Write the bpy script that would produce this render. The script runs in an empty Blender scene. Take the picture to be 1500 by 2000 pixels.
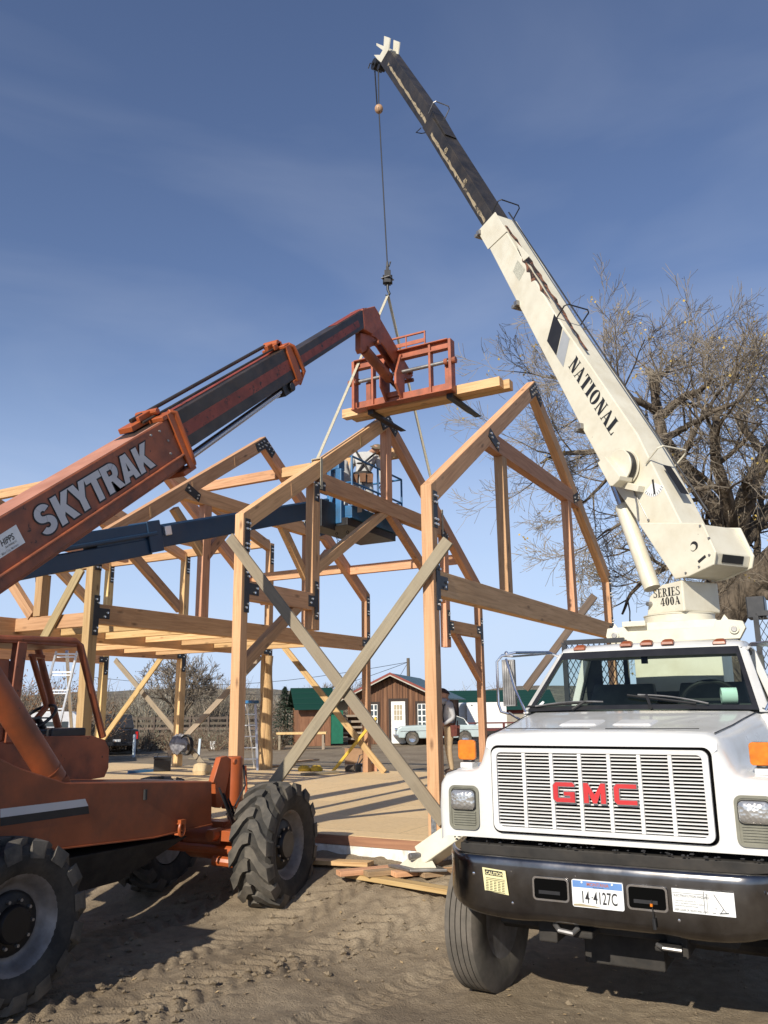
import bpy, bmesh, math, random
from mathutils import Vector, Matrix, Quaternion
random.seed(7)
SC = bpy.context.scene
COL = SC.collection
# ---------------------------------------------------------------- camera
CAM = Vector((4.058, -8.409, 2.0))
FW = Vector((-0.4741, 0.8505, 0.2274)); FW.normalize()
UP = Vector((0.1220, -0.1922, 0.9737)); UP -= FW*UP.dot(FW); UP.normalize()
RT = FW.cross(UP)
FPX = 1622.8
cd = bpy.data.cameras.new('camera'); co = bpy.data.objects.new('camera', cd); COL.objects.link(co)
cd.sensor_fit = 'HORIZONTAL'; cd.sensor_width = 36.0; cd.lens = 36.0*FPX/1500.0
cd.clip_start = 0.05; cd.clip_end = 6000
co.matrix_world = Matrix(((RT.x, UP.x, -FW.x, CAM.x), (RT.y, UP.y, -FW.y, CAM.y), (RT.z, UP.z, -FW.z, CAM.z), (0, 0, 0, 1)))
SC.camera = co
# ---------------------------------------------------------------- light
SUN_EL = math.radians(29.5); SUN_AZ = math.radians(1.6)      # azimuth from -Y towards +X
SDIR = Vector((math.sin(SUN_AZ)*math.cos(SUN_EL), -math.cos(SUN_AZ)*math.cos(SUN_EL), math.sin(SUN_EL)))
W = bpy.data.worlds.new('World'); SC.world = W; W.use_nodes = True
nt = W.node_tree; nt.nodes.clear()
wo = nt.nodes.new('ShaderNodeOutputWorld'); bg = nt.nodes.new('ShaderNodeBackground'); sky = nt.nodes.new('ShaderNodeTexSky')
sky.sky_type = 'NISHITA'; sky.sun_disc = False; sky.sun_elevation = SUN_EL
sky.sun_rotation = math.atan2(SDIR.x, SDIR.y); sky.air_density = 1.0; sky.dust_density = 0.3; sky.ozone_density = 2.2; sky.altitude = 700
tcw = nt.nodes.new('ShaderNodeTexCoord')
mpw = nt.nodes.new('ShaderNodeMapping'); mpw.inputs['Scale'].default_value = (2.2, 2.2, 7.5); mpw.inputs['Rotation'].default_value = (0.1, 0.25, 0.4)
nsw = nt.nodes.new('ShaderNodeTexNoise'); nsw.inputs['Scale'].default_value = 0.9; nsw.inputs['Detail'].default_value = 5; nsw.inputs['Roughness'].default_value = 0.5; nsw.inputs['Distortion'].default_value = 0.5
rmw = nt.nodes.new('ShaderNodeValToRGB'); rmw.color_ramp.elements[0].position = 0.47; rmw.color_ramp.elements[0].color = (0, 0, 0, 1); rmw.color_ramp.elements[1].position = 0.85; rmw.color_ramp.elements[1].color = (0.34, 0.34, 0.34, 1)
sepw = nt.nodes.new('ShaderNodeSeparateXYZ'); fdw = nt.nodes.new('ShaderNodeMapRange')
fdw.inputs['From Min'].default_value = 0.75; fdw.inputs['From Max'].default_value = 0.02; fdw.inputs['To Min'].default_value = 0.12; fdw.inputs['To Max'].default_value = 1.0
mlw = nt.nodes.new('ShaderNodeMath'); mlw.operation = 'MULTIPLY'
mxw = nt.nodes.new('ShaderNodeMix'); mxw.data_type = 'RGBA'
mxw.inputs['B'].default_value = (6.0, 6.4, 7.2, 1)
L = nt.links.new
L(tcw.outputs['Generated'], mpw.inputs['Vector']); L(mpw.outputs['Vector'], nsw.inputs['Vector']); L(nsw.outputs['Fac'], rmw.inputs['Fac'])
L(tcw.outputs['Generated'], sepw.inputs[0]); L(sepw.outputs['Z'], fdw.inputs['Value'])
L(rmw.outputs['Color'], mlw.inputs[0]); L(fdw.outputs['Result'], mlw.inputs[1]); L(mlw.outputs[0], mxw.inputs['Factor'])
hs = nt.nodes.new('ShaderNodeHueSaturation'); hs.inputs['Saturation'].default_value = 1.0; hs.inputs['Hue'].default_value = 0.509
hzr = nt.nodes.new('ShaderNodeMapRange'); hzr.inputs['From Min'].default_value = 0.46; hzr.inputs['From Max'].default_value = 0.0; hzr.inputs['To Min'].default_value = 0.0; hzr.inputs['To Max'].default_value = 0.9; hzr.interpolation_type = 'SMOOTHSTEP'
hzm = nt.nodes.new('ShaderNodeMix'); hzm.data_type = 'RGBA'; hzm.inputs['B'].default_value = (4.3, 5.4, 7.5, 1)
L(sepw.outputs['Z'], hzr.inputs['Value']); L(hzr.outputs['Result'], hzm.inputs['Factor'])
L(sky.outputs['Color'], hs.inputs['Color']); L(hs.outputs['Color'], hzm.inputs['A']); L(hzm.outputs['Result'], mxw.inputs['A']); L(mxw.outputs['Result'], bg.inputs['Color'])
bg.inputs['Strength'].default_value = 0.1; L(bg.outputs[0], wo.inputs[0])
sl = bpy.data.lights.new('sun', 'SUN'); so = bpy.data.objects.new('sun', sl); COL.objects.link(so)
sl.energy = 4.5; sl.angle = math.radians(0.53); sl.color = (1.0, 0.925, 0.80)
so.rotation_euler = SDIR.to_track_quat('Z', 'Y').to_euler(); so.location = (0, -20, 30)
SC.view_settings.view_transform = 'Standard'; SC.view_settings.look = 'None'; SC.view_settings.gamma = 1.0; SC.view_settings.exposure = 0.36
SC.view_settings.use_curve_mapping = False
# ---------------------------------------------------------------- surveying helpers (photo pixel -> point on a real plane)
def ray(x, y): return FW + RT*((x-750)/FPX) - UP*((y-1000)/FPX)
def pu(x, y, u): d = ray(x, y); return CAM + d*((u-CAM.x)/d.x)
def pv(x, y, v): d = ray(x, y); return CAM + d*((v-CAM.y)/d.y)
def pz(x, y, z): d = ray(x, y); return CAM + d*((z-CAM.z)/d.z)
def pd(x, y, t): return CAM + ray(x, y)*t
def PU(x, y, u): p = pu(x, y, u); return (p.y, p.z)
def PV(x, y, v): p = pv(x, y, v); return (p.x, p.z)
# ---------------------------------------------------------------- mesh builder
WM = {}
class MB:
    def __init__(s, T=None): s.v = []; s.f = []; s.m = []; s.T = T or Matrix.Identity(4)
    def add(s, vs, fs, m=0):
        b = len(s.v); s.v += [s.T @ Vector(p) for p in vs]; s.f += [tuple(b+i for i in f) for f in fs]; s.m += [m]*len(fs); return s
    def hexa(s, p, m=0):
        return s.add(p, [(0, 3, 2, 1), (4, 5, 6, 7), (0, 1, 5, 4), (1, 2, 6, 5), (2, 3, 7, 6), (3, 0, 4, 7)], m)
    def box(s, a, b, m=0):
        (x0, y0, z0), (x1, y1, z1) = a, b
        return s.hexa([(x0, y0, z0), (x1, y0, z0), (x1, y1, z0), (x0, y1, z0), (x0, y0, z1), (x1, y0, z1), (x1, y1, z1), (x0, y1, z1)], m)
    def ext(s, pts, vec, m=0):
        n = len(pts); vec = Vector(vec); P = [Vector(p) for p in pts]
        return s.add(P+[p+vec for p in P], [tuple(range(n))[::-1], tuple(range(n, 2*n))]+[(i, (i+1) % n, n+(i+1) % n, n+i) for i in range(n)], m)
    def px(s, pts, a, b, m=0): return s.ext([(a, p[0], p[1]) for p in pts], (b-a, 0, 0), m)
    def py(s, pts, a, b, m=0): return s.ext([(p[0], a, p[1]) for p in pts], (0, b-a, 0), m)
    def pzz(s, pts, a, b, m=0): return s.ext([(p[0], p[1], a) for p in pts], (0, 0, b-a), m)
    def bar(s, p0, p1, w, h, up=(0, 0, 1), m=0):
        p0 = Vector(p0); p1 = Vector(p1); d = (p1-p0).normalized(); up = Vector(up)
        sd = d.cross(up)
        if sd.length < 1e-4: sd = d.cross(Vector((1, 0, 0)))
        sd.normalize(); u = sd.cross(d).normalized(); a = sd*(w/2); c = u*(h/2)
        return s.hexa([p0-a-c, p0+a-c, p0+a+c, p0-a+c, p1-a-c, p1+a-c, p1+a+c, p1-a+c], m)
    def tube(s, pts, r, n=8, m=0, cap=True, closed=False):
        P = [Vector(p) for p in pts]; k = len(P); R = r if isinstance(r, (list, tuple)) else [r]*k
        vs = []; prev = None
        for i, p in enumerate(P):
            if closed: d = P[(i+1) % k]-P[i-1]
            else: d = P[min(i+1, k-1)]-P[max(i-1, 0)]
            if d.length < 1e-9: d = Vector((0, 0, 1))
            d.normalize()
            if prev is None:
                a = d.cross(Vector((0, 0, 1)))
                if a.length < 0.05: a = d.cross(Vector((1, 0, 0)))
            else:
                a = prev - d*prev.dot(d)
                if a.length < 1e-4: a = d.cross(Vector((1, 0, 0)))
            a.normalize(); prev = a; b = d.cross(a)
            for j in range(n):
                t = 2*math.pi*j/n; vs.append(p+(a*math.cos(t)+b*math.sin(t))*R[i])
        fs = []
        for i in range(k if closed else k-1):
            q = (i+1) % k
            for j in range(n): fs.append((i*n+j, i*n+(j+1) % n, q*n+(j+1) % n, q*n+j))
        if cap and not closed: fs += [tuple(range(n))[::-1], tuple(range((k-1)*n, k*n))]
        return s.add(vs, fs, m)
    def cyl(s, p0, p1, r0, r1=None, n=16, m=0): return s.tube([p0, p1], [r0, r0 if r1 is None else r1], n, m)
    def lathe(s, prof, o, ax, n=32, m=0, closed=False):
        o = Vector(o); ax = Vector(ax).normalized(); a = ax.cross(Vector((0, 0, 1)))
        if a.length < 0.05: a = ax.cross(Vector((1, 0, 0)))
        a.normalize(); b = ax.cross(a); vs = []; k = len(prof)
        for (r, h) in prof:
            for j in range(n):
                t = 2*math.pi*j/n; vs.append(o+ax*h+(a*math.cos(t)+b*math.sin(t))*r)
        fs = []
        for i in range(k if closed else k-1):
            q = (i+1) % k
            for j in range(n): fs.append((i*n+j, i*n+(j+1) % n, q*n+(j+1) % n, q*n+j))
        return s.add(vs, fs, m)
    def ball(s, c, r, n=10, m=0, sc=(1, 1, 1)):
        c = Vector(c); vs = [c+Vector((0, 0, -r*sc[2]))]; fs = []
        h = n//2
        for i in range(1, h):
            ph = -math.pi/2+math.pi*i/h
            for j in range(n):
                t = 2*math.pi*j/n; vs.append(c+Vector((r*sc[0]*math.cos(ph)*math.cos(t), r*sc[1]*math.cos(ph)*math.sin(t), r*sc[2]*math.sin(ph))))
        vs.append(c+Vector((0, 0, r*sc[2]))); e = len(vs)-1
        for j in range(n): fs.append((0, 1+(j+1) % n, 1+j)); fs.append((e, e-n+j, e-n+(j+1) % n))
        for i in range(h-2):
            for j in range(n): fs.append((1+i*n+j, 1+i*n+(j+1) % n, 1+(i+1)*n+(j+1) % n, 1+(i+1)*n+j))
        return s.add(vs, fs, m)
    def loft(s, rings, m=0, close=False, cap=True):
        n = len(rings[0]); vs = [p for r in rings for p in r]; fs = []
        for i in range(len(rings)-1):
            for j in range(n if close else n-1): fs.append((i*n+j, i*n+(j+1) % n, (i+1)*n+(j+1) % n, (i+1)*n+j))
        if cap: fs += [tuple(range(n))[::-1], tuple(range((len(rings)-1)*n, len(rings)*n))]
        return s.add(vs, fs, m)
    def build(s, name, mats, parent=None, frame=None, bevel=0, smooth=False, recalc=True, angle=35):
        if not isinstance(mats, (list, tuple)): mats = [mats]
        Mo = frame if frame is not None else (WM[parent.name] if parent else Matrix.Identity(4))
        inv = Mo.inverted()
        me = bpy.data.meshes.new(name); me.from_pydata([inv @ v for v in s.v], [], s.f)
        for mt in mats: me.materials.append(mt)
        for p, mi in zip(me.polygons, s.m): p.material_index = mi
        if recalc:
            b = bmesh.new(); b.from_mesh(me); bmesh.ops.recalc_face_normals(b, faces=b.faces); b.to_mesh(me); b.free()
        if smooth:
            for p in me.polygons: p.use_smooth = True
            me.set_sharp_from_angle(angle=math.radians(angle))
        me.update()
        o = bpy.data.objects.new(name, me); COL.objects.link(o)
        if parent: o.parent = parent; o.matrix_basis = WM[parent.name].inverted() @ Mo
        else: o.matrix_basis = Mo
        WM[o.name] = Mo
        if bevel:
            bm = o.modifiers.new('edge', 'BEVEL'); bm.width = bevel; bm.segments = 2; bm.limit_method = 'ANGLE'; bm.angle_limit = math.radians(40)
        return o
def tag(o, label=None, cat=None, group=None, kind=None):
    if label: o['label'] = label
    if cat: o['category'] = cat
    if group: o['group'] = group
    if kind: o['kind'] = kind
    return o
def thing(name, label, cat, loc=(0, 0, 0), rz=0, group=None):
    o = bpy.data.objects.new(name, None); COL.objects.link(o); o.empty_display_size = 0.2
    Mx = Matrix.Translation(loc) @ Matrix.Rotation(rz, 4, 'Z'); o.matrix_basis = Mx; WM[o.name] = Mx
    return tag(o, label, cat, group)
def solo(mb, name, mats, label, cat, loc, group=None, **k):
    return tag(mb.build(name, mats, None, frame=Matrix.Translation(loc), **k), label, cat, group)
def textfaces(mb, body, M, h, m=0, off=0.0, xs=1.0, shear=0.0, align='LEFT', sp=1.0):
    """flat lettering with cap height h; M maps (x right, y up, 0) into the scene"""
    cu = bpy.data.curves.new('t', 'FONT'); cu.body = body; cu.size = h/0.7; cu.offset = off*h; cu.shear = shear; cu.align_x = align; cu.space_character = sp
    cu.resolution_u = 4; cu.fill_mode = 'FRONT'
    o = bpy.data.objects.new('t', cu); COL.objects.link(o)
    me = bpy.data.meshes.new_from_object(o)
    S = Matrix.Diagonal((xs, 1, 1, 1))
    MI = mb.T.inverted() @ M @ S
    mb.add([MI @ v.co for v in me.vertices], [tuple(p.vertices) for p in me.polygons], m)
    bpy.data.objects.remove(o); bpy.data.curves.remove(cu); bpy.data.meshes.remove(me)
def basis(o, x, y):
    x = Vector(x).normalized(); y = Vector(y); y = (y-x*y.dot(x)).normalized(); z = x.cross(y)
    return Matrix(((x.x, y.x, z.x, o[0]), (x.y, y.y, z.y, o[1]), (x.z, y.z, z.z, o[2]), (0, 0, 0, 1)))
# ---------------------------------------------------------------- materials
def newmat(name):
    m = bpy.data.materials.new(name); m.use_nodes = True; t = m.node_tree; b = t.nodes['Principled BSDF']; return m, t, b
def N(t, ty, **k):
    n = t.nodes.new(ty)
    for a, v in k.items():
        if a in n.inputs: n.inputs[a].default_value = v
        else: setattr(n, a, v)
    return n
def noise(t, vec, scale, detail=4, rough=0.55, dist=0.0):
    n = N(t, 'ShaderNodeTexNoise'); n.inputs['Scale'].default_value = scale; n.inputs['Detail'].default_value = detail; n.inputs['Roughness'].default_value = rough; n.inputs['Distortion'].default_value = dist
    t.links.new(vec, n.inputs['Vector']); return n
def ramp(t, fac, stops):
    r = N(t, 'ShaderNodeValToRGB'); cr = r.color_ramp
    while len(cr.elements) < len(stops): cr.elements.new(0.5)
    for e, (p, c) in zip(cr.elements, stops): e.position = p; e.color = (*c, 1) if len(c) == 3 else c
    t.links.new(fac, r.inputs['Fac']); return r
def mix(t, fac, a, b, mode='MIX'):
    x = N(t, 'ShaderNodeMix', data_type='RGBA', blend_type=mode)
    for s, k in ((fac, 'Factor'), (a, 'A'), (b, 'B')):
        if isinstance(s, (int, float)): x.inputs[k].default_value = s
        elif isinstance(s, tuple): x.inputs[k].default_value = (*s, 1)
        else: t.links.new(s, x.inputs[k])
    return x.outputs['Result']
def bumpn(t, b, h, strength, dist=0.01):
    n = N(t, 'ShaderNodeBump'); n.inputs['Strength'].default_value = strength; n.inputs['Distance'].default_value = dist
    t.links.new(h, n.inputs['Height']); t.links.new(n.outputs[0], b.inputs['Normal']); return n
def paint(name, col, rough=0.5, metal=0.0, var=0.12, scale=6, dirt=None, dirtamt=0.5, dscale=5, spots=None, sscale=14, sthr=0.66, bump=0.0, coat=0.0):
    m, t, b = newmat(name); tc = N(t, 'ShaderNodeTexCoord'); v = tc.outputs['Object']
    n1 = noise(t, v, scale, 5); c0 = tuple(max(0, c*(1-var)) for c in col); c1 = tuple(min(1, c*(1+var)) for c in col)
    c = ramp(t, n1.outputs['Fac'], [(0.3, c0), (0.7, c1)]).outputs['Color']
    if dirt:
        n2 = noise(t, v, dscale, 7, 0.65); f = ramp(t, n2.outputs['Fac'], [(0.42, (0, 0, 0)), (0.75, (dirtamt,)*3)]).outputs['Color']
        c = mix(t, f, c, dirt)
    if spots:
        n3 = noise(t, v, sscale, 6, 0.7); f = ramp(t, n3.outputs['Fac'], [(sthr, (0, 0, 0)), (sthr+0.03, (1, 1, 1))]).outputs['Color']
        c = mix(t, f, c, spots)
    t.links.new(c, b.inputs['Base Color'])
    n4 = noise(t, v, scale*3, 4); rr = N(t, 'ShaderNodeMapRange'); rr.inputs['To Min'].default_value = max(0.02, rough-0.1); rr.inputs['To Max'].default_value = min(1, rough+0.12)
    t.links.new(n4.outputs['Fac'], rr.inputs['Value']); t.links.new(rr.outputs[0], b.inputs['Roughness'])
    b.inputs['Metallic'].default_value = metal; b.inputs['Coat Weight'].default_value = coat; b.inputs['Coat Roughness'].default_value = 0.08
    if bump: bumpn(t, b, noise(t, v, scale*8, 5).outputs['Fac'], bump)
    return m
def timber(name, light, mid, dark, knots=True, saw=0.25, grey=None):
    m, t, b = newmat(name); tc = N(t, 'ShaderNodeTexCoord'); oi = N(t, 'ShaderNodeObjectInfo')
    off = N(t, 'ShaderNodeVectorMath', operation='MULTIPLY_ADD'); off.inputs[1].default_value = (1, 1, 1)
    mu = N(t, 'ShaderNodeVectorMath', operation='SCALE'); mu.inputs[0].default_value = (17, 9, 5); t.links.new(oi.outputs['Random'], mu.inputs['Scale'])
    t.links.new(tc.outputs['Object'], off.inputs[0]); t.links.new(mu.outputs[0], off.inputs[2])
    mp = N(t, 'ShaderNodeMapping'); mp.inputs['Scale'].default_value = (0.9, 16, 16); t.links.new(off.outputs[0], mp.inputs['Vector'])
    n1 = noise(t, mp.outputs[0], 1.6, 7, 0.6, 0.8)
    c = ramp(t, n1.outputs['Fac'], [(0.28, dark), (0.5, mid), (0.72, light)]).outputs['Color']
    mp2 = N(t, 'ShaderNodeMapping'); mp2.inputs['Scale'].default_value = (0.35, 1.2, 1.2); t.links.new(off.outputs[0], mp2.inputs['Vector'])
    n2 = noise(t, mp2.outputs[0], 2.5, 3)
    c = mix(t, ramp(t, n2.outputs['Fac'], [(0.35, (0, 0, 0)), (0.75, (0.35,)*3)]).outputs['Color'], c, dark)
    if knots:
        mp3 = N(t, 'ShaderNodeMapping'); mp3.inputs['Scale'].default_value = (1.9, 5.0, 5.0); t.links.new(off.outputs[0], mp3.inputs['Vector'])
        vo = N(t, 'ShaderNodeTexVoronoi'); vo.inputs['Scale'].default_value = 1.0; t.links.new(mp3.outputs[0], vo.inputs['Vector'])
        kf = ramp(t, vo.outputs['Distance'], [(0.05, (0.8,)*3), (0.16, (0.0,)*3)]).outputs['Color']
        c = mix(t, kf, c, tuple(x*0.42 for x in dark))
    if grey:
        n5 = noise(t, off.outputs[0], 3.0, 4); c = mix(t, ramp(t, n5.outputs['Fac'], [(0.3, (0.25,)*3), (0.7, (0.8,)*3)]).outputs['Color'], c, grey)
    hsv = N(t, 'ShaderNodeHueSaturation'); mr = N(t, 'ShaderNodeMapRange'); mr.inputs['To Min'].default_value = 0.72; mr.inputs['To Max'].default_value = 1.12
    t.links.new(oi.outputs['Random'], mr.inputs['Value']); t.links.new(mr.outputs[0], hsv.inputs['Value']); t.links.new(c, hsv.inputs['Color'])
    wn = N(t, 'ShaderNodeTexWhiteNoise', noise_dimensions='1D'); t.links.new(oi.outputs['Random'], wn.inputs['W']); mh = N(t, 'ShaderNodeMapRange'); mh.inputs['To Min'].default_value = 0.488; mh.inputs['To Max'].default_value = 0.514; t.links.new(wn.outputs['Value'], mh.inputs['Value']); t.links.new(mh.outputs[0], hsv.inputs['Hue'])
    t.links.new(hsv.outputs[0], b.inputs['Base Color']); b.inputs['Roughness'].default_value = 0.72
    mp4 = N(t, 'ShaderNodeMapping'); mp4.inputs['Scale'].default_value = (55, 3, 3); mp4.inputs['Rotation'].default_value = (0, 0.25, 0.2); t.links.new(off.outputs[0], mp4.inputs['Vector'])
    n6 = noise(t, mp4.outputs[0], 1.0, 2); ad = N(t, 'ShaderNodeMath', operation='ADD'); t.links.new(n6.outputs['Fac'], ad.inputs[0]); t.links.new(n1.outputs['Fac'], ad.inputs[1])
    bumpn(t, b, ad.outputs[0], saw, 0.006)
    return m
FIR = timber('fir_wood', (0.70, 0.412, 0.232), (0.60, 0.33, 0.175), (0.40, 0.205, 0.10), saw=0.35)
PINE = timber('pine_wood', (0.70, 0.48, 0.24), (0.62, 0.40, 0.19), (0.42, 0.24, 0.10))
GREYW = timber('weathered_board', (0.37, 0.295, 0.20), (0.285, 0.225, 0.15), (0.13, 0.10, 0.07), saw=0.3, grey=(0.30, 0.25, 0.18))
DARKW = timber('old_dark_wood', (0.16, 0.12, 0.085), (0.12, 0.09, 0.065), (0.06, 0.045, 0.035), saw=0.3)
PLYW = timber('edge_board', (0.36, 0.19, 0.10), (0.28, 0.14, 0.075), (0.17, 0.085, 0.05), knots=False)
BLKSTEEL = paint('black_plate', (0.016, 0.016, 0.018), 0.42, 0.0, 0.3, 9)
BOLT = paint('zinc_bolt', (0.75, 0.75, 0.74), 0.28, 1.0, 0.1)
GALV = paint('galvanised_strap', (0.42, 0.44, 0.46), 0.4, 0.9, 0.35, 22)
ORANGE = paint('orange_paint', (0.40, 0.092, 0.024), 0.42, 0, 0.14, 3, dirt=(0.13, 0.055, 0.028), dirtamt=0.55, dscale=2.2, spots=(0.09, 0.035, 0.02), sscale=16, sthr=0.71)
ORANGE2 = paint('shaded_dirty_orange', (0.27, 0.070, 0.024), 0.5, 0, 0.2, 3, dirt=(0.075, 0.036, 0.022), dirtamt=0.75, dscale=2.0, spots=(0.07, 0.03, 0.018), sscale=14, sthr=0.69)  # dirtier orange, darkened further for the shade on the machine's side
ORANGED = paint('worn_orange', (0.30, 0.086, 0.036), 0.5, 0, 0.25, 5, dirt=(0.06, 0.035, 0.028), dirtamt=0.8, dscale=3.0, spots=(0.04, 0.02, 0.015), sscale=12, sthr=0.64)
GREASE = paint('greasy_boom_steel', (0.045, 0.038, 0.034), 0.4, 0.3, 0.4, 4, dirt=(0.11, 0.07, 0.045), dirtamt=0.5, dscale=6)
CARRM = paint('carriage_orange', (0.36, 0.096, 0.042), 0.5, 0, 0.25, 5, dirt=(0.10, 0.045, 0.03), dirtamt=0.6, dscale=4.0, spots=(0.05, 0.025, 0.02), sscale=14, sthr=0.68)
REDWEAR = paint('worn_red_strip', (0.22, 0.042, 0.024), 0.5, 0, 0.3, 6, spots=(0.03, 0.02, 0.017), sscale=9, sthr=0.60)
m, t, b = newmat('chrome_rod'); b.inputs['Base Color'].default_value = (.42, .43, .46, 1); b.inputs['Metallic'].default_value = 1.0; b.inputs['Roughness'].default_value = .2; CHROMEROD = m
m, t, b = newmat('recess_shade_black'); b.inputs['Base Color'].default_value = (.004, .004, .004, 1); b.inputs['Roughness'].default_value = 1.0; b.inputs['Specular IOR Level'].default_value = 0.0; HOLLOW = m  # lightless black: the shade of openings and recesses put into the colour
ORPALE = paint('pale_orange_top', (0.44, 0.205, 0.135), 0.55, 0, .12, 4, dirt=(.30, .10, .05), dirtamt=.5, dscale=3)  # paler, pinker orange for the top of the boom
CHROME = paint('chrome', (0.80, 0.80, 0.82), 0.16, 1.0, 0.06)
BUMPER = paint('dull_chrome', (0.24, 0.232, 0.228), 0.2, 1.0, 0.2, 3, dirt=(0.10, 0.085, 0.07), dirtamt=0.8, dscale=3.5)
RUBBER = paint('tyre_rubber', (0.062, 0.057, 0.049), 0.85, 0, 0.3, 7, dirt=(0.20, 0.17, 0.13), dirtamt=0.8, dscale=4, bump=0.25)
RUBDARK = paint('dark_rubber', (0.022, 0.021, 0.019), 0.85, 0, 0.3, 7, dirt=(0.10, 0.085, 0.066), dirtamt=0.7, dscale=4, bump=0.25)
RUBBERT = paint('truck_tyre_rubber', (0.085, 0.076, 0.063), 0.85, 0, 0.25, 6, dirt=(0.20, 0.17, 0.14), dirtamt=0.6, dscale=5, bump=0.15)
RIM = paint('grey_rim', (0.22, 0.21, 0.205), 0.5, 0.3, 0.3, 6, dirt=(0.09, 0.07, 0.055), dirtamt=0.8, dscale=5, spots=(0.25, 0.08, 0.03), sscale=7, sthr=0.7)
HUBM = paint('hub_black', (0.012, 0.011, 0.011), 0.45, 0.2, 0.3)
WHITE = paint('truck_white', (0.655, 0.655, 0.635), 0.3, 0, 0.035, 2, dirt=(0.46, 0.43, 0.37), dirtamt=0.34, dscale=3.5, spots=(0.35, 0.33, 0.29), sscale=30, sthr=0.735, coat=0.5)
GRILLEW = paint('grille_white', (0.65, 0.65, 0.64), 0.4, 0, 0.05, 8, dirt=(.42, .39, .34), dirtamt=.35, dscale=5, spots=(0.2, 0.19, 0.18), sscale=40, sthr=0.72)
CREAM = paint('crane_cream', (0.645, 0.61, 0.495), 0.38, 0, 0.06, 3, dirt=(0.46, 0.39, 0.26), dirtamt=0.5, dscale=3.2, spots=(0.13, 0.06, 0.03), sscale=13, sthr=0.70)
BLACK = paint('black_rubber', (0.012, 0.012, 0.013), 0.6, 0, 0.3)
SATIN = paint('satin_black', (0.02, 0.02, 0.022), 0.35, 0, 0.3)
DARKIN = paint('cab_interior', (0.06, 0.064, 0.06), 0.8, 0, 0.3)
DARKUND = paint('underbody', (0.02, 0.018, 0.016), 0.8, 0, 0.4, 6, dirt=(0.06, 0.05, 0.04), dirtamt=0.7)
GREYTXT = paint('grey_lettering', (0.50, 0.50, 0.515), 0.45, 0, 0.04)
BLKTXT = paint('black_lettering', (0.014, 0.014, 0.016), 0.5, 0, 0.2)
GREYSTR = paint('grey_stripe', (0.33, 0.345, 0.36), 0.45, 0, 0.06)
DECALW = paint('decal_white', (0.72, 0.73, 0.72), 0.4, 0, 0.04)
DECALY = paint('decal_yellow', (0.72, 0.66, 0.36), 0.5, 0, 0.08, 20)
REDBADGE = paint('badge_red', (0.50, 0.032, 0.035), 0.35, 0, 0.08)
AMBER = paint('amber_lens', (0.62, 0.17, 0.012), 0.18, 0, 0.25, 20, coat=0.6)
AMBERD = paint('brown_amber_lens', (0.23, 0.06, 0.02), 0.3, 0, 0.2, 20)
BLUE = paint('lift_blue', (0.032, 0.15, 0.33), 0.4, 0, 0.15, 4, dirt=(0.03, 0.05, 0.08), dirtamt=0.6, dscale=5)
NAVY = paint('lift_dark_blue', (0.012, 0.045, 0.10), 0.4, 0, 0.2, 3, dirt=(0.03, 0.035, 0.045), dirtamt=0.6, dscale=3)
ALU = paint('aluminium', (0.72, 0.73, 0.74), 0.35, 0.8, 0.06)
STRAP = paint('web_strap', (0.42, 0.385, 0.29), 0.85, 0, 0.15, 30)
FOAM = paint('white_foam', (0.78, 0.77, 0.72), 0.8, 0, 0.08, 9, dirt=(0.42, 0.34, 0.24), dirtamt=0.7, dscale=8)
BEZEL = paint('headlight_bezel', (0.22, 0.215, 0.17), 0.4, 0.3, 0.15, 10)
MINT = paint('paper_roll', (0.60, 0.75, 0.70), 0.8, 0, 0.04)  # mint cast of the windscreen glass put into the paper's colour
STEEL = paint('bare_steel', (0.30, 0.29, 0.28), 0.45, 0.8, 0.3, 9)
def glass(name, tint, rough=0.0, spec=0.5, tr=0.8):
    m, t, b = newmat(name); o = t.nodes['Material Output']
    tr_ = N(t, 'ShaderNodeBsdfTransparent'); tr_.inputs[0].default_value = (*tint, 1)
    gl = N(t, 'ShaderNodeBsdfGlossy'); gl.inputs['Roughness'].default_value = rough; gl.inputs['Color'].default_value = (0.9, 0.9, 0.9, 1)
    fr = N(t, 'ShaderNodeFresnel'); fr.inputs['IOR'].default_value = 1.45
    mx = N(t, 'ShaderNodeMixShader'); t.links.new(fr.outputs[0], mx.inputs[0]); t.links.new(tr_.outputs[0], mx.inputs[1]); t.links.new(gl.outputs[0], mx.inputs[2]); t.links.new(mx.outputs[0], o.inputs['Surface'])
    return m
GLASS = glass('windscreen_glass', (0.70, 0.82, 0.76), 0.01)
CLEAR = glass('clear_lens', (0.85, 0.86, 0.86), 0.05)
m, t, b = newmat('headlight_glass'); tc = N(t, 'ShaderNodeTexCoord'); vo = N(t, 'ShaderNodeTexVoronoi'); vo.inputs['Scale'].default_value = 45; t.links.new(tc.outputs['Object'], vo.inputs['Vector'])
b.inputs['Base Color'].default_value = (0.60, 0.59, 0.56, 1); b.inputs['Metallic'].default_value = 0.75; b.inputs['Roughness'].default_value = 0.22; bumpn(t, b, vo.outputs['Distance'], 0.3, 0.01); HEADL = m
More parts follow.
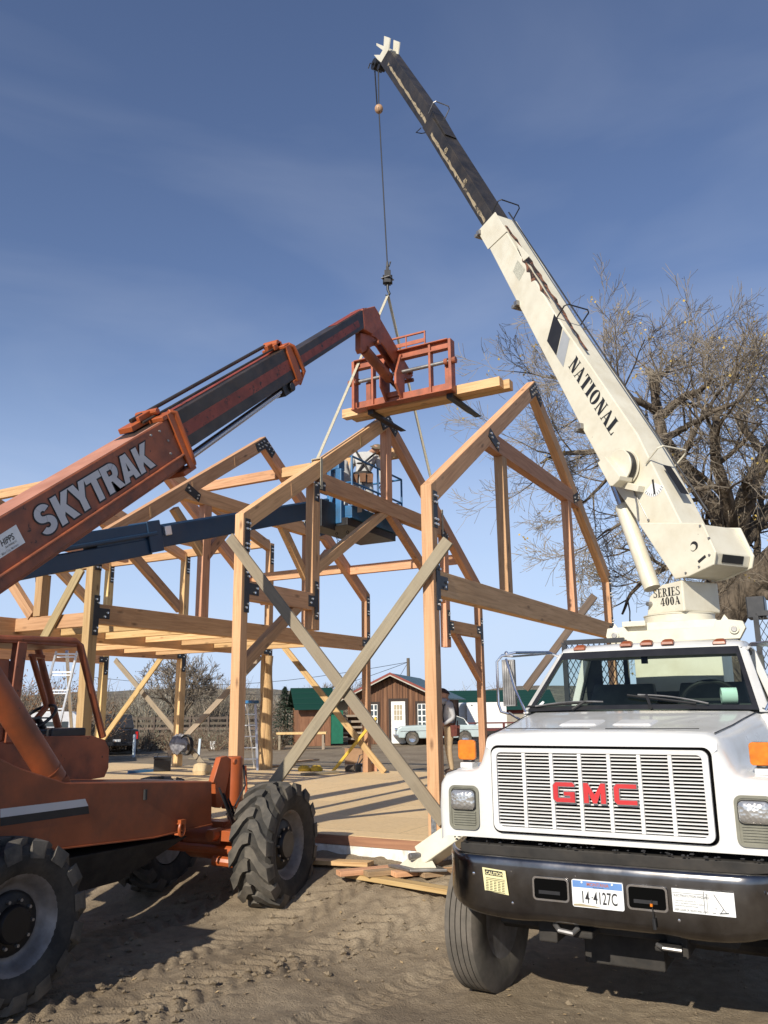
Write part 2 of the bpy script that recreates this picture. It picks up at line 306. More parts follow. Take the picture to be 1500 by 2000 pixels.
# dirt ground
def dirtmat():
    m, t, b = newmat('bare_dirt'); tc = N(t, 'ShaderNodeTexCoord'); v = tc.outputs['Object']
    n1 = noise(t, v, 0.55, 8, 0.6, 0.3); n2 = noise(t, v, 9, 8, 0.65); n3 = noise(t, v, 60, 5, 0.6)
    c = ramp(t, n1.outputs['Fac'], [(0.32, (0.193, 0.148, 0.098)), (0.52, (0.278, 0.221, 0.152)), (0.72, (0.345, 0.281, 0.198))]).outputs['Color']
    c = mix(t, ramp(t, n2.outputs['Fac'], [(0.35, (0.55,)*3), (0.6, (0,)*3)]).outputs['Color'], c, (0.148, 0.112, 0.075))
    c = mix(t, ramp(t, n3.outputs['Fac'], [(0.62, (0,)*3), (0.72, (0.5,)*3)]).outputs['Color'], c, (0.36, 0.30, 0.22))
    # damp patch in front of the truck
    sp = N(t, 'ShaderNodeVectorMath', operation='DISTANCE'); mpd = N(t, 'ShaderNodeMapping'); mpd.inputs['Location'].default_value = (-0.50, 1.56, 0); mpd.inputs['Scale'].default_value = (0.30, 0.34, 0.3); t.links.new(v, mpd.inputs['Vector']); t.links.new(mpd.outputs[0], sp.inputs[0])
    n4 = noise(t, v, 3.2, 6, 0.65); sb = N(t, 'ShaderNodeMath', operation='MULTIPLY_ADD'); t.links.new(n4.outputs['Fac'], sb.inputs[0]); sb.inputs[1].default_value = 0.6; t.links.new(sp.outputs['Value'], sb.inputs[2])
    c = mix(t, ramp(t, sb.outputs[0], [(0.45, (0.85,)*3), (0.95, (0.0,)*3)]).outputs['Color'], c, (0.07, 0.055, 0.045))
    t.links.new(c, b.inputs['Base Color']); b.inputs['Roughness'].default_value = 0.9; b.inputs['Specular IOR Level'].default_value = 0.2
    ad = N(t, 'ShaderNodeMath', operation='ADD'); t.links.new(n2.outputs['Fac'], ad.inputs[0]); t.links.new(n3.outputs['Fac'], ad.inputs[1])
    bumpn(t, b, ad.outputs[0], 0.8, 0.02); return m
DIRT = dirtmat()
# plywood deck
def plymat():
    m, t, b = newmat('deck_sheathing'); tc = N(t, 'ShaderNodeTexCoord'); v = tc.outputs['Object']
    mp = N(t, 'ShaderNodeMapping'); mp.inputs['Scale'].default_value = (9, 30, 9); t.links.new(v, mp.inputs['Vector'])
    n1 = noise(t, mp.outputs[0], 1.5, 6, 0.65, 0.6); n2 = noise(t, v, 0.8, 5)
    c = ramp(t, n1.outputs['Fac'], [(0.25, (0.50, 0.345, 0.18)), (0.5, (0.74, 0.53, 0.275)), (0.75, (0.82, 0.62, 0.345))]).outputs['Color']
    c = mix(t, ramp(t, n2.outputs['Fac'], [(0.4, (0,)*3), (0.8, (0.4,)*3)]).outputs['Color'], c, (0.50, 0.385, 0.245))
    br = N(t, 'ShaderNodeTexBrick'); br.inputs['Scale'].default_value = 1.0; br.inputs['Mortar Size'].default_value = 0.004; br.inputs['Brick Width'].default_value = 2.44; br.inputs['Row Height'].default_value = 1.22
    br.inputs['Color1'].default_value = (1, 1, 1, 1); br.inputs['Color2'].default_value = (0.88, 0.88, 0.88, 1); br.inputs['Mortar'].default_value = (0.3, 0.3, 0.3, 1); t.links.new(v, br.inputs['Vector'])
    c = mix(t, 1.0, c, br.outputs['Color'], 'MULTIPLY'); t.links.new(c, b.inputs['Base Color']); b.inputs['Roughness'].default_value = 0.75
    bumpn(t, b, n1.outputs['Fac'], 0.2, 0.004); return m
PLY = plymat()
# ================================================================ GROUND
from mathutils import noise as mn
def sstep(a, b, x):
    t = max(0.0, min(1.0, (x-a)/(b-a))); return t*t*(3-2*t)
def ground_base(u, v):
    bank = 0.36*sstep(-1.9, -0.25, v)*(1-sstep(0.55, 1.5, u)*(1-sstep(9, 14, v)))*(1-sstep(9.5, 16, v))
    return bank+.055*sstep(-.34, -.10, v)*(1-sstep(.55, 1.2, u))*(1-sstep(9, 12, v))
def seg_info(u, v, pl):
    best = (9, 0, 0); acc = 0
    for (a, b) in zip(pl[:-1], pl[1:]):
        dx, dy = b[0]-a[0], b[1]-a[1]; l = math.hypot(dx, dy); t = max(0, min(1, ((u-a[0])*dx+(v-a[1])*dy)/l/l))
        qx, qy = a[0]+dx*t, a[1]+dy*t; d = math.hypot(u-qx, v-qy)
        if d < abs(best[0]): best = (d if (dx*(v-a[1])-dy*(u-a[0])) > 0 else -d, acc+t*l, l)
        acc += l
    return best
def gp(x, y): p = pz(x, y, 0.0); return (p.x, p.y)
TR1 = [gp(-150, 2050), gp(180, 1925), gp(420, 1848), gp(640, 1793), gp(880, 1742), gp(1120, 1690)]
TR4 = [gp(-100, 2160), gp(200, 2010), gp(430, 1920), gp(650, 1855), gp(890, 1792), gp(1120, 1730)]
TR2 = [gp(-80, 1935), gp(330, 1795), gp(560, 1740), gp(800, 1700)]
TR3 = [gp(500, 2050), gp(800, 1925), gp(1000, 1860)]
def ground_z(u, v):
    z = ground_base(u, v)
    r = math.hypot(u-CAM.x, v-CAM.y)
    P = Vector((u, v, 0))
    z += 0.036*mn.fractal(P*0.8, 1.0, 2.0, 4)*min(1, r/3)
    if r < 13 and u < 4.5:
        z += 0.011*mn.fractal(P*5, 0.9, 2.1, 4)
        rough = sstep(0.0, 0.35, mn.noise(P*0.9+Vector((3, 1, 0))))
        z += 0.020*rough*max(0, mn.fractal(P*11, 0.8, 2.2, 4))
        for pl, hw, per, dep in ((TR1, 0.25, 0.17, 0.034), (TR4, 0.25, 0.17, 0.034), (TR2, 0.24, 0.19, 0.03), (TR3, 0.16, 0.10, 0.016)):
            d, s, _ = seg_info(u, v, pl)
            if abs(d) < hw*1.9:
                e = 1-sstep(hw*0.85, hw*1.1, abs(d)); k = mn.noise(P*1.7)*0.5+0.75
                w = (s+abs(d)*0.9*(1 if pl is not TR3 else 0))/per; ph = w-math.floor(w)
                z += e*(-0.018+dep*k*(sstep(0.1, 0.3, ph)-sstep(0.6, 0.75, ph)))
                z += 0.036*math.exp(-((abs(d)-hw*1.25)/0.07)**2)*(0.5+0.9*max(0, mn.noise(P*7)))
    return z
def axis_vals(lo, fine0, fine1, hi, step):
    v = []; x = fine0
    while x < fine1: v.append(x); x += step
    st = step; x = fine1
    while x < hi: v.append(x); st *= 1.18; x += st
    v.append(hi); st = step; x = fine0-step; w = []
    while x > lo: w.append(x); st *= 1.18; x -= st
    w.append(lo); return w[::-1]+v
gx = axis_vals(-900, -3.6, 3.6, 900, 0.024); gy = axis_vals(-40, -6.9, -0.2, 1500, 0.026)
gv = [(u, v, ground_z(u, v)) for v in gy for u in gx]; nx = len(gx)
gf = [(j*nx+i, j*nx+i+1, (j+1)*nx+i+1, (j+1)*nx+i) for j in range(len(gy)-1) for i in range(nx-1)]
g = MB(); g.v = [Vector(p) for p in gv]; g.f = gf; g.m = [0]*len(gf)
G = g.build('ground', DIRT, recalc=False); tag(G, 'bare tan dirt yard with tyre tracks', None, kind='structure')
for p in G.data.polygons: p.use_smooth = True
# soil clods (uncountable)
cl = MB(); rc = random.Random(5)
def clod(c, r):
    b = len(cl.v); pts = []
    for (x, y, z) in ((1, 0, 0), (-1, 0, 0), (0, 1, 0), (0, -1, 0), (0, 0, 1), (0, 0, -1), (.6, .6, .5), (-.6, .6, .5), (.6, -.6, .5), (-.6, -.6, .5)):
        k = r*rc.uniform(.65, 1.2); pts.append((c[0]+x*k, c[1]+y*k, c[2]+z*k*.7))
    cl.add(pts, [(4, 6, 0, 8), (4, 8, 3, 9), (4, 9, 1, 7), (4, 7, 2, 6), (0, 6, 2), (2, 7, 1), (1, 9, 3), (3, 8, 0), (5, 0, 2), (5, 2, 1), (5, 1, 3), (5, 3, 0)])
for i in range(2400):
    if i % 2:
        pl = rc.choice([TR1, TR4, TR4, TR2]); k = rc.randrange(len(pl)-1); t = rc.random(); a, b = pl[k], pl[k+1]
        u = a[0]+(b[0]-a[0])*t+rc.gauss(0, .2); v = a[1]+(b[1]-a[1])*t+rc.gauss(0, .2)
        rr = abs(rc.gauss(0, .015))+.004
    else: u = rc.uniform(-3.5, 3.2); v = rc.uniform(-6.6, -0.3); rr = abs(rc.gauss(0, .008))+.003
    if mn.noise(Vector((u*1.1, v*1.1, 2))) < -0.12: continue
    clod((u, v, ground_z(u, v)+rr*.3), rr)
tag(cl.build('soil_clods', DIRT), 'crumbled clods of dry soil along the tyre tracks', kind='stuff')
# scattered dry leaves
lf = MB(); LEAFM = paint('dry_leaf', (0.42, 0.30, 0.16), 0.8, 0, 0.4, 30)
for i in range(140):
    u = rc.uniform(-2.5, 2.2); v = rc.uniform(-5.5, -0.4); z = ground_z(u, v)+.012; a = rc.uniform(0, 6.28); s = rc.uniform(.012, .03)
    d = Vector((math.cos(a), math.sin(a), rc.uniform(-.4, .4)))*s; e = Vector((-math.sin(a), math.cos(a), rc.uniform(-.3, .3)))*s*.5; c = Vector((u, v, z))
    lf.add([c-d, c-e, c+d, c+e], [(0, 1, 2, 3)])
tag(lf.build('fallen_leaves', LEAFM, recalc=False), 'dry fallen leaves scattered over the dirt', kind='stuff')
# ================================================================ DECK AND FOUNDATION
W_ = 8.05; ZD = 0.60; PW = 0.14
dk = thing('floor_deck', 'large plywood sheathed floor deck on white foam edged foundation', 'deck', (-8, 4, ZD))
MB().box((-17.5, -0.03, ZD-0.03), (0.9, W_+0.35, ZD)).build('sheathing', PLY, dk)
MB().box((-17.5, -0.055, 0.50), (0.9, -0.032, ZD-0.004)).build('rim_board', PLYW, dk)
MB().box((-17.5, -0.03, 0.2), (0.9, W_+0.3, 0.568)).build('foundation_wall', FOAM, dk)
fe = MB(); x = -17.4
while x < 0.85:
    ww_ = rc.uniform(.02, .12); fe.box((x, -0.050-0.012*rc.random()**2, 0.28+0.09*rc.random()), (x+ww_, -0.031, 0.495)); x += ww_+.001
fe.build('foam_edge', FOAM, dk)
# ================================================================ TIMBER FRAME
def slab(name, poly, u0, u1, along, parent, mt, bevel=0.006):
    c = Vector(((u0+u1)/2, sum(p[0] for p in poly)/len(poly), sum(p[1] for p in poly)/len(poly)))
    x = Vector((0, along[0], along[1])).normalized(); y = Vector((1, 0, 0)); z = x.cross(y)
    Fm = Matrix(((x.x, y.x, z.x, c.x), (x.y, y.y, z.y, c.y), (x.z, y.z, z.z, c.z), (0, 0, 0, 1)))
    return MB().px(poly, u0, u1).build(name, mt, parent, frame=Fm, bevel=bevel)
def stick(name, p0, p1, w, h, parent, mt, up=(0, 0, 1), bevel=0.005, label=None, cat=None, group=None, ends=None):
    p0 = Vector(p0); p1 = Vector(p1); x = (p1-p0).normalized(); up = Vector(up); y = up.cross(x)
    if y.length < 1e-3: y = Vector((0, 1, 0)).cross(x)
    y.normalize(); z = x.cross(y); c = (p0+p1)/2
    Fm = Matrix(((x.x, y.x, z.x, c.x), (x.y, y.y, z.y, c.y), (x.z, y.z, z.z, c.z), (0, 0, 0, 1)))
    o = MB().bar(p0, p1, w, h, up).build(name, mt, parent, frame=Fm, bevel=bevel)
    return tag(o, label, cat, group)
def plate(member, polys, bolts, u, th=0.010):
    b = MB()
    for p in polys: b.px(p, u, u+th)
    for (v, z) in bolts: b.cyl((u+th, v, z), (u+th+.022, v, z), .017, .015, 8, 1)
    return b.build('steel_plate', [BLKSTEEL, BOLT], member)
def rect(v0, v1, z0, z1): return [(v0, z0), (v1, z0), (v1, z1), (v0, z1)]
def b4(v0, v1, z0, z1): return [(v0, z0), (v1, z0), (v0, z1), (v1, z1)]
def bent(u, label, wood, ze=4.5, zr=7.18, w=PW, lz=None, left=True, right=True, rd=0.275, pz_=ZD, Wd=W_, post_name='post', leftwood=None):
    """one bent: posts, mitred rafters with steel plates; returns helpers"""
    t = thing('timber_bent', label, 'timber frame', (u, Wd/2, pz_), group='timber frame bents')
    sl = (zr-ze)/(Wd/2); top = lambda v: ze+sl*(v if v < Wd/2 else Wd-v)
    mir = lambda poly: [(Wd-v, z) for v, z in poly]
    u0, u1 = u-PW, u
    for side in ((0,) if left else ())+((1,) if right else ()):
        f = (lambda p: p) if side == 0 else mir
        po = slab(post_name, f([(0, pz_), (w, pz_), (w, ze+sl*w), (0, ze)]), u0, u1, (0, 1), t, leftwood if (leftwood and side == 0) else wood)
        plate(po, [f(rect(.035, .035+w*.75, ze-.50, ze-.06))], f(b4(.06, .115, ze-.46, ze-.40)+b4(.06, .115, ze-.20, ze-.12)), u)
        ra = slab('rafter', f([(w, ze+sl*w), (Wd/2, zr), (Wd/2, zr-rd), (w, ze+sl*w-rd)]), u0, u1, (1, sl if side == 0 else -sl), t, wood)
        c = Wd/2; d = Vector((1, sl)).normalized(); n = Vector((-d.y, d.x))
        def q(s, o): return (c-d.x*s+n.x*o, zr-d.y*s+n.y*o)
        plate(ra, [f([(c, zr-.03), (c, zr-.25), q(.40, -.20), q(.40, -.03)])], f([q(s, o) for s in (.12, .22, .32) for o in (-.07, -.15)]), u)
    return t, top, mir, sl
def tplate(member, v, z0, z1, tie, u, f=lambda p: p):
    plate(member, [f(rect(v, v+.10, z0, z1)), f(rect(v+.10, v+.30, tie+.02, tie+.17))], f([(v+.03, z0+.06), (v+.07, z0+.11), (v+.03, z1-.06), (v+.07, z1-.11), (v+.2, tie+.05), (v+.25, tie+.11)]), u+.002)
# --- bent B (nearest, right)
tB, top, mir, sl = bent(0, 'nearest tall gable bent beside the truck with two upright studs on its tie beam', FIR)
def tie(t, u, wood, z0=3.22, z1=3.51, v0=PW, v1=W_-PW, plates=True):
    o = slab('tie_beam', rect(v0, v1, z0, z1), u-PW, u, (1, 0), t, wood)
    if plates:
        tplate(o, .06, z0-.17, z1+.12, z0+.06, u)
        tplate(o, .06, z0-.17, z1+.12, z0+.06, u, lambda p: [(W_-v, z) for v, z in p])
    return o
tie(tB, 0, FIR)
def collar(t, u, wood, z0, z1, top, rd=.275, pl=True):
    inv = lambda z: (z+rd-4.5)/((7.18-4.5)/(W_/2))
    a, b = inv(z0), inv(z1); o = slab('collar_beam', [(a, z0), (W_-a, z0), (W_-b, z1), (b, z1)], u-PW, u, (1, 0), t, wood)
    if pl:
        for f in (lambda p: p, lambda p: [(W_-v, z) for v, z in p]):
            plate(o, [f([(a-.02, z0+.14), (a+.34, z0+.01), (a+.38, z0+.15), (a+.06, z0+.28)])], f([(a+.06, z0+.20), (a+.09, z0+.15), (a+.28, z0+.06), (a+.31, z0+.12)]), u+.001)
    return o
collar(tB, 0, FIR, 5.47, 5.73, top)
for f in (lambda p: p, mir): slab('queen_post', f(rect(2.37, 2.55, 3.51, 5.47)), -PW+.004, -.004, (0, 1), tB, FIR)
# galvanised hold-down at foot of the near post
hb = MB().box((-.10, -.012, ZD), (-.04, -.002, ZD+.42)); 
for i in range(12): hb.cyl((-.07+(.015 if i % 2 else -.015), -.012, ZD+.03+i*.034), (-.07+(.015 if i % 2 else -.015), -.016, ZD+.03+i*.034), .005, .004, 6, 1)
hb.build('holddown_strap', [GALV, BOLT], tB)
# --- bent A (middle, in the sling)
uA = -2.748
tA, top, mir, sl = bent(uA, 'middle bent held by the crane sling with a king post and short hammer beams', FIR, zr=7.13)
for k, f in enumerate((lambda p: p, mir)):
    hp = slab('hanging_post', f(rect(1.63, 1.82, 3.09, 5.30)), uA-PW+.003, uA-.003, (0, 1), tA, FIR)
    plate(hp, [f(rect(1.66, 1.78, 5.02, 5.32)), f(rect(1.78, 1.95, 5.22, 5.36))], f([(1.69, 5.07), (1.74, 5.12), (1.69, 5.26), (1.74, 5.3), (1.9, 5.3)]), uA)
    hm = slab('hammer_beam', f(rect(PW, 1.63, 3.37, 3.62)), uA-PW, uA, (1, 0), tA, FIR)
    tplate(hm, .05, 3.2, 3.78, 3.42, uA, f)
    plate(hm, [f(rect(1.68, 1.77, 3.24, 3.80)), f(rect(1.52, 1.68, 3.42, 3.58))], f([(1.71, 3.29), (1.74, 3.33), (1.71, 3.74), (1.74, 3.7), (1.56, 3.47), (1.6, 3.53)]), uA+.002)
    slab('knee_brace', f([(PW, 2.62), (1.18, 3.37), (1.42, 3.37), (PW, 2.45)]), uA-PW+.01, uA-.01, (1, .7), tA, FIR)
    slab('strut', f([(1.82, 4.12), (3.72, 5.25), (4.0, 5.25), (1.82, 3.93)]), uA-PW+.01, uA-.01, (1, .62), tA, FIR)
slab('collar_beam', [(1.82, 5.24), (W_-1.82, 5.24), (W_-1.90, 5.51), (1.90, 5.51)], uA-PW, uA, (1, 0), tA, FIR)
slab('king_post', [(3.93, 5.51), (4.12, 5.51), (4.12, 6.86), (3.93, 6.86)], uA-PW+.003, uA-.003, (0, 1), tA, FIR)
# --- bent C
uC = -5.512
tC, top, mir, sl = bent(uC, 'far left gable bent carrying the loft tie beam, near post yellow and braced', FIR, w=.16, leftwood=PINE)
tie(tC, uC, FIR, v0=.16, v1=W_-.16); collar(tC, uC, FIR, 5.46, 5.72, top)
for f in (lambda p: p, mir):
    slab('queen_post', f(rect(2.36, 2.55, 3.51, 5.46)), uC-PW+.004, uC-.004, (0, 1), tC, FIR)
    slab('knee_brace', f([(2.55, 4.75), (3.2, 5.46), (3.42, 5.46), (2.55, 4.52)]), uC-PW+.012, uC-.012, (1, 1), tC, FIR)
    slab('knee_brace', f([(2.36, 4.75), (1.72, 5.30), (1.62, 5.22), (2.36, 4.55)]), uC-PW+.012, uC-.012, (1, -1), tC, FIR)
for (t_, u_, zr_, vs_) in ((tC, uC, 7.18, (1.05, 2.0, 3.1)), (tA, uA, 7.13, (1.05, 3.0))):  # pale slivers stand for the sunlit faces of purlin notches
    for v_ in vs_:
        zt_ = 4.5+(zr_-4.5)/(W_/2)*v_; slab('lit_notch_sliver', [(v_, zt_-.045), (v_+.028, zt_-.03), (v_+.055, zt_-.20), (v_+.027, zt_-.215)], u_+.0005, u_+.004, (0, 1), t_, PINE, bevel=0)
# --- bents D, E, F with the raised far wall
LOGM = timber('peeled_log', (0.72, 0.50, 0.27), (0.58, 0.36, 0.17), (0.20, 0.10, 0.05))
def far_bent(u, label, log=False, near=True, main=True):
    t = thing('timber_bent', label, 'timber frame', (u, W_/2, ZD), group='timber frame bents')
    u0, u1 = u-PW, u
    if log:
        r = random.Random(3); pts = [(u-.07+.015*math.sin(i*1.3), W_-.12, ZD+(3.22-ZD)*i/10) for i in range(11)]
        MB().tube(pts, [.17-.003*i+r.uniform(-.006, .006) for i in range(11)], 14).build('log_post', LOGM, t, frame=Matrix.Translation((u, W_, 2)) @ Matrix.Rotation(-math.pi/2, 4, 'Y'), smooth=True)
        slab('post', rect(W_-.17, W_, 3.22, 5.98), u0, u1, (0, 1), t, FIR)
    else: slab('post', rect(W_-.19, W_, ZD, 5.98), u0-.03, u1, (0, 1), t, PINE)
    dr = slab('dormer_rafter', [(W_-.16, 6.02), (4.06, 7.14), (4.06, 6.90), (W_-.16, 5.78)], u0+.004, u1-.004, (1, -.28), t, FIR)
    plate(dr, [rect(W_-.14, W_-.03, 5.45, 5.92)], b4(W_-.11, W_-.06, 5.5, 5.57)+b4(W_-.11, W_-.06, 5.76, 5.84), u)
    tb = slab('tie_beam', rect(PW, W_-.20, 3.22, 3.50), u0+.01, u1-.01, (1, 0), t, FIR)
    plate(tb, [rect(W_-.16, W_-.04, 2.92, 3.40), rect(W_-.34, W_-.16, 3.25, 3.40)], [(W_-.12, 2.98), (W_-.08, 3.03), (W_-.12, 3.3), (W_-.08, 3.35), (W_-.28, 3.32)], u)
    if main:
        slab('rafter', [(PW, 4.59), (4.04, 7.18), (4.04, 6.90), (PW, 4.31)], u0, u1, (1, .67), t, FIR)
        slab('rafter', [(4.05, 7.18), (W_-.3, 4.70), (W_-.3, 4.42), (4.05, 6.90)], u0-.008, u1-.008, (1, -.67), t, FIR)
        slab('collar_beam', rect(2.2, 5.9, 5.46, 5.70), u0+.01, u1-.01, (1, 0), t, FIR)
    if near: slab('post', rect(0, .14, ZD, 4.55), u0, u1, (0, 1), t, PINE)
    return t
uD, uE, uF = -8.26, -11.0, -13.8
far_bent(uD, 'bent whose far post is a peeled round log', True)
far_bent(uE, 'bent with yellow far post beside the black toolbox and hung jacket')
far_bent(uF, 'farthest left bent seen past the loader cab, yellow post with black plate')
# --- longitudinal members
GJ = 'loft joists'
for (ua, ub) in ((uD, uC-PW), (uE, uD-PW)):
    for i, v in enumerate([0.80+1.03*k for k in range(7)]):
        stick('loft_joist', (ua+.004, v, 3.39), (ub-.004, v, 3.39), .09, .19, None, PINE, label='pale loft joist among the row spanning between the tie beams', cat='joist', group=GJ)
stick('wall_girt', (-7.15, .07, 3.28), (uC-PW-.004, .07, 3.28), .12, .20, None, FIR, label='horizontal girt running left from the yellow braced post at loft height', cat='beam')
stick('wing_beam', (-7.22, .15, 3.26), (-7.22, -6.0, 3.26), .14, .26, None, FIR, label='shaded brown beam entering from the left edge above the loader cab', cat='beam')
stick('wall_stud', (-6.66, .07, 3.385), (-6.66, .07, 4.02), .16, .15, None, PINE, up=(1, 0, 0), label='short yellow stud standing on the girt left of the braced post', cat='post')
stick('eave_beam', (-7.4, .07, 4.08), (uC-PW-.004, .07, 4.08), .12, .10, None, PINE, label='thin sunlit eave beam just under the dark blue lift boom', cat='beam')
stick('wall_brace', (-6.8, .04, 3.40), (-7.9, .04, 4.5), .10, .15, None, FIR, label='sloping brown brace under the loader boom at the left edge', cat='brace')
stick('wall_brace', (-6.85, .2, 3.5), (-7.0, .2, 4.6), .08, .1, None, FIR, label='steep thin brace next to the short yellow stud', cat='brace')
stick('eave_beam', (uF-.3, W_-.07, 6.0), (uD-PW, W_-.07, 6.0), .12, .20, None, FIR, label='long sunlit eave beam of the far raised wall behind the blue boom', cat='beam')
stick('ridge_beam', (-17.5, 4.03, 7.08), (uE-PW, 4.03, 7.08), .12, .22, None, FIR, label='ridge beam peeping over the loader boom at the left edge', cat='beam')
GP = 'roof purlins'
stick('purlin', (uD+.004, 4.62, 6.57), (uC-PW-.004, 4.62, 6.57), .11, .2, None, FIR, label='upper purlin left of the loft gable mostly hidden by the loader boom', cat='purlin', group=GP)
stick('purlin', (uC+.004, 4.62, 6.57), (uA-PW-.004, 4.62, 6.57), .11, .2, None, PINE, label='upper sunlit purlin between the loft gable and the lift basket', cat='purlin', group=GP)
stick('purlin', (uC+.004, 7.22, 4.95), (uA-PW-.004, 7.22, 4.95), .11, .2, None, FIR, label='lower purlin crossing behind the middle hanging post', cat='purlin', group=GP)
stick('purlin', (uD+.004, 7.22, 5.0), (uC-PW-.004, 7.22, 5.0), .11, .2, None, FIR, label='lower purlin left of the tie beam end, behind the nearest left post', cat='purlin', group=GP)
# --- temporary boards
TANW = timber('tan_board', (.52, .39, .22), (.42, .30, .16), (.24, .16, .085))
def bd(p0, p1, mt, label, w=.14, th=.04, up=(0, 1, 0)): return stick('brace_board', p0, p1, w, th, None, mt, up=up, bevel=.003, label=label, cat='board', group='temporary brace boards')
bd((-2.95, -.025, 4.19), (.06, -.025, .80), GREYW, 'long weathered board of the front cross, falling to the right behind the other')
bd((.23, -.07, 3.80), (-2.36, -.07, .86), GREYW, 'long weathered board of the front cross, rising to the right in front')
bd((-5.72, -.03, 4.02), (-6.55, -.03, 2.86), TANW, 'short weathered board propped on the yellow post above the loader cab', .15)
bd((-13.6, W_+.03, 3.32), (-10.3, W_+.03, .62), GREYW, 'board of the far left cross falling to the right')
bd((-11.6, W_-.22, 3.36), (-14.2, W_-.22, .62), PINE, 'board of the far left cross falling to the left')
bd((-7.75, W_-.24, 3.4), (-5.05, W_-.24, .62), PINE, 'yellow board behind the front cross, ending beside the far post')
bd((-8.45, W_-.22, 3.2), (-11.3, W_-.22, .86), GREYW, 'board sloping from the log post down to the hung jacket')
bd((-.35, W_+.05, 4.1), (-1.9, W_+.05, 2.3), DARKW, 'dark board crossing behind the far right post above the truck cab', .15)
# ================================================================ TELEHANDLER (orange, left)
FC = -2.09
tf = thing('telehandler', 'worn orange telehandler with long raised boom and big lugged tyres', 'forklift', (FC, -2.5, 0))
US = -1.72
P = lambda x, y: PU(x, y, US)
ch = MB()
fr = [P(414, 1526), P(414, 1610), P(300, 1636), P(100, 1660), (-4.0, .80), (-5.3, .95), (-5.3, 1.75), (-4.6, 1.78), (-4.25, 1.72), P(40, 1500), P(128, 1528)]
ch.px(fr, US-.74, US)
ch.hexa([(US-.70, -4.7, .46), (US-.22, -4.7, .46), (US-.22, -2.6, .50), (US-.70, -2.6, .50), (US-.72, -4.9, .84), (US-.04, -4.9, .84), (US-.06, -1.9, .80), (US-.72, -1.9, .80)], 1)  # belly block kept dark to carry the deep shade under the chassis
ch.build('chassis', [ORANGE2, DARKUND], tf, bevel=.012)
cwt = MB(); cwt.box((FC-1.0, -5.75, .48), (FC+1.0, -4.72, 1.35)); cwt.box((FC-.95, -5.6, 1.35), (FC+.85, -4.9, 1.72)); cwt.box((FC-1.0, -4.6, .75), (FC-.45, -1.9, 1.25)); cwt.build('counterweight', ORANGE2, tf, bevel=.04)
st = MB()
a, b, c, d = P(0, 1580), P(166, 1560), P(172, 1574), P(0, 1597)
st.add([(US+.003, *p) for p in (a, b, c, d)], [(0, 1, 2, 3)], 0)
a, b, c, d = P(0, 1597), P(172, 1574), P(174, 1589), P(0, 1614)
st.add([(US+.003, *p) for p in (a, b, c, d)], [(0, 1, 2, 3)], 1)
st.build('side_stripe', [GREYTXT, BLKTXT], tf, recalc=False)
y, z = P(283, 1552); MB().tube([(US+.002, y, z+.045), (US+.002, y, z-.045)], .02, 10).build('slot', BLACK, tf)
# lifting ring
y, z = P(350, 1607); rg = MB(); rg.tube([(US+.035, y+.035*math.cos(t), z-.055+.06*math.sin(t)) for t in [i*math.pi/8 for i in range(16)]], .014, 8, closed=True); rg.box((US-.01, y-.03, z-.01), (US+.05, y+.04, z+.03)); rg.build('tie_ring', ORANGE, tf, smooth=True)
# deck clutter on chassis
MB().box((US-.6, -2.9, fr[0][1]+.004), (US-.1, -1.95, fr[0][1]+.03)).build('deck_plate', STEEL, tf)
# front frame-levelling jack
jk = MB(); UJ = -1.93
Q = lambda x, y: PU(x, y, UJ)
jk.px([Q(424, 1479), Q(436, 1476), Q(444, 1482), Q(444, 1496), Q(429, 1572), Q(423, 1578), Q(415, 1576), Q(413, 1530), Q(409, 1528)], UJ-.02, UJ+.05)
yt, zt = Q(455, 1481); yb, zb = Q(452, 1578)
jk.cyl((UJ, yt, zt), (UJ, yb, zb), .105, .105, 20); jk.cyl((UJ, yt, zt+.02), (UJ, yt, zt), .09, .105, 20)
jk.cyl((UJ+.16, *Q(434, 1487)), (UJ+.185, *Q(434, 1487)), .03, .03, 12)
jk.tube([(UJ+.09, yt+.1, zt-.08), (UJ+.11, yb+.11, zb+.12), (UJ+.08, yb+.08, zb+.05)], .016, 8)
jk.px([Q(424, 1604), Q(446, 1602), Q(446, 1636), Q(424, 1640)], UJ-.08, UJ+.08)
jk.cyl((UJ+.08, *Q(433, 1622)), (UJ+.11, *Q(433, 1622)), .035, .035, 12)
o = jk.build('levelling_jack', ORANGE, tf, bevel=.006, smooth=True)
MB().cyl((UJ, yb, zb), (UJ, yb, zb-.2), .035, .035, 14).build('jack_rod', CHROMEROD, o, smooth=True)
# axles
RF = Vector((FC+.80, -1.16, .66)); RR = Vector((FC+.72, -4.22, .56))
ax = MB(); ax.cyl((FC-.72, RF.y, .66), (RF.x-.2, RF.y, .66), .10, .10, 14); ax.cyl((FC-.25, RF.y, .66), (FC+.25, RF.y, .66), .2, .2, 16)
ax2 = MB(); ax2.cyl((FC-.7, RR.y, .58), (FC+.7, RR.y, .58), .11, .11, 14); ax2.build('axle', ORANGE, tf, smooth=True); ax.cyl((FC-.62, RF.y-.25, .60), (RF.x-.14, RF.y-.22, .60), .045, .045, 10)
ax.tube([(FC+.3, RF.y-.35, .52), (FC+.62, RF.y-.30, .50), (FC+.72, RF.y-.15, .55)], .05, 8)
ax.box((FC+.18, RF.y-.33, .70), (FC+.50, RF.y-.10, .80)); ax.cyl((FC+.3, RF.y-.42, .76), (FC+.3, RF.y-.25, .76), .06, .06, 10)
ax.build('axle', ORANGE, tf, smooth=True, bevel=.004)
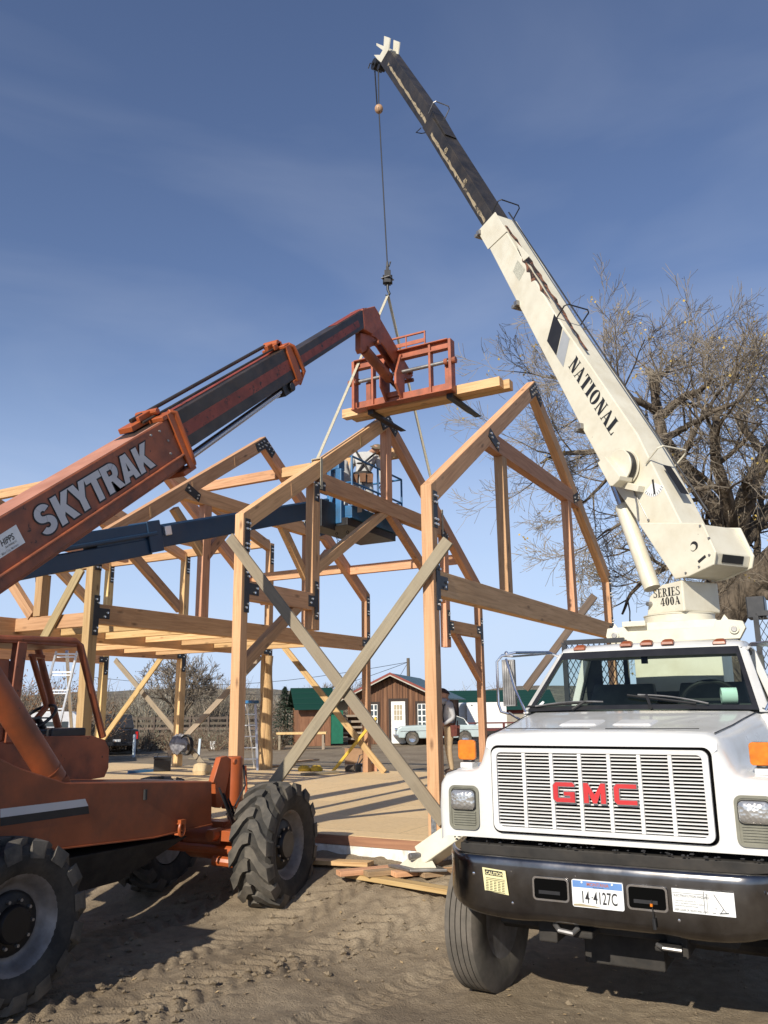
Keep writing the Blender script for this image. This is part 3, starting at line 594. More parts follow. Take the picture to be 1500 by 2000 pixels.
def wheel_big(c, rz, R=.60, w=.44, sgn=1, nl=15, hs=1.1):
    M = Matrix.Translation(c) @ Matrix.Rotation(rz, 4, 'Z')
    X = sgn
    rim = MB(M)
    rim.lathe([(.0, .055), (.20, .055), (.24, .06), (.262, .075), (.272, .095), (.29, .12), (.31, .15), (.335, .165), (.335, .14), (.31, .0), (.31, -.15), (.0, -.15)], (0, 0, 0), (X, 0, 0), 40)
    ob = rim.build('wheel', RIM, tf, smooth=True)
    ty = MB(M)
    hw = w/2
    ty.lathe([(.325, hw*.72), (.36, hw*.86), (.43, hw*.98), (R-.10, hw*.96), (R-.058, hw*.80), (R-.050, hw*.4), (R-.046, 0), (R-.050, -hw*.4), (R-.058, -hw*.80), (R-.10, -hw*.96), (.43, -hw*.98), (.36, -hw*.86), (.325, -hw*.72)], (0, 0, 0), (X, 0, 0), 48, closed=True)
    for s in (-1, 1):
        for k in range(nl):
            t0 = 2*math.pi*(k+(.5 if s > 0 else 0))/nl
            def pt(x, a, r): return (x, r*math.cos(a), r*math.sin(a))
            secs = [(-.06*s*hw, -.02, .0, .075), (.20*hw*s, -.01, .0, .090), (.36*hw*s, .05, .0, .102), (.60*hw*s, .21, -.002, .112), (.92*hw*s, .34, -.014, .118), (1.01*hw*s, .36, -.085, .11)]
            ring = []
            for (x, sw, dr, dt) in secs:
                a0 = t0+sw-dt; a1 = t0+sw+dt; r1 = R+dr-.004*abs(x)/hw; r0 = R-.075 if abs(x) < hw*.97 else R-.13
                ring.append([pt(x, a0-.025, r0), pt(x, a1+.025, r0), pt(x, a1, r1), pt(x, a0, r1)])
            ty.loft(ring, 1, close=True)
    ty.build('tyre', [RUBDARK, RUBBER], ob, smooth=True, angle=30)
    hb_ = MB(M); hb_.lathe([(r_*hs, h_+.112) for r_, h_ in ((0, .035), (.10, .035), (.11, .02), (.115, -.01), (.175, -.02), (.19, -.035), (.195, -.062))], (0, 0, 0), (X, 0, 0), 28)
    for i in range(10):
        a = i*2*math.pi/10; hb_.cyl((X*.08, .155*math.cos(a), .155*math.sin(a)), (X*.122, .155*math.cos(a), .155*math.sin(a)), .014, .012, 6, 1)
    hb_.build('hub', [HUBM, STEEL], ob, smooth=True)
    return ob
wheel_big(RF, math.radians(9), hs=1.25); wheel_big(RR, math.radians(-1), R=.565, hs=1.12)
wheel_big(Vector((2*FC-RF.x, RF.y, .67)), math.radians(9), sgn=-1); wheel_big(Vector((2*FC-RR.x, RR.y, .585)), 0, sgn=-1)
# boom ------------------------------------------------------------
EL = math.radians(37.5); BD = Vector((0, math.cos(EL), math.sin(EL))); BN = Vector((0, -math.sin(EL), math.cos(EL)))
yo, zo = PU(0, 1010, -1.90); BO = Vector((0, yo, zo))
def bp(s, n, u): q = BO+BD*s+BN*n; return (u, q.y, q.z)
def bsec(mb, s0, s1, n0, n1, u0, u1, m=0): return mb.hexa([bp(s0, n0, u0), bp(s0, n0, u1), bp(s1, n0, u1), bp(s1, n0, u0), bp(s0, n1, u0), bp(s0, n1, u1), bp(s1, n1, u1), bp(s1, n1, u0)], m)
s1 = MB(); bsec(s1, -1.9, 2.36, -.52, 0, FC-.19, FC+.19)
for uu in (FC+.19,): bsec(s1, -1.9, 2.34, -.425, -.40, uu-.01, uu+.03)
bsec(s1, -1.9, 2.34, -.56, -.521, FC-.15, FC+.13, 1)
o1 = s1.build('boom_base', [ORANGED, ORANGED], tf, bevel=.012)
tpf = MB(); bsec(tpf, -1.9, 2.2, .001, .005, FC-.18, FC+.18); tpf.build('boom_top_plate', ORPALE, o1)
cf = MB()
cf.tube([bp(2.36, .05, FC+.19), bp(2.42, .02, FC+.215), bp(2.40, -.40, FC+.215), bp(2.40, -.55, FC+.20), bp(2.36, -.60, FC+.1)], .035, 8)
bsec(cf, 2.22, 2.42, .0, .05, FC-.21, FC+.21); bsec(cf, 2.30, 2.42, -.58, .05, FC+.192, FC+.22); bsec(cf, 2.30, 2.42, -.58, .05, FC-.22, FC-.192); bsec(cf, 2.2, 2.42, -.62, -.565, FC-.2, FC+.2)
bsec(cf, 1.95, 2.3, .02, .08, FC-.17, FC+.02); cf.cyl(bp(2.32, .10, FC-.2), bp(2.32, .10, FC+.1), .035, .035, 10); bsec(cf, 2.1, 2.3, .05, .13, FC-.02, FC+.02)
cf.build('boom_collar', ORANGE, o1, bevel=.008, smooth=True)
s2 = MB(); bsec(s2, 1.8, 5.02, -.41, .005, FC-.155, FC+.155); o2 = s2.build('boom_section', GREASE, tf, bevel=.01)
rs = MB(); bsec(rs, 2.43, 4.98, -.28, -.14, FC+.1555, FC+.158); bsec(rs, 2.43, 4.98, .006, .012, FC-.07, FC+.02); rs.build('worn_strip', REDWEAR, o2)
hw = MB(); hw.tube([bp(5.03, .03, FC+.16), bp(5.08, -.02, FC+.19), bp(5.12, -.2, FC+.19), bp(5.14, -.38, FC+.18), bp(5.04, -.52, FC+.1)], .032, 8)
bsec(hw, 4.9, 5.06, .006, .05, FC-.18, FC+.18); bsec(hw, 4.92, 5.06, -.45, .03, FC+.157, FC+.185); bsec(hw, 4.92, 5.06, -.45, .03, FC-.185, FC-.157); bsec(hw, 4.85, 5.06, -.50, -.415, FC-.16, FC+.16)
hw.cyl(bp(4.92, .09, FC-.12), bp(4.92, .09, FC+.10), .05, .05, 12); bsec(hw, 4.75, 4.98, .03, .12, FC-.02, FC+.03); bsec(hw, 4.8, 5.0, .03, .10, FC+.07, FC+.10)
hw.build('boom_collar', ORANGE, o2, bevel=.008, smooth=True)
rd = MB(); rd.cyl(bp(2.1, .105, FC-.1), bp(4.95, .105, FC-.1), .022, .022, 10); rd.cyl(bp(2.1, .06, FC+.05), bp(4.95, .05, FC+.05), .014, .014, 8); rd.build('hose_rod', GREASE, o2, smooth=True)
cy = MB(); cy.cyl(bp(2.2, -.52, FC+.06), bp(4.8, -.47, FC+.06), .042, .042, 14); cy.build('extend_rod', CHROMEROD, o2, smooth=True)
eb = MB(); bsec(eb, 4.62, 4.86, -.55, -.41, FC-.08, FC+.12); eb.cyl(bp(4.8, -.48, FC-.1), bp(4.8, -.48, FC+.16), .06, .06, 12); eb.build('rod_eye', BLKSTEEL, o2, bevel=.01)
s3 = MB(); bsec(s3, 4.5, 7.62, -.36, -.10, FC-.115, FC+.115); o3 = s3.build('boom_section', GREASE, tf, bevel=.01)
rs = MB(); bsec(rs, 5.15, 7.2, -.30, -.20, FC+.1155, FC+.118); bsec(rs, 6.6, 7.6, -.099, -.093, FC-.08, FC+.08); rs.build('worn_strip', REDWEAR, o3)
hz_ = MB(); 
for k, (yy, zz) in enumerate(((-1.55, 1.22), (-1.48, 1.16), (-1.40, 1.10))): hz_.tube([(US+.004, yy, zz), (US+.05, yy+.05, zz-.16), (US+.03, yy+.22, zz-.42), (US-.1, yy+.36, zz-.50)], .012, 6)
hz_.tube([(UJ+.08, -1.0, 1.40), (UJ+.16, -1.06, 1.2), (UJ+.14, -1.2, 1.0), (US+.0, -1.42, .95)], .010, 6); hz_.build('hydraulic_hose', SATIN, tf, smooth=True)
bb_ = MB()
for s_, n_2 in ((2.12, -.07), (2.18, -.20), (2.14, -.33), (1.98, -.06)): bb_.cyl(bp(s_, n_2, FC+.19), bp(s_, n_2, FC+.202), .014, .012, 8)
bb_.build('boom_bolt', STEEL, o1)
wl_ = MB(); wl_.tube([(US+.002, fr[1][0]+.0, fr[1][1]), (US+.004, fr[2][0], fr[2][1]), (US+.004, fr[3][0], fr[3][1])], .008, 5); wl_.build('weld_seam', ORANGE2, tf)
# lettering on boom base
Mt = basis(bp(.27, -.345, FC+.193), (0, BD.y, BD.z), (0, BN.y, BN.z))
def grow(P_, g):
    n = len(P_); ar = sum(P_[i][0]*P_[(i+1) % n][1]-P_[(i+1) % n][0]*P_[i][1] for i in range(n)); sg = 1 if ar > 0 else -1; R_2 = []
    for i in range(n):
        a, b, c = Vector(P_[i-1]), Vector(P_[i]), Vector(P_[(i+1) % n]); d1 = (b-a).normalized(); d2 = (c-b).normalized(); n1 = Vector((d1.y, -d1.x))*sg; n2 = Vector((d2.y, -d2.x))*sg
        m_ = n1+n2; k = g*2/max(.5, m_.length_squared); R_2.append((b.x+m_.x*k, b.y+m_.y*k))
    return R_2
def heavy(ch, g=0):
    R3 = []
    def arc(cx, cy, rx, ry, ix, iy, a0, a1, n=18):
        e = 0 if g == 0 else 7
        for i in range(n):
            t0 = math.radians(a0-e+(a1-a0+2*e)*i/n); t1 = math.radians(a0-e+(a1-a0+2*e)*(i+1)/n); f = lambda t, x, y: (cx+x*math.cos(t), cy+y*math.sin(t))
            R3.append([f(t0, max(.01, ix-g), max(.01, iy-g)), f(t0, rx+g, ry+g), f(t1, rx+g, ry+g), f(t1, max(.01, ix-g), max(.01, iy-g))])
    L3 = {'T': [[(0, .75), (.25, .75), (.25, 0), (.53, 0), (.53, .75), (.78, .75), (.78, 1), (0, 1)]], 'Y': [[(0, 1), (.30, 1), (.42, .70), (.54, 1), (.84, 1), (.56, .42), (.56, 0), (.28, 0), (.28, .42)]],
     'K': [[(0, 0), (0, 1), (.28, 1), (.28, .62), (.52, 1), (.84, 1), (.53, .56), (.88, 0), (.56, 0), (.36, .36), (.28, .24), (.28, 0)]],
     'A': [[(0, 0), (.28, 0), (.325, .17), (.565, .17), (.61, 0), (.89, 0), (.60, 1), (.445, 1), (.445, .70), (.505, .36), (.385, .36), (.445, .70), (.445, 1), (.29, 1)]],
     'R': [[(0, 0), (.28, 0), (.28, .37), (.36, .37), (.55, 0), (.86, 0), (.60, .44), (.45, .58), (.28, .58), (.28, .79), (.45, .79), (.45, 1), (0, 1)]]}
    for p in L3.get(ch, []): R3.append(grow(p, g))
    if ch == 'R': arc(.45, .69, .34, .31, .06, .105, -88, 90)
    if ch == 'S': arc(.38, .70, .36, .30, .10, .09, 25, 270); arc(.38, .30, .38, .30, .11, .09, -155, 90)
    return R3
tx = MB(); tx2 = MB(); h = .265
for i, (chh, x) in enumerate([('S', 0), ('K', .83), ('Y', 1.62), ('T', 2.40), ('R', 3.18), ('A', 4.00), ('K', 4.90)]):
    for gg, mb_, dz in ((.055, tx, 0), (0, tx2, .006)):
        for k, p in enumerate(heavy(chh, gg)): mb_.add([Mt @ Vector((.005+(x+.02)*h*1.04+q[0]*h*1.0+(.003 if gg else 0), q[1]*h-(.003 if gg else 0), dz+.0004*(k % 7)+.0005*i)) for q in p], [tuple(range(len(p)))])
tx.build('letter_outline', BLKTXT, o1, recalc=False); tx2.build('boom_lettering', GREYTXT, o1, recalc=False)
dc = MB(); dc.add([bp(-.62, -.13, FC+.1925), bp(-.62, -.29, FC+.1925), bp(.10, -.29, FC+.1925), bp(.10, -.12, FC+.1925)], [(0, 1, 2, 3)], 0)
textfaces(dc, 'HIPPS', basis(bp(-.115, -.215, FC+.195), (0, BD.y, BD.z), (0, BN.y, BN.z)), .052, 1, .02, .78, .2)
textfaces(dc, 'Steel Building LLC', basis(bp(-.09, -.243, FC+.195), (0, BD.y, BD.z), (0, BN.y, BN.z)), .016, 1, .01, .75)
textfaces(dc, 'Miles City, Montana', basis(bp(-.15, -.28, FC+.195), (0, BD.y, BD.z), (0, BN.y, BN.z)), .022, 2, .01, .72)
dc.build('owner_decal', [DECALW, BLKTXT, GREYSTR], o1, recalc=False)
# lift cylinder
UL = -1.83; py_, pz0 = PU(113, 1535, UL); pA = Vector((UL, py_, pz0)); q1_ = PU(-20, 1325, UL); pB = Vector((UL, q1_[0], q1_[1])); dd = (pB-pA).normalized()
lc = MB(); lc.cyl(pA+dd*.07, pA+dd*1.25, .105, .105, 24); lc.cyl(pA+dd*.06, pA+dd*.085, .09, .105, 24); lc.cyl(pA+dd*.165, pA+dd*.175, .109, .109, 24)
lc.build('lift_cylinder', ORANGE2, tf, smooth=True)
lg = MB(); lg.px([(pA.y-.06, pA.z+.02), (pA.y-.02, pA.z-.10), (pA.y+.05, pA.z-.10), (pA.y+.09, pA.z), (pA.y+.04, pA.z+.09)], UL+.03, UL+.07); lg.px([(pA.y-.06, pA.z+.02), (pA.y-.02, pA.z-.10), (pA.y+.05, pA.z-.10), (pA.y+.09, pA.z), (pA.y+.04, pA.z+.09)], UL-.07, UL-.03); lg.cyl(pA-Vector((.09, 0, 0)), pA+Vector((.10, 0, 0)), .035, .035, 14)
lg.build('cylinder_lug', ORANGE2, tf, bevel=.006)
sh = MB(); sh.cyl(pA+dd*1.25, pA+dd*1.9, .06, .06, 16); sh.build('cylinder_rod', CHROMEROD, tf, smooth=True)
# cab
UR, ULf = -2.62, -3.30
R_ = lambda x, y: PU(x, y, UR)
cb = MB()
base = [R_(85, 1438), R_(180, 1437), R_(205, 1445), R_(213, 1462), R_(212, 1500), R_(204, 1518), R_(100, 1535), (-3.6, 1.15), (-3.6, 1.72), (-2.95, 1.78)]
cb.px(base, ULf, UR)
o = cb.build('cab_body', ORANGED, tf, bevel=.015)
cg = MB()
rA, rB = R_(160, 1247), R_(205, 1440); rC = (-3.75, R_(0, 1242)[1]); bB = (-3.4, 1.75)
for uu in (UR-.03, ULf+.03):
    cg.tube([(uu, rC[0], rC[1]-.03), (uu, rA[0]-.06, rA[1]-.03), (uu, rA[0]+.01, rA[1]-.07), (uu, rB[0], rB[1])], .038, 8)
    cg.bar((uu, -3.3, rC[1]-.04), (uu, -3.35, 1.72), .10, .09, (1, 0, 0)); cg.bar((uu, -3.72, rC[1]-.04), (uu, -3.72, 1.5), .08, .08, (1, 0, 0))
cg.box((ULf, -3.75, rC[1]-.055), (UR, rA[0]-.05, rC[1]-.02)); cg.box((ULf+.05, rA[0]-.1, rA[1]-.09), (UR-.05, rA[0]-.04, rA[1]-.03))
cg.box((UR-.07, -4.4, 1.74), (UR-.02, -3.40, rC[1]-.20)); cg.box((ULf+.02, -4.4, 1.74), (ULf+.07, -3.7, rC[1]-.06))
cg.build('cab_guard', ORANGED, o, bevel=.008, smooth=True)
dsh = MB(); dsh.box((ULf+.06, -2.85, 1.74), (UR-.06, R_(180, 1437)[0]-.02, 1.83)); dsh.box((ULf+.2, -3.35, 1.5), (UR-.12, -3.2, 2.45)); dsh.box((ULf+.18, -3.3, 1.5), (UR-.1, -2.9, 1.72))
dsh.build('dash_and_seat', SATIN, o, bevel=.02)
sw = MB(); cx = Vector((FC-.87, -2.80, 1.93)); nrm = Vector((0, -.62, .78)); e1 = Vector((1, 0, 0)); e2 = nrm.cross(e1)
sw.tube([cx+(e1*math.cos(t)+e2*math.sin(t))*.19 for t in [i*math.pi/12 for i in range(24)]], .016, 8, closed=True); sw.bar(cx-e1*.18, cx+e1*.18, .03, .015); sw.cyl(cx, cx-nrm*.3, .03, .035, 10); sw.build('steering_wheel', SATIN, o, smooth=True)
lv = MB(); ya, za = PU(62, 1280, -3.0); yb, zb = PU(92, 1405, -3.0); lv.tube([(-3.0, ya, za), (-3.0, yb-.05, zb+.2), (-3.0, yb-.02, zb+.12), (-3.0, yb-.15, zb-.02)], .03, 8); lv.bar((-3.0, ya-.02, za), (-3.0, ya+.14, za-.01), .05, .03); lv.build('door_post', ORANGE, o, smooth=True)
# gooseneck head, carriage, forks
UH = -2.05
K = lambda x, y: PU(x, y, UH)
hd = MB()
neck = [K(714, 604), K(724, 600), K(737, 619), K(804, 734), K(797, 744), K(785, 736), K(746, 676), K(730, 660), K(712, 650)]
hd.px(neck, FC-.075, FC-.045); hd.px(neck, FC+.045, FC+.075)
hd.px([K(700, 606), K(724, 600), K(735, 618), K(736, 640), K(720, 655), K(703, 645)], FC-.118, FC+.118)
hd.px([K(703, 650), K(735, 655), K(733, 672), K(707, 690), K(703, 682)], FC-.05, FC+.05)
o = hd.build('boom_head', CARRM, tf, bevel=.01)
kc = MB(); a = Vector((FC, *K(716, 682))); b = Vector((FC, *K(764, 738))); kc.cyl(a, b, .085, .085, 18); e = Vector((FC, *K(782, 760)))
for px_ in (K(731, 671), K(795, 729), K(797, 744)): kc.cyl((FC-.14, *px_), (FC+.14, *px_), .035, .035, 12)
kco = kc.build('tilt_cylinder', ORANGED, o, smooth=True) if False else None
kq = MB(); kq.cyl(a, b, .085, .085, 18); kq.build('tilt_cylinder', ORANGED, o, smooth=True)
kq = MB(); kq.cyl(b, e, .04, .04, 12); kq.build('cylinder_rod', CHROMEROD, o, smooth=True)
for px_ in (K(731, 671), K(795, 729), K(797, 744)): kq = MB(); kq.cyl((FC-.14, *px_), (FC+.14, *px_), .035, .035, 12); kq.build('pivot_pin', ORANGED, o, smooth=True)
VC = 3.05
ca = MB()
z0, z1 = 6.91, 7.78; x0, x1 = -2.90, -1.03
def vb(xa, xb, za, zb, ya=VC-.05, yb=VC+.05): ca.box((xa, ya, za), (xb, yb, zb))
vb(x0, x0+.05, z0, z1, VC-.06, VC+.10); vb(x1-.05, x1, z0, z1, VC-.06, VC+.10); vb(x0+.05, x1-.05, z1-.13, z1-.005, VC-.01, VC+.02); vb(x0+.05, x1-.05, z1-.015, z1+.005, VC-.08, VC+.06)
vb(x0+.05, x1-.05, z0, z0+.13, VC-.012, VC+.02); vb(x0, x1, z0-.02, z0-.001, VC-.09, VC+.10); vb(x0+.05, x1-.05, z1-.16, z1-.135, VC-.06, VC+.05)
for xx in (-2.50, -1.42): vb(xx-.02, xx+.02, z0+.002, z1-.02, VC-.055, VC+.06)
for xx in (-2.62, -1.14): vb(xx-.045, xx+.045, z0+.01, z0+.47, VC+.025, VC+.06)
for xx in (FC-.14, FC+.14): ca.px([(VC-.25, 7.12), (VC-.06, 6.92), (VC+.05, 6.92), (VC+.05, 7.74), (VC-.06, 7.70), (VC-.25, 7.30)], xx-.02, xx+.02)
vb(FC-.14, FC+.14, 6.99, 7.08)
for (xa, xb) in ((-2.22, -1.50),):
    vb(xa, xa+.025, z1, z1+.26, VC-.02, VC+.01); vb(xb-.025, xb, z1, z1+.26, VC-.02, VC+.01); vb(xa, xb, z1+.235, z1+.265, VC-.022, VC+.012); vb(xa+.025, xb-.025, z1+.07, z1+.14, VC-.01, VC+.005); vb((xa+xb)/2-.01, (xa+xb)/2+.01, z1, z1+.235, VC-.018, VC+.008)
o = ca.build('fork_carriage', CARRM, tf, bevel=.005)
sf = MB(); sf.cyl((x0-.06, VC-.02, 7.40), (x1+.06, VC-.02, 7.40), .032, .032, 14); sf.build('fork_shaft', STEEL, o, smooth=True)
for xx in (x0+.1, x1-.1, x0-.04, x1+.04): MB().cyl((xx-.03, VC-.02, 7.40), (xx+.03, VC-.02, 7.40), .055, .055, 12).build('shaft_collar', ORANGED, o)
for xx in (-2.60, -1.13):
    fk = MB(); fk.px([(VC+.06, 7.42), (VC+.105, 7.42), (VC+.105, 6.87), (VC+1.25, 6.855), (VC+1.25, 6.845), (VC+.8, 6.82), (VC+.06, 6.81)], xx-.055, xx+.055); fk.build('fork', BLKSTEEL, o, bevel=.004)
# timbers carried on the forks
GT = 'timbers lying on the forks'
stick('loose_timber', (-3.22, VC+.22, 6.955), (-.30, VC+.22, 6.955), .16, .155, None, PINE, label='front one of the two timbers riding on the raised forks', cat='timber', group=GT)
stick('loose_timber', (-3.12, VC+.395, 6.955), (-.20, VC+.395, 6.955), .16, .155, None, PINE, label='rear one of the two timbers riding on the raised forks', cat='timber', group=GT)
# ================================================================ BLUE BOOM LIFT
tl_ = thing('boom_lift', 'blue boom lift with dark blue boom reaching through the frame to its basket', 'boom lift', (-3.9, -7, 0))
A = pd(100, 1085, 9.2); B = pd(645, 990, 14.35); ld = (B-A).normalized(); ls = ld.cross(Vector((0, 0, 1))).normalized(); lu = ls.cross(ld)
def lsec(mb, t0, t1, h0, h1, w, m=0): 
    return mb.hexa([A+ld*t0+lu*h0-ls*w, A+ld*t0+lu*h0+ls*w, A+ld*t1+lu*h0+ls*w, A+ld*t1+lu*h0-ls*w, A+ld*t0+lu*h1-ls*w, A+ld*t0+lu*h1+ls*w, A+ld*t1+lu*h1+ls*w, A+ld*t1+lu*h1-ls*w], m)
tj = 1.55; LL = (B-A).length
lo = MB(); lsec(lo, -4.2, tj, .02, .20, .15); lsec(lo, -4.2, tj-.15, -.20, .0, .13); lsec(lo, -4.2, tj-.05, .03, .075, .18); lsec(lo, tj-.2, tj+.03, -.18, .215, .165)
lo.build('outer_boom', NAVY, tl_, bevel=.012)
li = MB(); lsec(li, tj-1, LL+.05, -.14, .14, .12); lsec(li, tj-1, LL, .10, .155, .09); li.build('inner_boom', NAVY, tl_, bevel=.012)
lk = MB(); lsec(lk, tj+.1, tj+.22, .0, .12, .16); lk.build('boom_block', ALU, tl_, bevel=.01)
pe = A+ld*(-4.2)
bs = MB(); bs.hexa([(pe.x-.9, pe.y-1.2, .5), (pe.x+.9, pe.y-1.2, .5), (pe.x+.9, pe.y+1.3, .5), (pe.x-.9, pe.y+1.3, .5), (pe.x-.8, pe.y-1.1, 1.1), (pe.x+.8, pe.y-1.1, 1.1), (pe.x+.8, pe.y+1.2, 1.1), (pe.x-.8, pe.y+1.2, 1.1)])
bs.bar((pe.x, pe.y, 1.1), (pe.x, pe.y, pe.z+.2), .5, .5, (0, 1, 0)); bs.build('lift_base', BLUE, tl_, bevel=.03)
for sx in (-1, 1):
    for sy in (-1, 1):
        MB().lathe([(0, -.14), (.40, -.14), (.44, -.1), (.44, .1), (.40, .14), (0, .14)], (pe.x+sx*.95, pe.y+sy*.95, .44), (1, 0, 0), 24).build('wheel', RUBBER, tl_, smooth=True)
# basket
bk = MB(); bx0, bx1, by0, by1, bz = -3.90, -3.06, 3.25, 5.05, 5.10
bk.box((bx0, by0, bz), (bx1, by1, bz+.04)); bk.box((bx0, by0, bz+.04), (bx0+.02, by1, bz+.22)); bk.box((bx1-.02, by0, bz+.04), (bx1, by1, bz+.22)); bk.box((bx0+.02, by0, bz+.04), (bx1-.02, by0+.02, bz+.22)); bk.box((bx0+.02, by1-.02, bz+.04), (bx1-.02, by1, bz+.22))
o = bk.build('basket_floor', BLUE, tl_, bevel=.005)
rl = MB()
cs = [(bx0, by0), (bx1, by0), (bx1, by1), (bx0, by1)]
for hz in (1.08, .62):
    for (p, q) in zip(cs, cs[1:]+cs[:1]): rl.tube([(p[0], p[1], bz+hz), (q[0], q[1], bz+hz)], .019, 8)
for (x, y) in cs+[(bx1, by0+.9), (bx0, by0+.9)]: rl.tube([(x, y, bz+.2), (x, y, bz+1.08)], .02, 8)
rl.build('guard_rail', BLUE, o, smooth=True)
cbx = MB(); cbx.box((bx0+.25, by0-.10, bz+.86), (bx1-.20, by0+.10, bz+1.06)); cbx.box((bx0+.42, by0-.14, bz-.02), (bx0+.50, by0-.02, bz+.86)); cbx.box((bx1-.26, by0-.12, bz-.1), (bx1-.14, by0-.02, bz+.86)); cbx.bar((bx0+.46, by0-.10, bz+.2), (bx1-.2, by0-.10, bz+.75), .05, .05)
cbx.build('control_mount', BLUE, o, bevel=.015)
us = MB(); us.box((bx0+.05, by0-.10, bz-.14), (bx1-.03, by1-.2, bz-.005)); us.box((bx0+.35, by0-.55, bz-.22), (bx1-.25, by0-.12, bz+.25)); us.tube([(bx0+.2, by0-.3, bz+.3), (bx0+.15, by0-.4, bz-.1), (bx0+.3, by0-.5, bz-.25)], .02, 6)
us.build('basket_bracket', SATIN, o, bevel=.01)
cn = MB(); 
for i in range(15):
    t = i/14; c = Vector((bx1-.15-.22*t, by0+.1, bz-.22-.28*(1-(2*t-1)**2))); cn.tube([c+Vector((.02*math.cos(q), .012*math.sin(q) if i % 2 else 0, .026*math.sin(q))) for q in [k*math.pi/4 for k in range(8)]], .006, 5, closed=True)
cn.build('safety_chain', BLKSTEEL, o)
dl = MB(); px4 = [pu(698, 1001, bx1+.003), pu(707, 1000, bx1+.003), pu(707, 990, bx1+.003), pu(698, 991, bx1+.003)]; dl.add(px4, [(0, 1, 2, 3)]); dl.build('warning_label', DECALW, o, recalc=False)
# ================================================================ TRUCK (white conventional cab)
TO = Vector((2.556, -3.172, 0)); TZ = 0.01056
tk = thing('crane_truck', 'white conventional cab truck parked nose on, red badge on its slatted grille', 'truck', TO, TZ)
TM = WM[tk.name]
def T(): return MB(TM)
def sec(y, zc, xs, xf, zf, zb, e=0.0):
    P = [(0, zc), (.35, zc-.003), (xs-.10, zc-.012), (xs-.035, zc-.035), (xs-.008, zc-.075), (xs+.012, zc-.15), (xs+.03, zf+.06), (xs+.055, zf+.02), (xs+.10, zf), (xf-.12, zf-.006), (xf-.045, zf-.03), (xf-.008, zf-.085), (xf+.004, (zf+zb)/2), (xf, zb)]
    Q = []
    for i, (x, z) in enumerate(P):
        k = e; x2 = x-(k if i > 3 else 0); z2 = z-(k if i < 12 else 0)
        if i == len(P)-1: z2 = z+k*.4
        Q.append((max(0, x2), z2))
    full = [(-x, z) for x, z in Q[:0:-1]]+Q
    return [(x, y, z) for x, z in full]
hb = T()
rings = [sec(.128, 1.835, .76, 1.098, 1.575, 1.125, .075), sec(.132, 1.835, .76, 1.098, 1.575, 1.12, .045), sec(.15, 1.835, .76, 1.098, 1.575, 1.115, .02), sec(.185, 1.835, .76, 1.10, 1.575, 1.115, .006), sec(.25, 1.838, .765, 1.108, 1.578, 1.12, 0), sec(.45, 1.852, .785, 1.13, 1.585, 1.19, 0), sec(.7, 1.873, .815, 1.17, 1.588, 1.32, 0), sec(1.0, 1.905, .85, 1.175, 1.58, 1.36, 0), sec(1.25, 1.93, .88, 1.165, 1.56, 1.2, 0), sec(1.42, 1.945, .90, 1.14, 1.54, .9, 0)]
hb.loft(rings); hood = hb.build('hood', WHITE, tk, smooth=True, angle=50)
# hood seam lines and raised vent pads
sm = T()
for s in (-1, 1):
    sm.tube([(s*(xs-.055), y, zc-.019) for y, zc, xs in ((.22, 1.836, .763), (.45, 1.852, .785), (.7, 1.873, .815), (1.0, 1.905, .85), (1.42, 1.945, .90))], .004, 4)
    sm.tube([(s*x, .24+.0*x, 1.842) for x in (.05, .3, .62)], .0025, 4)
    fs_ = sec(.235, 1.8375, .764, 1.106, 1.577, 1.12, -.001); half = fs_[len(fs_)//2:]; sm.tube([(s*x, y, z) for x, y, z in half[9:]], .0028, 4)
    sm.tube([(s*1.13, .45, 1.22), (s*1.16, .7, 1.36), (s*1.165, 1.0, 1.40), (s*1.15, 1.25, 1.26)], .004, 4)
sm.build('hood_seam', BLACK, hood)
vp = T()
for xa in (-.34, .02): vp.hexa([(xa, .50, 1.850), (xa+.27, .50, 1.850), (xa+.27, .78, 1.873), (xa, .78, 1.873), (xa+.02, .52, 1.866), (xa+.25, .52, 1.866), (xa+.25, .76, 1.888), (xa+.02, .76, 1.888)])
vp.build('vent_pad', GRILLEW, hood, bevel=.004)
# stone chips along the lower edge of the front panel
chp = T(); rch = random.Random(12)
for k in range(46):
    x = rch.uniform(-1.02, 1.02); z = 1.128+abs(rch.gauss(0, .010)); w_ = rch.uniform(.003, .016); h_ = rch.uniform(.002, .006); chp.add([(x-w_, .1262, z-h_), (x+w_*.4, .1262, z-h_*1.2), (x+w_, .1262, z+h_*.3), (x, .1262, z+h_), (x-w_*.8, .1262, z+h_*.5)], [(0, 1, 2, 3, 4)])
chp.build('paint_chip', SATIN, hood, recalc=False)
# grille
def rrect(x0, x1, z0, z1, r, n=5):
    pts = []
    for cx, cz, a0 in ((x1-r, z1-r, 0), (x0+r, z1-r, 90), (x0+r, z0+r, 180), (x1-r, z0+r, 270)):
        for i in range(n+1):
            a = math.radians(a0+90*i/n); pts.append((cx+r*math.cos(a), cz+r*math.sin(a)))
    return pts
def rframe(mb, o, i, y0, y1, m=0):
    n = len(o)
    vs = [(x, y0, z) for x, z in o]+[(x, y0, z) for x, z in i]+[(x, y1, z) for x, z in o]+[(x, y1, z) for x, z in i]
    fs = []
    for k in range(n):
        q = (k+1) % n; fs += [(k, q, n+q, n+k), (2*n+k, 3*n+k, 3*n+q, 2*n+q), (k, 2*n+k, 2*n+q, q), (n+k, n+q, 3*n+q, 3*n+k)]
    mb.add(vs, fs, m)
bp_ = T(); bp_.py(rrect(-.692, .692, 1.192, 1.738, .05), .121, .129); bk_ = bp_.build('grille_shade_panel', HOLLOW, tk)  # black surround panel, also standing for the shade behind the slats
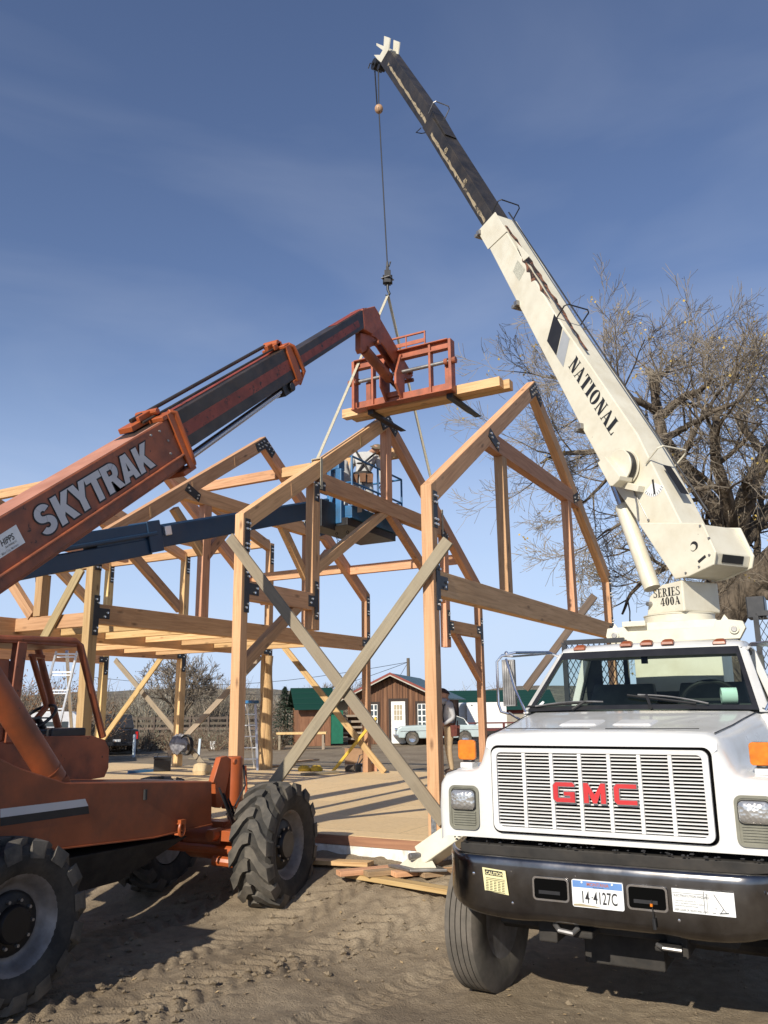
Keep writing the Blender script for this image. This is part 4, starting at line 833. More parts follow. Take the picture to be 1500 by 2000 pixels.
gr = T(); rframe(gr, rrect(-.676, .676, 1.207, 1.722, .045), rrect(-.640, .640, 1.235, 1.694, .03), .086, .1205)
vx = [-.640+1.28*k/7 for k in range(1, 7)]
for x in vx: gr.box((x-.012, .090, 1.236), (x+.012, .118, 1.693))
go = gr.build('grille', GRILLEW, tk, bevel=.003)
sl_ = T(); ed = [-.640]+vx+[.640]; ns = 22
for a, b in zip(ed[:-1], ed[1:]):
    a2, b2 = a+(.0125 if a > -.63 else .001), b-(.0125 if b < .63 else .001)
    for k in range(ns):
        z = 1.236+(1.693-1.236)*(k+.5)/ns; sl_.hexa([(a2, .098, z-.005), (b2, .098, z-.005), (b2, .112, z-.004), (a2, .112, z-.004), (a2, .098, z+.0025), (b2, .098, z+.0025), (b2, .112, z+.0035), (a2, .112, z+.0035)])
sl_.build('grille_slat', GRILLEW, go)
def gmc(mb, y0, y1, g, m):
    H = .118; w = .135; s = .029
    def bx(x0, x1, z0, z1): mb.box((x0-g, y0, z0-g), (x1+g, y1, z1+g), m)
    zb = 1.402
    X = -.262                                                     # G
    mb.py([(X+s*.6-g, zb-g), (X+w+g, zb-g), (X+w+g, zb+.062+g), (X+w*.5-g, zb+.062+g), (X+w*.5-g, zb+.04-g), (X+w-s+g*0, zb+.04-g), (X+w-s, zb+s*.85+g), (X+s+g, zb+s*.85+g), (X+s+g, zb+H-s*.85-g), (X+w+g, zb+H-s*.85-g), (X+w+g, zb+H-.012), (X+w-.012, zb+H+g), (X+s*.6, zb+H+g), (X-g, zb+H-s*.6), (X-g, zb+s*.6)], y0, y1, m)
    X = -.070                                                     # M
    mb.py([(X-g, zb-g), (X+s+g, zb-g), (X+s+g, zb+H*.55), (X+w*.5-.012, zb-g), (X+w*.5+.012, zb-g), (X+w-s-g, zb+H*.55), (X+w-s-g, zb-g), (X+w+g, zb-g), (X+w+g, zb+H+g), (X+w-s*.9, zb+H+g), (X+w*.5, zb+H*.42), (X+s*.9, zb+H+g), (X-g, zb+H+g)], y0, y1, m)
    X = .118                                                      # C
    mb.py([(X+s*.6, zb-g), (X+w+g, zb-g), (X+w+g, zb+s*.85+g), (X+s+g, zb+s*.85+g), (X+s+g, zb+H-s*.85-g), (X+w+g, zb+H-s*.85-g), (X+w+g, zb+H+g), (X+s*.6, zb+H+g), (X-g, zb+H-s*.6), (X-g, zb+s*.6)], y0, y1, m)
bd_ = T(); gmc(bd_, .078, .0895, .006, 1); gmc(bd_, .072, .0779, 0, 0); bd_.build('grille_badge', [REDBADGE, CHROME], go)
# headlights
for s in (-1, 1):
    xa, xb = sorted((s*.790, s*1.0))
    be = T(); be.py(rrect(xa, xb, 1.20, 1.475, .04), .1195, .1275)
    rframe(be, rrect(xa-.002, xb+.002, 1.198, 1.477, .042), rrect(xa+.016, xb-.016, 1.214, 1.461, .03), .112, .119)
    for k in range(6): be.box((xa+.03, .110, 1.228+k*.0155), (xb-.022, .1193, 1.236+k*.0155))
    ho = be.build('headlight', BEZEL, tk, smooth=True)
    le = T(); r1 = rrect(xa+.02, xb-.022, 1.325, 1.447, .03); c = ((xa+xb)/2, 1.386)
    le.py(rrect(xa+.014, xb-.016, 1.319, 1.453, .034), .1085, .1185, 1)
    le.loft([[(x, .1083, z) for x, z in r1], [(x, .098, z) for x, z in r1], [(c[0]+(x-c[0])*.9, .088, c[1]+(z-c[1])*.88) for x, z in r1], [(c[0]+(x-c[0])*.5, .080, c[1]+(z-c[1])*.5) for x, z in r1]], 0, close=True)
    le.build('headlight_lens', [HEADL, BLACK], ho, smooth=True)
    mk = T(); xm = s*.945; mk.box((xm-.045, .29, 1.575), (xm+.045, .40, 1.612), 2); mk.box((xm-.035, .315, 1.6125), (xm+.035, .375, 1.628), 1)
    mk.py(rrect(xm-.066, xm+.066, 1.6285, 1.762, .022), .305, .333, 0); mk.py(rrect(xm-.066, xm+.066, 1.6285, 1.762, .022), .3335, .385, 1)
    mk.build('turn_signal', [AMBER, SATIN, GRILLEW], tk, bevel=.006, smooth=True)
# bumper
def bprof(x):
    a = abs(x); y = .012*(a/.6)**2 + (0 if a < .78 else .30*((a-.78)/.31)**2.2); zb = .715 if a < .42 else .715-.012*sstep(.42, .5, a)+.055*sstep(.62, 1.08, a)
    zt = 1.062
    return [(x, y+.045, zt-.002), (x, y+.03, zt), (x, y+.012, zt-.006), (x, y+.002, zt-.02), (x, y-.002, zt-.05), (x, y, zt-.12), (x, y, zb+.05), (x, y+.006, zb+.015), (x, y+.025, zb), (x, y+.05, zb+.004)]
bm_ = T(); xs_ = [-1.108, -1.085, -1.05, -1.0, -.95, -.9, -.84, -.78, -.7, -.6, -.48, -.36, -.2, 0, .2, .36, .48, .6, .7, .78, .84, .9, .95, 1.0, 1.05, 1.085, 1.108]
bm_.loft([bprof(x) for x in xs_], cap=False); bmp = bm_.build('bumper', BUMPER, tk, smooth=True, recalc=False, angle=60)
m_ = bmp.modifiers.new('thick', 'SOLIDIFY'); m_.thickness = .008; m_.offset = 0
yb0 = -.006
for xa, xb in ((-.392, -.180), (.178, .392)):
    h_ = T(); h_.py(rrect(xa, xb, .845, .965, .018), yb0-.004, yb0+.005, 0); rframe(h_, rrect(xa-.008, xb+.008, .837, .973, .024), rrect(xa+.003, xb-.003, .848, .962, .017), yb0-.007, yb0-.0035, 1)  # flat black panels stand for the shade inside the bumper openings
    h_.box((xa+.03, yb0-.006, .875), (xb-.05, yb0-.0045, .895), 2); h_.build('tow_opening', [HOLLOW, CHROME, SATIN], bmp)
bt = T()
for x, z in ((-.54, .985), (-.54, .80), (-.13, .99), (.45, .985), (.45, .80), (.93, .97), (.93, .82), (-.8, .95)): bt.ball((x, .004+.012*(x/.6)**2+(.03 if abs(x) > .85 else 0)-.004, z), .012, 8, 0, (1, .5, 1))
bt.build('bumper_bolt', CHROME, bmp, smooth=True)
# licence plate
lp = T(); yq = -.016
lp.py(rrect(-.1525, .1525, .823, .975, .012), yq, yq+.008, 0)
lp.add([(-.147, yq-.0008, .828), (.147, yq-.0008, .828), (.147, yq-.0008, .932), (-.147, yq-.0008, .932)], [(0, 1, 2, 3)], 0)
lp.add([(-.147, yq-.0010, .932), (.147, yq-.0010, .932), (.147, yq-.0010, .970), (-.147, yq-.0010, .970)], [(0, 1, 2, 3)], 1)
lp.add([(-.147, yq-.0012, .828), (.03, yq-.0012, .828), (-.02, yq-.0012, .836), (-.06, yq-.0012, .838), (-.1, yq-.0012, .843), (-.147, yq-.0012, .838)], [(0, 1, 2, 3, 4, 5)], 3)
def Mt_(x, y, z): return TM @ Matrix(((1, 0, 0, x), (0, 0, -1, y), (0, 1, 0, z), (0, 0, 0, 1)))
textfaces(lp, '14', Mt_(-.102, yq-.002, .849), .066, 2, .016, .58); textfaces(lp, '4127C', Mt_(-.026, yq-.002, .849), .066, 2, .016, .56)
lp.add([(-.038, yq-.002, .885), (-.026, yq-.002, .885), (-.032, yq-.002, .876)], [(0, 1, 2)], 2)
textfaces(lp, 'MONTANA', Mt_(-.062, yq-.002, .944), .019, 4, .03, .95); textfaces(lp, 'Big Sky Country', Mt_(-.025, yq-.002, .934), .007, 2, .01, 1)
for x, z in ((-.09, .962), (.09, .962), (.09, .838)): lp.cyl((x, yq-.001, z), (x, yq-.005, z), .006, .006, 8, 0)
PLB = paint('plate_blue', (0.12, 0.24, 0.50), 0.4, 0, .1); PLR = paint('plate_rust', (0.40, 0.13, 0.06), 0.4); TAN = paint('plate_tan', (0.36, 0.30, 0.19), 0.5)
lp.build('licence_plate', [DECALW, PLB, BLKTXT, TAN, PLR], bmp, recalc=False)
cdx = T(); yc = -.006
cdx.add([(-.735, yc+.012, .995), (-.577, yc+.003, .985), (-.560, yc+.003, .845), (-.722, yc+.012, .86)], [(0, 1, 2, 3)], 0)
cdx.add([(-.718, yc+.009, .985), (-.597, yc+.002, .978), (-.594, yc+.002, .947), (-.715, yc+.009, .953)], [(0, 1, 2, 3)], 1)
Mc = TM @ basis((-.712, yc+.0075, .957), (1, -.055, -.055), (0, 0, 1)); textfaces(cdx, 'CAUTION', Mc, .020, 0, .03, .95)
for r in range(9):
    z = .938-r*.0095; cdx.add([(-.712, yc+.0088, z), (-.583, yc+.0015, z-.006), (-.583, yc+.0015, z-.009), (-.712, yc+.0088, z-.003)], [(0, 1, 2, 3)], 1) if r in (0, 1, 8) else None
    if r in (0, 1, 8): continue
    for cidx in range(5):
        xa = -.712+cidx*.027; cdx.add([(xa, yc+.0088-cidx*.0014, z-cidx*.0012), (xa+.018, yc+.0078-cidx*.0014, z-.0008-cidx*.0012), (xa+.018, yc+.0078-cidx*.0014, z-.0045-cidx*.0012), (xa, yc+.0088-cidx*.0014, z-.004-cidx*.0012)], [(0, 1, 2, 3)], 1)
cdx.build('caution_sticker', [DECALY, BLKTXT], bmp, recalc=False)
el = T(); ye = -.010
el.py([(.425, .848), (.756, .848), (.756, .972), (.425, .972)], ye, ye+.004, 0)
def eq(x0, x1, z0, z1, m=1): el.add([(x0, ye-.001, z0), (x1, ye-.001, z0), (x1, ye-.001, z1), (x0, ye-.001, z1)], [(0, 1, 2, 3)], m)
eq(.595, .598, .852, .968); eq(.428, .595, .949, .951)
textfaces(el, 'ELECTROCUTION HAZARD', Mt_(.434, ye-.001, .930), .0125, 1, .01, .85)
for i, s_ in enumerate(('Avoid contact with the load, the', 'crane or the vehicle if the boom or loadline', 'should become electrically charged.')): textfaces(el, s_, Mt_(.438, ye-.001, .906-i*.013), .0085, 1, 0, .72)
textfaces(el, 'KEEP CLEAR OF TRUCK AND LOAD', Mt_(.434, ye-.001, .856), .011, 1, .01, .72)
for p, q, w in (((.612, .87), (.612, .955), .002), ((.603, .952), (.623, .952), .002), ((.650, .957), (.695, .885), .0035), ((.695, .885), (.712, .862), .003), ((.695, .885), (.680, .862), .003), ((.672, .86), (.722, .866), .005), ((.635, .862), (.655, .858), .003), ((.652, .884), (.662, .884), .003)):
    el.bar((p[0], ye-.0015, p[1]), (q[0], ye-.0015, q[1]), w, .0006, (0, 1, 0), 1)
el.build('hazard_sticker', [DECALW, BLKTXT], bmp)
ds = T(); ds.cyl((.31, yb0-.012, .90), (.315, yb0-.012, .80), .003, .003, 6); ds.cyl((.315, yb0-.012, .80), (.318, yb0-.012, .745), .011, .011, 8); ds.cyl((.308, yb0-.014, .88), (.308, yb0-.014, .865), .008, .008, 8, 1); ds.build('trailer_plug', [BLACK, AMBER], bmp)
# underside
un = T(); un.box((-.95, .16, 1.02), (.95, .5, 1.112)); un.box((-.72, .25, .62), (.72, 1.2, 1.1)); un.box((-.45, .2, .55), (-.33, 7.0, .85)); un.box((.33, .2, .55), (.45, 7.0, .85)); un.cyl((-.95, .93, .50), (.95, .93, .50), .07, .07, 12); un.box((-.25, .5, .38), (.25, 1.6, .7)); un.box((-1.0, 1.2, .6), (1.0, 1.42, 1.5)); un.box((-.62, .9, .8), (.62, 1.4, 1.4))
un.box((-.2, .10, .62), (-.08, .3, .66)); un.box((.28, .10, .60), (.42, .25, .63))
un.build('chassis', DARKUND, tk, bevel=.01)
tg = T(); tg.tube([(-.30, .08, .69), (-.26, .03, .67), (-.18, .03, .66), (-.16, .08, .68)], .016, 8); tg.build('tow_hook', STEEL, tk, smooth=True)
tg = T(); tg.tube([(.30, .09, .64), (.34, .05, .635), (.44, .06, .63)], .012, 8); tg.build('tow_hook', STEEL, tk, smooth=True)
for s in (-1, 1):
    wl = T(); wl.loft([[(s*.74, .95+.6*math.cos(a_), .62+.6*math.sin(a_)) for a_ in [math.radians(8+i*14) for i in range(12)]], [(s*1.08, .95+.6*math.cos(a_), .62+.6*math.sin(a_)) for a_ in [math.radians(8+i*14) for i in range(12)]]], cap=False); wl.build('wheel_well', HOLLOW, tk, recalc=False)
# wheels
def twheel(x, y, rz, sgn, dual=False):
    M = TM @ Matrix.Translation((x, y, .50)) @ Matrix.Rotation(rz, 4, 'Z')
    w = MB(M); w.lathe([(0, .06), (.10, .06), (.12, .03), (.17, .02), (.2, -.02), (.25, -.02), (.27, .10), (.29, .12), (.29, -.11), (.0, -.11)], (0, 0, 0), (sgn, 0, 0), 32)
    o = w.build('wheel', RIM, tk, smooth=True)
    t = MB(M); kw = .88; pr = [(.28, .125), (.33, .14), (.40, .145), (.46, .135), (.487, .118)]
    for k in range(5):
        hi = .118-k*.0488; lo = hi-.0408; pr += [(.499, hi), (.500, lo)]
        if k < 4: pr += [(.486, lo-.0012), (.486, lo-.0068)]
    pr += [(.487, -.126), (.46, -.138), (.40, -.145), (.33, -.14), (.28, -.125)]
    pr = [(r_, h_*kw) for r_, h_ in pr]; t.lathe(pr, (0, 0, 0), (sgn, 0, 0), 56, closed=True); t.build('tyre', RUBBERT, o, smooth=True, angle=25)
    return o
twheel(-1.075, .93, math.radians(-4), -1); twheel(1.045, .93, math.radians(-4), 1)
for s in (-1, 1): twheel(s*1.0, 6.2, 0, s); twheel(s*.70, 6.2, 0, s)
# cab
cb = T()
cb.px([(1.422, .95), (1.422, 1.90), (1.50, 1.93), (2.95, 1.93), (2.95, .75), (1.6, .75)], -.93, .93); cab = cb.build('cab', WHITE, tk, bevel=.03)
rf = T()
def rring(y, w, z, d): return [(-w, y, z-d), (-w*.97, y, z-d*.35), (-w*.85, y, z-.008), (-w*.4, y, z), (0, y, z+.004), (w*.4, y, z), (w*.85, y, z-.008), (w*.97, y, z-d*.35), (w, y, z-d), (w*.9, y, z-d-.01), (0, y, z-d-.006), (-w*.9, y, z-d-.01)]
rf.loft([rring(1.985, .735, 2.448, .026), rring(2.02, .745, 2.474, .045), rring(2.10, .755, 2.495, .06), rring(2.3, .765, 2.512, .07), rring(2.75, .765, 2.508, .07), rring(2.93, .755, 2.485, .06)], close=True)
rf.build('roof', WHITE, cab, smooth=True, angle=50)
pl = T()
for s in (-1, 1):
    pl.hexa([(s*.865, 1.40, 1.925), (s*.935, 1.47, 1.925), (s*.915, 1.56, 1.925), (s*.86, 1.5, 1.925), (s*.712, 1.995, 2.43), (s*.772, 2.04, 2.43), (s*.765, 2.12, 2.43), (s*.70, 2.08, 2.43)])
    pl.hexa([(s*.86, 2.80, 1.92), (s*.93, 2.80, 1.92), (s*.93, 2.95, 1.92), (s*.86, 2.95, 1.92), (s*.70, 2.78, 2.44), (s*.765, 2.78, 2.44), (s*.765, 2.93, 2.44), (s*.70, 2.93, 2.44)])
for (xa, xb, za, zb) in ((-.86, .86, 1.92, 2.10), (-.74, .74, 2.40, 2.44), (-.82, -.62, 2.10, 2.40), (.62, .82, 2.10, 2.40)): pl.box((xa, 2.88, za), (xb, 2.93, zb), 1)
pl.build('pillar', [WHITE, DARKIN], cab, bevel=.008)
ip = T()
ip.box((-.9, 1.45, 1.931), (.9, 1.95, 1.955)); ip.box((-.85, 1.62, 1.956), (.85, 1.95, 1.985)); ip.box((-.74, 1.99, 2.395), (.74, 2.85, 2.43))
for xa in (-.70, .08): ip.hexa([(xa, 2.62, 1.932), (xa+.62, 2.62, 1.932), (xa+.62, 2.78, 1.932), (xa, 2.78, 1.932), (xa+.04, 2.74, 2.17), (xa+.58, 2.74, 2.17), (xa+.58, 2.84, 2.17), (xa+.04, 2.84, 2.17)])
ip.build('interior', DARKIN, cab, bevel=.015)
sw = T(); c0 = Vector((.44, 2.10, 2.02)); nr = Vector((0, -.70, .72)); e1 = Vector((1, 0, 0)); e2 = nr.cross(e1)
sw.tube([c0+(e1*math.cos(t)+e2*math.sin(t))*.21 for t in [i*math.pi/14 for i in range(28)]], .017, 8, closed=True); sw.bar(c0-e1*.2, c0+e1*.2, .04, .02); sw.build('steering_wheel', BLACK, cab, smooth=True)
rl_ = T(); rl_.lathe([(.018, .05), (.058, .05), (.058, -.06), (.018, -.06)], (.655, 1.60, 2.045), (1, .25, 0), 24, closed=True); rl_.build('paper_roll', MINT, cab, smooth=True)
# windscreen
def wpt(fx, fz):
    x0, y0, z0 = .868, 1.405, 1.938; x1, y1, z1 = .715, 1.985, 2.430
    hwid = x0+(x1-x0)*fz; x = hwid*fx; y = y0+(y1-y0)*fz-.07*(1-fx*fx)*(1-.3*fz); return (x, y, z0+(z1-z0)*fz+.012*(1-fx*fx)*(1-fz))
ws = T(); nxs, nzs = 14, 6
ws.add([wpt(-1+2*i/nxs, j/nzs) for j in range(nzs+1) for i in range(nxs+1)], [(j*(nxs+1)+i, j*(nxs+1)+i+1, (j+1)*(nxs+1)+i+1, (j+1)*(nxs+1)+i) for j in range(nzs) for i in range(nxs)])
wso = ws.build('windscreen', GLASS, cab, smooth=True, recalc=False)
fr = T(); lift = Vector((0, -.004, .003))
edge = [(-1+2*i/20, 0) for i in range(21)]+[(1, j/8) for j in range(1, 9)]+[(1-2*i/20, 1) for i in range(1, 21)]+[(-1, 1-j/8) for j in range(1, 8)]
inn = [(max(-.955, min(.955, fx)), max(.07, min(.87, fz))) for fx, fz in edge]
vo_ = [Vector(wpt(*e))+lift for e in edge]; vi_ = [Vector(wpt(*e))+lift for e in inn]; n_ = len(edge)
fr.add(vo_+vi_, [(k, (k+1) % n_, n_+(k+1) % n_, n_+k) for k in range(n_)]); fr.build('gasket', SATIN, wso, recalc=False)
wp = T()
for (fa, za, fb, zb_) in ((-.93, .06, -.28, .10), (.02, .20, .62, .06)):
    p = [Vector(wpt(fa+(fb-fa)*k/8, za+(zb_-za)*k/8+.03*math.sin(k/8*3.14)))+Vector((0, -.03, .014)) for k in range(9)]; wp.tube(p, .006, 5, 1)
    p2 = [Vector(wpt(fa+(fb-fa)*k/8-.1, za+(zb_-za)*k/8+.01))+Vector((0, -.018, .008)) for k in range(9)]; wp.tube(p2, .009, 5)
wp.tube([Vector(wpt(-.55, 0))+Vector((0, -.02, .01)), Vector(wpt(-.45, .10))+Vector((0, -.03, .02))], .012, 6); wp.tube([Vector(wpt(.15, 0))+Vector((0, -.02, .01)), Vector(wpt(.1, .18))+Vector((0, -.03, .02))], .012, 6)
wp.build('wiper', [BLACK, STEEL], cab, smooth=True)
st_ = T(); st_.add([Vector(wpt(fx, fz))+Vector((0, -.006, .005)) for fx, fz in ((-.93, .08), (-.88, .08), (-.875, .14), (-.90, .16))], [(0, 1, 2, 3)]); st_.build('sticker', DECALW, wso, recalc=False)
rm = T(); rm.box((-.06, 2.02, 2.32), (-.01, 2.05, 2.38)); rm.build('mirror_mount', BLACK, cab)
# clearance lights
for x, y, z in ((-.572, 2.0, 2.462), (-.17, 1.99, 2.477), (0, 1.985, 2.478), (.17, 1.99, 2.477), (.572, 2.0, 2.462)):
    c_ = T(); c_.loft([[(x-.052, y-.02, z-.012), (x+.052, y-.02, z-.012), (x+.052, y+.06, z+.012), (x-.052, y+.06, z+.012)], [(x-.048, y-.016, z+.012), (x+.048, y-.016, z+.012), (x+.048, y+.05, z+.03), (x-.048, y+.05, z+.03)], [(x-.02, y+.005, z+.032), (x+.03, y+.005, z+.034), (x+.03, y+.035, z+.04), (x-.02, y+.035, z+.04)]], close=True)
    c_.build('clearance_light', AMBERD, cab, bevel=.006, smooth=True)
# mirrors
for s in (-1, 1):
    xm = s*1.10; ym = 1.62
    mh = T(); mh.box((xm-.055 if s < 0 else xm-.055, ym, 1.985), (xm+.055, ym+.045, 2.375))
    for k in range(5): mh.cyl((xm-.04+k*.02, ym-.003, 2.0), (xm-.04+k*.02, ym-.003, 2.36), .006, .006, 6)
    mo = mh.build('wing_mirror', STEEL, cab, bevel=.02, smooth=True)
    am = T()
    am.tube([(s*.76, 2.02, 2.40), (s*.82, 1.90, 2.44), (s*1.02, ym-.02, 2.43), (s*1.14, ym-.02, 2.41), (s*1.19, ym-.02, 2.36), (s*1.19, ym-.02, 2.0), (s*1.17, ym-.02, 1.94), (s*1.10, ym-.02, 1.92)], .012, 8)
    am.tube([(s*1.15, ym-.02, 2.41), (s*1.05, ym-.01, 2.40), (s*.80, 1.92, 2.43)], .009, 8); am.tube([(s*1.10, ym-.03, 2.38), (s*1.00, 1.50, 2.12), (s*.90, 1.46, 1.93)], .011, 8); am.tube([(s*1.10, ym-.02, 1.93), (s*.95, 1.52, 1.86)], .011, 8); am.ball((s*1.10, ym-.02, 2.43), .018, 8)
    am.build('mirror_arm', CHROME, mo, smooth=True)
# headache rack with diamond mesh behind the cab
def rack(xa, xb, za, zb, y):
    r = T(); 
    for (p, q) in (((xa, y, za), (xb, y, za)), ((xa, y, zb), (xb, y, zb)), ((xa, y, za), (xa, y, zb)), ((xb, y, za), (xb, y, zb))): r.bar(p, q, .045, .045)
    st__ = .055; k = 0; x = xa-(zb-za)
    while x < xb:
        for sg in (1, -1):
            p0 = [x, za] if sg > 0 else [x, zb]; p1 = [x+(zb-za)*.55, zb if sg > 0 else za]
            t0 = max(0, (xa-p0[0])/(p1[0]-p0[0])); t1 = min(1, (xb-p0[0])/(p1[0]-p0[0]))
            if t0 < t1:
                a = (p0[0]+(p1[0]-p0[0])*t0, p0[1]+(p1[1]-p0[1])*t0); b = (p0[0]+(p1[0]-p0[0])*t1, p0[1]+(p1[1]-p0[1])*t1); r.bar((a[0], y, a[1]), (b[0], y, b[1]), .006, .009, (0, 1, 0))
        x += st__
    return r
ro = rack(-1.02, -.42, 1.95, 2.60, 3.06).build('headache_rack', SATIN, tk); rack(.78, 1.75, 1.75, 2.78, 3.06).build('headache_rack', SATIN, tk)
bx = T(); bx.box((.70, 3.15, 2.75), (.86, 3.4, 2.95)); bx.build('rack_box', [SATIN, DARKW], tk, bevel=.01)
bedm = T(); bedm.box((-1.15, 3.2, .95), (1.15, 8.5, 1.08)); bedm.build('flatbed', DARKW, tk, bevel=.01)
# ================================================================ CRANE
CB = TM @ Vector((0, 3.75, 0)); CZ = math.atan2(.528, -.849)
cr = thing('telescopic_crane', 'cream telescopic crane with black lettered boom raised behind the truck cab', 'crane', (CB.x, CB.y, 1.08), CZ)
CM = Matrix.Translation((CB.x, CB.y, 0)) @ Matrix.Rotation(CZ, 4, 'Z'); CI = CM.inverted()
HBV = CM.to_3x3() @ Vector((1, 0, 0)); NV = CM.to_3x3() @ Vector((0, 1, 0))
def Cm(): return MB(CM)
def pb(x, y, t):
    d = ray(x, y); o = Vector((CB.x, CB.y, 0))+NV*t; p = CAM+d*((o-CAM).dot(NV)/d.dot(NV)); q = CI @ p; return (q.x, q.z)
bf = T()
bf.box((-.40, 3.35, 1.085), (.42, 4.15, 2.56)); 
bf.py([(-.66, 2.66), (-.62, 2.58), (.60, 2.58), (.66, 2.68), (.64, 2.745), (.52, 2.765), (.40, 2.765), (.38, 2.70), (-.44, 2.70), (-.47, 2.745), (-.64, 2.74)], 3.32, 3.42)
bf.box((-.52, 3.43, 2.56), (.50, 4.15, 2.70)); bf.box((-.49, 3.40, 2.705), (.40, 4.12, 2.785)); bf.box((-.49, 3.325, 2.748), (-.26, 3.395, 2.80))
for x, z in ((-.57, 2.665), (.56, 2.67)): bf.cyl((x, 3.32, z), (x, 3.30, z), .045, .045, 16); bf.cyl((x, 3.302, z), (x, 3.292, z), .028, .028, 12, 1)
bf.py([(.44, 2.76), (.48, 2.82), (.52, 2.76)], 3.35, 3.37); bf.py([(-.6, 2.74), (-.57, 2.79), (-.54, 2.74)], 3.35, 3.37)
bfo = bf.build('base_frame', [CREAM, STEEL], cr, bevel=.008)
fl = Cm(); fl.cyl((0, 0, 2.787), (0, 0, 2.862), .345, .345, 40); fl.cyl((0, 0, 2.863), (0, 0, 2.872), .352, .352, 40); fl.build('slew_ring', CREAM, cr, smooth=True)
TT = .26
tu = Cm()
a = pb(1263, 1200, TT); b_ = pb(1338, 1200, TT); c_ = pb(1336, 1142, TT); d_ = pb(1292, 1142, TT); e_ = pb(1268, 1165, TT)
tu.py([(a[0], 2.874), (b_[0], 2.874), (b_[0], c_[1]+.05), (d_[0], d_[1]), (e_[0], e_[1])], -TT, TT)
tuo = tu.build('turret', CREAM, cr, bevel=.015)
ltx = Cm()
def serif(mb, ch, M, h, m=0):
    def poly(p): 
        serif.k += 1; mb.add([mb.T.inverted() @ M @ Vector((x*h, y*h, .0002*(serif.k % 9))) for x, y in p], [tuple(range(len(p)))], m)
    def bx(x0, y0, x1, y1): poly([(x0, y0), (x1, y0), (x1, y1), (x0, y1)])
    def ring(cx, cy, rx, ry, ix, iy, a0=0, a1=360, n=24):
        for i in range(n):
            t0 = math.radians(a0+(a1-a0)*i/n); t1 = math.radians(a0+(a1-a0)*(i+1)/n)
            mb.add([mb.T.inverted() @ M @ Vector((x*h, y*h, .0002)) for x, y in ((cx+ix*math.cos(t0), cy+iy*math.sin(t0)), (cx+rx*math.cos(t0), cy+ry*math.sin(t0)), (cx+rx*math.cos(t1), cy+ry*math.sin(t1)), (cx+ix*math.cos(t1), cy+iy*math.sin(t1)))], [(0, 1, 2, 3)], m)
    if ch == 'N': bx(.09, 0, .17, 1); bx(.55, 0, .63, 1); poly([(.02, 1), (.30, 1), (.63, 0), (.46, 0)]); bx(0, 0, .26, .045); bx(0, .955, .2, 1); bx(.46, .955, .72, 1); return .74
    if ch == 'A': poly([(.08, 0), (.135, 0), (.38, .93), (.33, 1)]); poly([(.28, 1), (.42, 1), (.74, 0), (.47, 0)]); bx(.2, .28, .52, .335); bx(0, 0, .22, .045); bx(.43, 0, .78, .045); return .78
    if ch == 'T': bx(.22, 0, .48, 1); bx(.02, .945, .69, 1); poly([(.02, 1), (.02, .74), (.05, .74), (.12, 1)]); poly([(.69, 1), (.69, .74), (.66, .74), (.59, 1)]); bx(.16, 0, .55, .045); return .72
    if ch == 'I': bx(.07, 0, .33, 1); bx(0, 0, .39, .045); bx(0, .955, .39, 1); return .42
    if ch == 'L': bx(.07, 0, .33, 1); bx(0, .955, .40, 1); bx(0, 0, .62, .05); poly([(.62, 0), (.62, .30), (.59, .30), (.52, .04)]); return .66
    if ch == 'E': bx(.10, 0, .28, 1); bx(0, .95, .56, 1); bx(0, 0, .6, .05); bx(.2, .48, .44, .53); poly([(.56, 1), (.56, .76), (.53, .76), (.47, .97)]); poly([(.60, 0), (.60, .27), (.57, .27), (.5, .04)]); bx(.42, .4, .45, .62); return .64
    if ch == 'R': bx(.10, 0, .28, 1); bx(0, 0, .38, .045); bx(0, .955, .3, 1); ring(.3, .74, .31, .26, .13, .21, -90, 90, 14); bx(.26, .48, .32, .53); poly([(.30, .50), (.46, .50), (.74, 0), (.56, 0)]); bx(.54, 0, .78, .045); return .76
    if ch in 'O0': w = .36 if ch == 'O' else .30; ring(w, .5, w, .52, w-.23, .46); return 2*w+.06
    if ch == '4': bx(.34, 0, .52, 1); poly([(0, .27), (.07, .27), (.40, .92), (.40, 1), (.36, 1)]); bx(0, .24, .66, .31); bx(.24, 0, .62, .045); return .68
    if ch == 'S':
        ring(.28, .76, .25, .25, .13, .19, 30, 270, 16); ring(.28, .25, .28, .27, .13, .2, -150, 90, 16); poly([(.26, .57), (.1, .62), (.12, .74), (.42, .46), (.30, .42)]); bx(.45, .7, .49, 1); bx(.02, 0, .06, .3); return .62
    return .4
serif.k = 0
def serif_text(mb, s, M, h, xs=1.0, gap=.04):
    x = 0
    for ch in s: x += (serif(mb, ch, M @ Matrix.Translation((x, 0, 0)) @ Matrix.Diagonal((xs, 1, 1, 1)), h)+gap)*h*xs
    return x
def on_side(px0, px1, t, off=.003):
    """lettering frame on the boom side plane from two photo points along the baseline; text up = to the left of travel"""
    p0 = pb(*px0, t); p1 = pb(*px1, t); o = CM @ Vector((p0[0], t+off, p0[1])); xd = CM.to_3x3() @ Vector((p1[0]-p0[0], 0, p1[1]-p0[1])); L_ = xd.length; zd = NV; yd = zd.cross(xd.normalized()); return basis(o, xd, yd), L_
M1, L1 = on_side((1277, 1168), (1330, 1161), TT); wS = serif_text(MB(), 'SERIES', M1, 1.0); hS = .085; serif_text(ltx, 'SERIES', M1, hS, L1/(wS*hS))
M1, L1 = on_side((1291, 1184), (1330, 1179), TT); wS = serif_text(MB(), '400A', M1, 1.0); serif_text(ltx, '400A', M1, .082, L1/(wS*.082)); ltx.build('turret_lettering', BLKTXT, tuo, recalc=False)
kn = Cm(); q = pb(1271, 1180, TT); kn.cyl((q[0], TT, q[1]), (q[0], TT+.05, q[1]), .028, .022, 10); kn.build('bolt_head', STEEL, tuo)
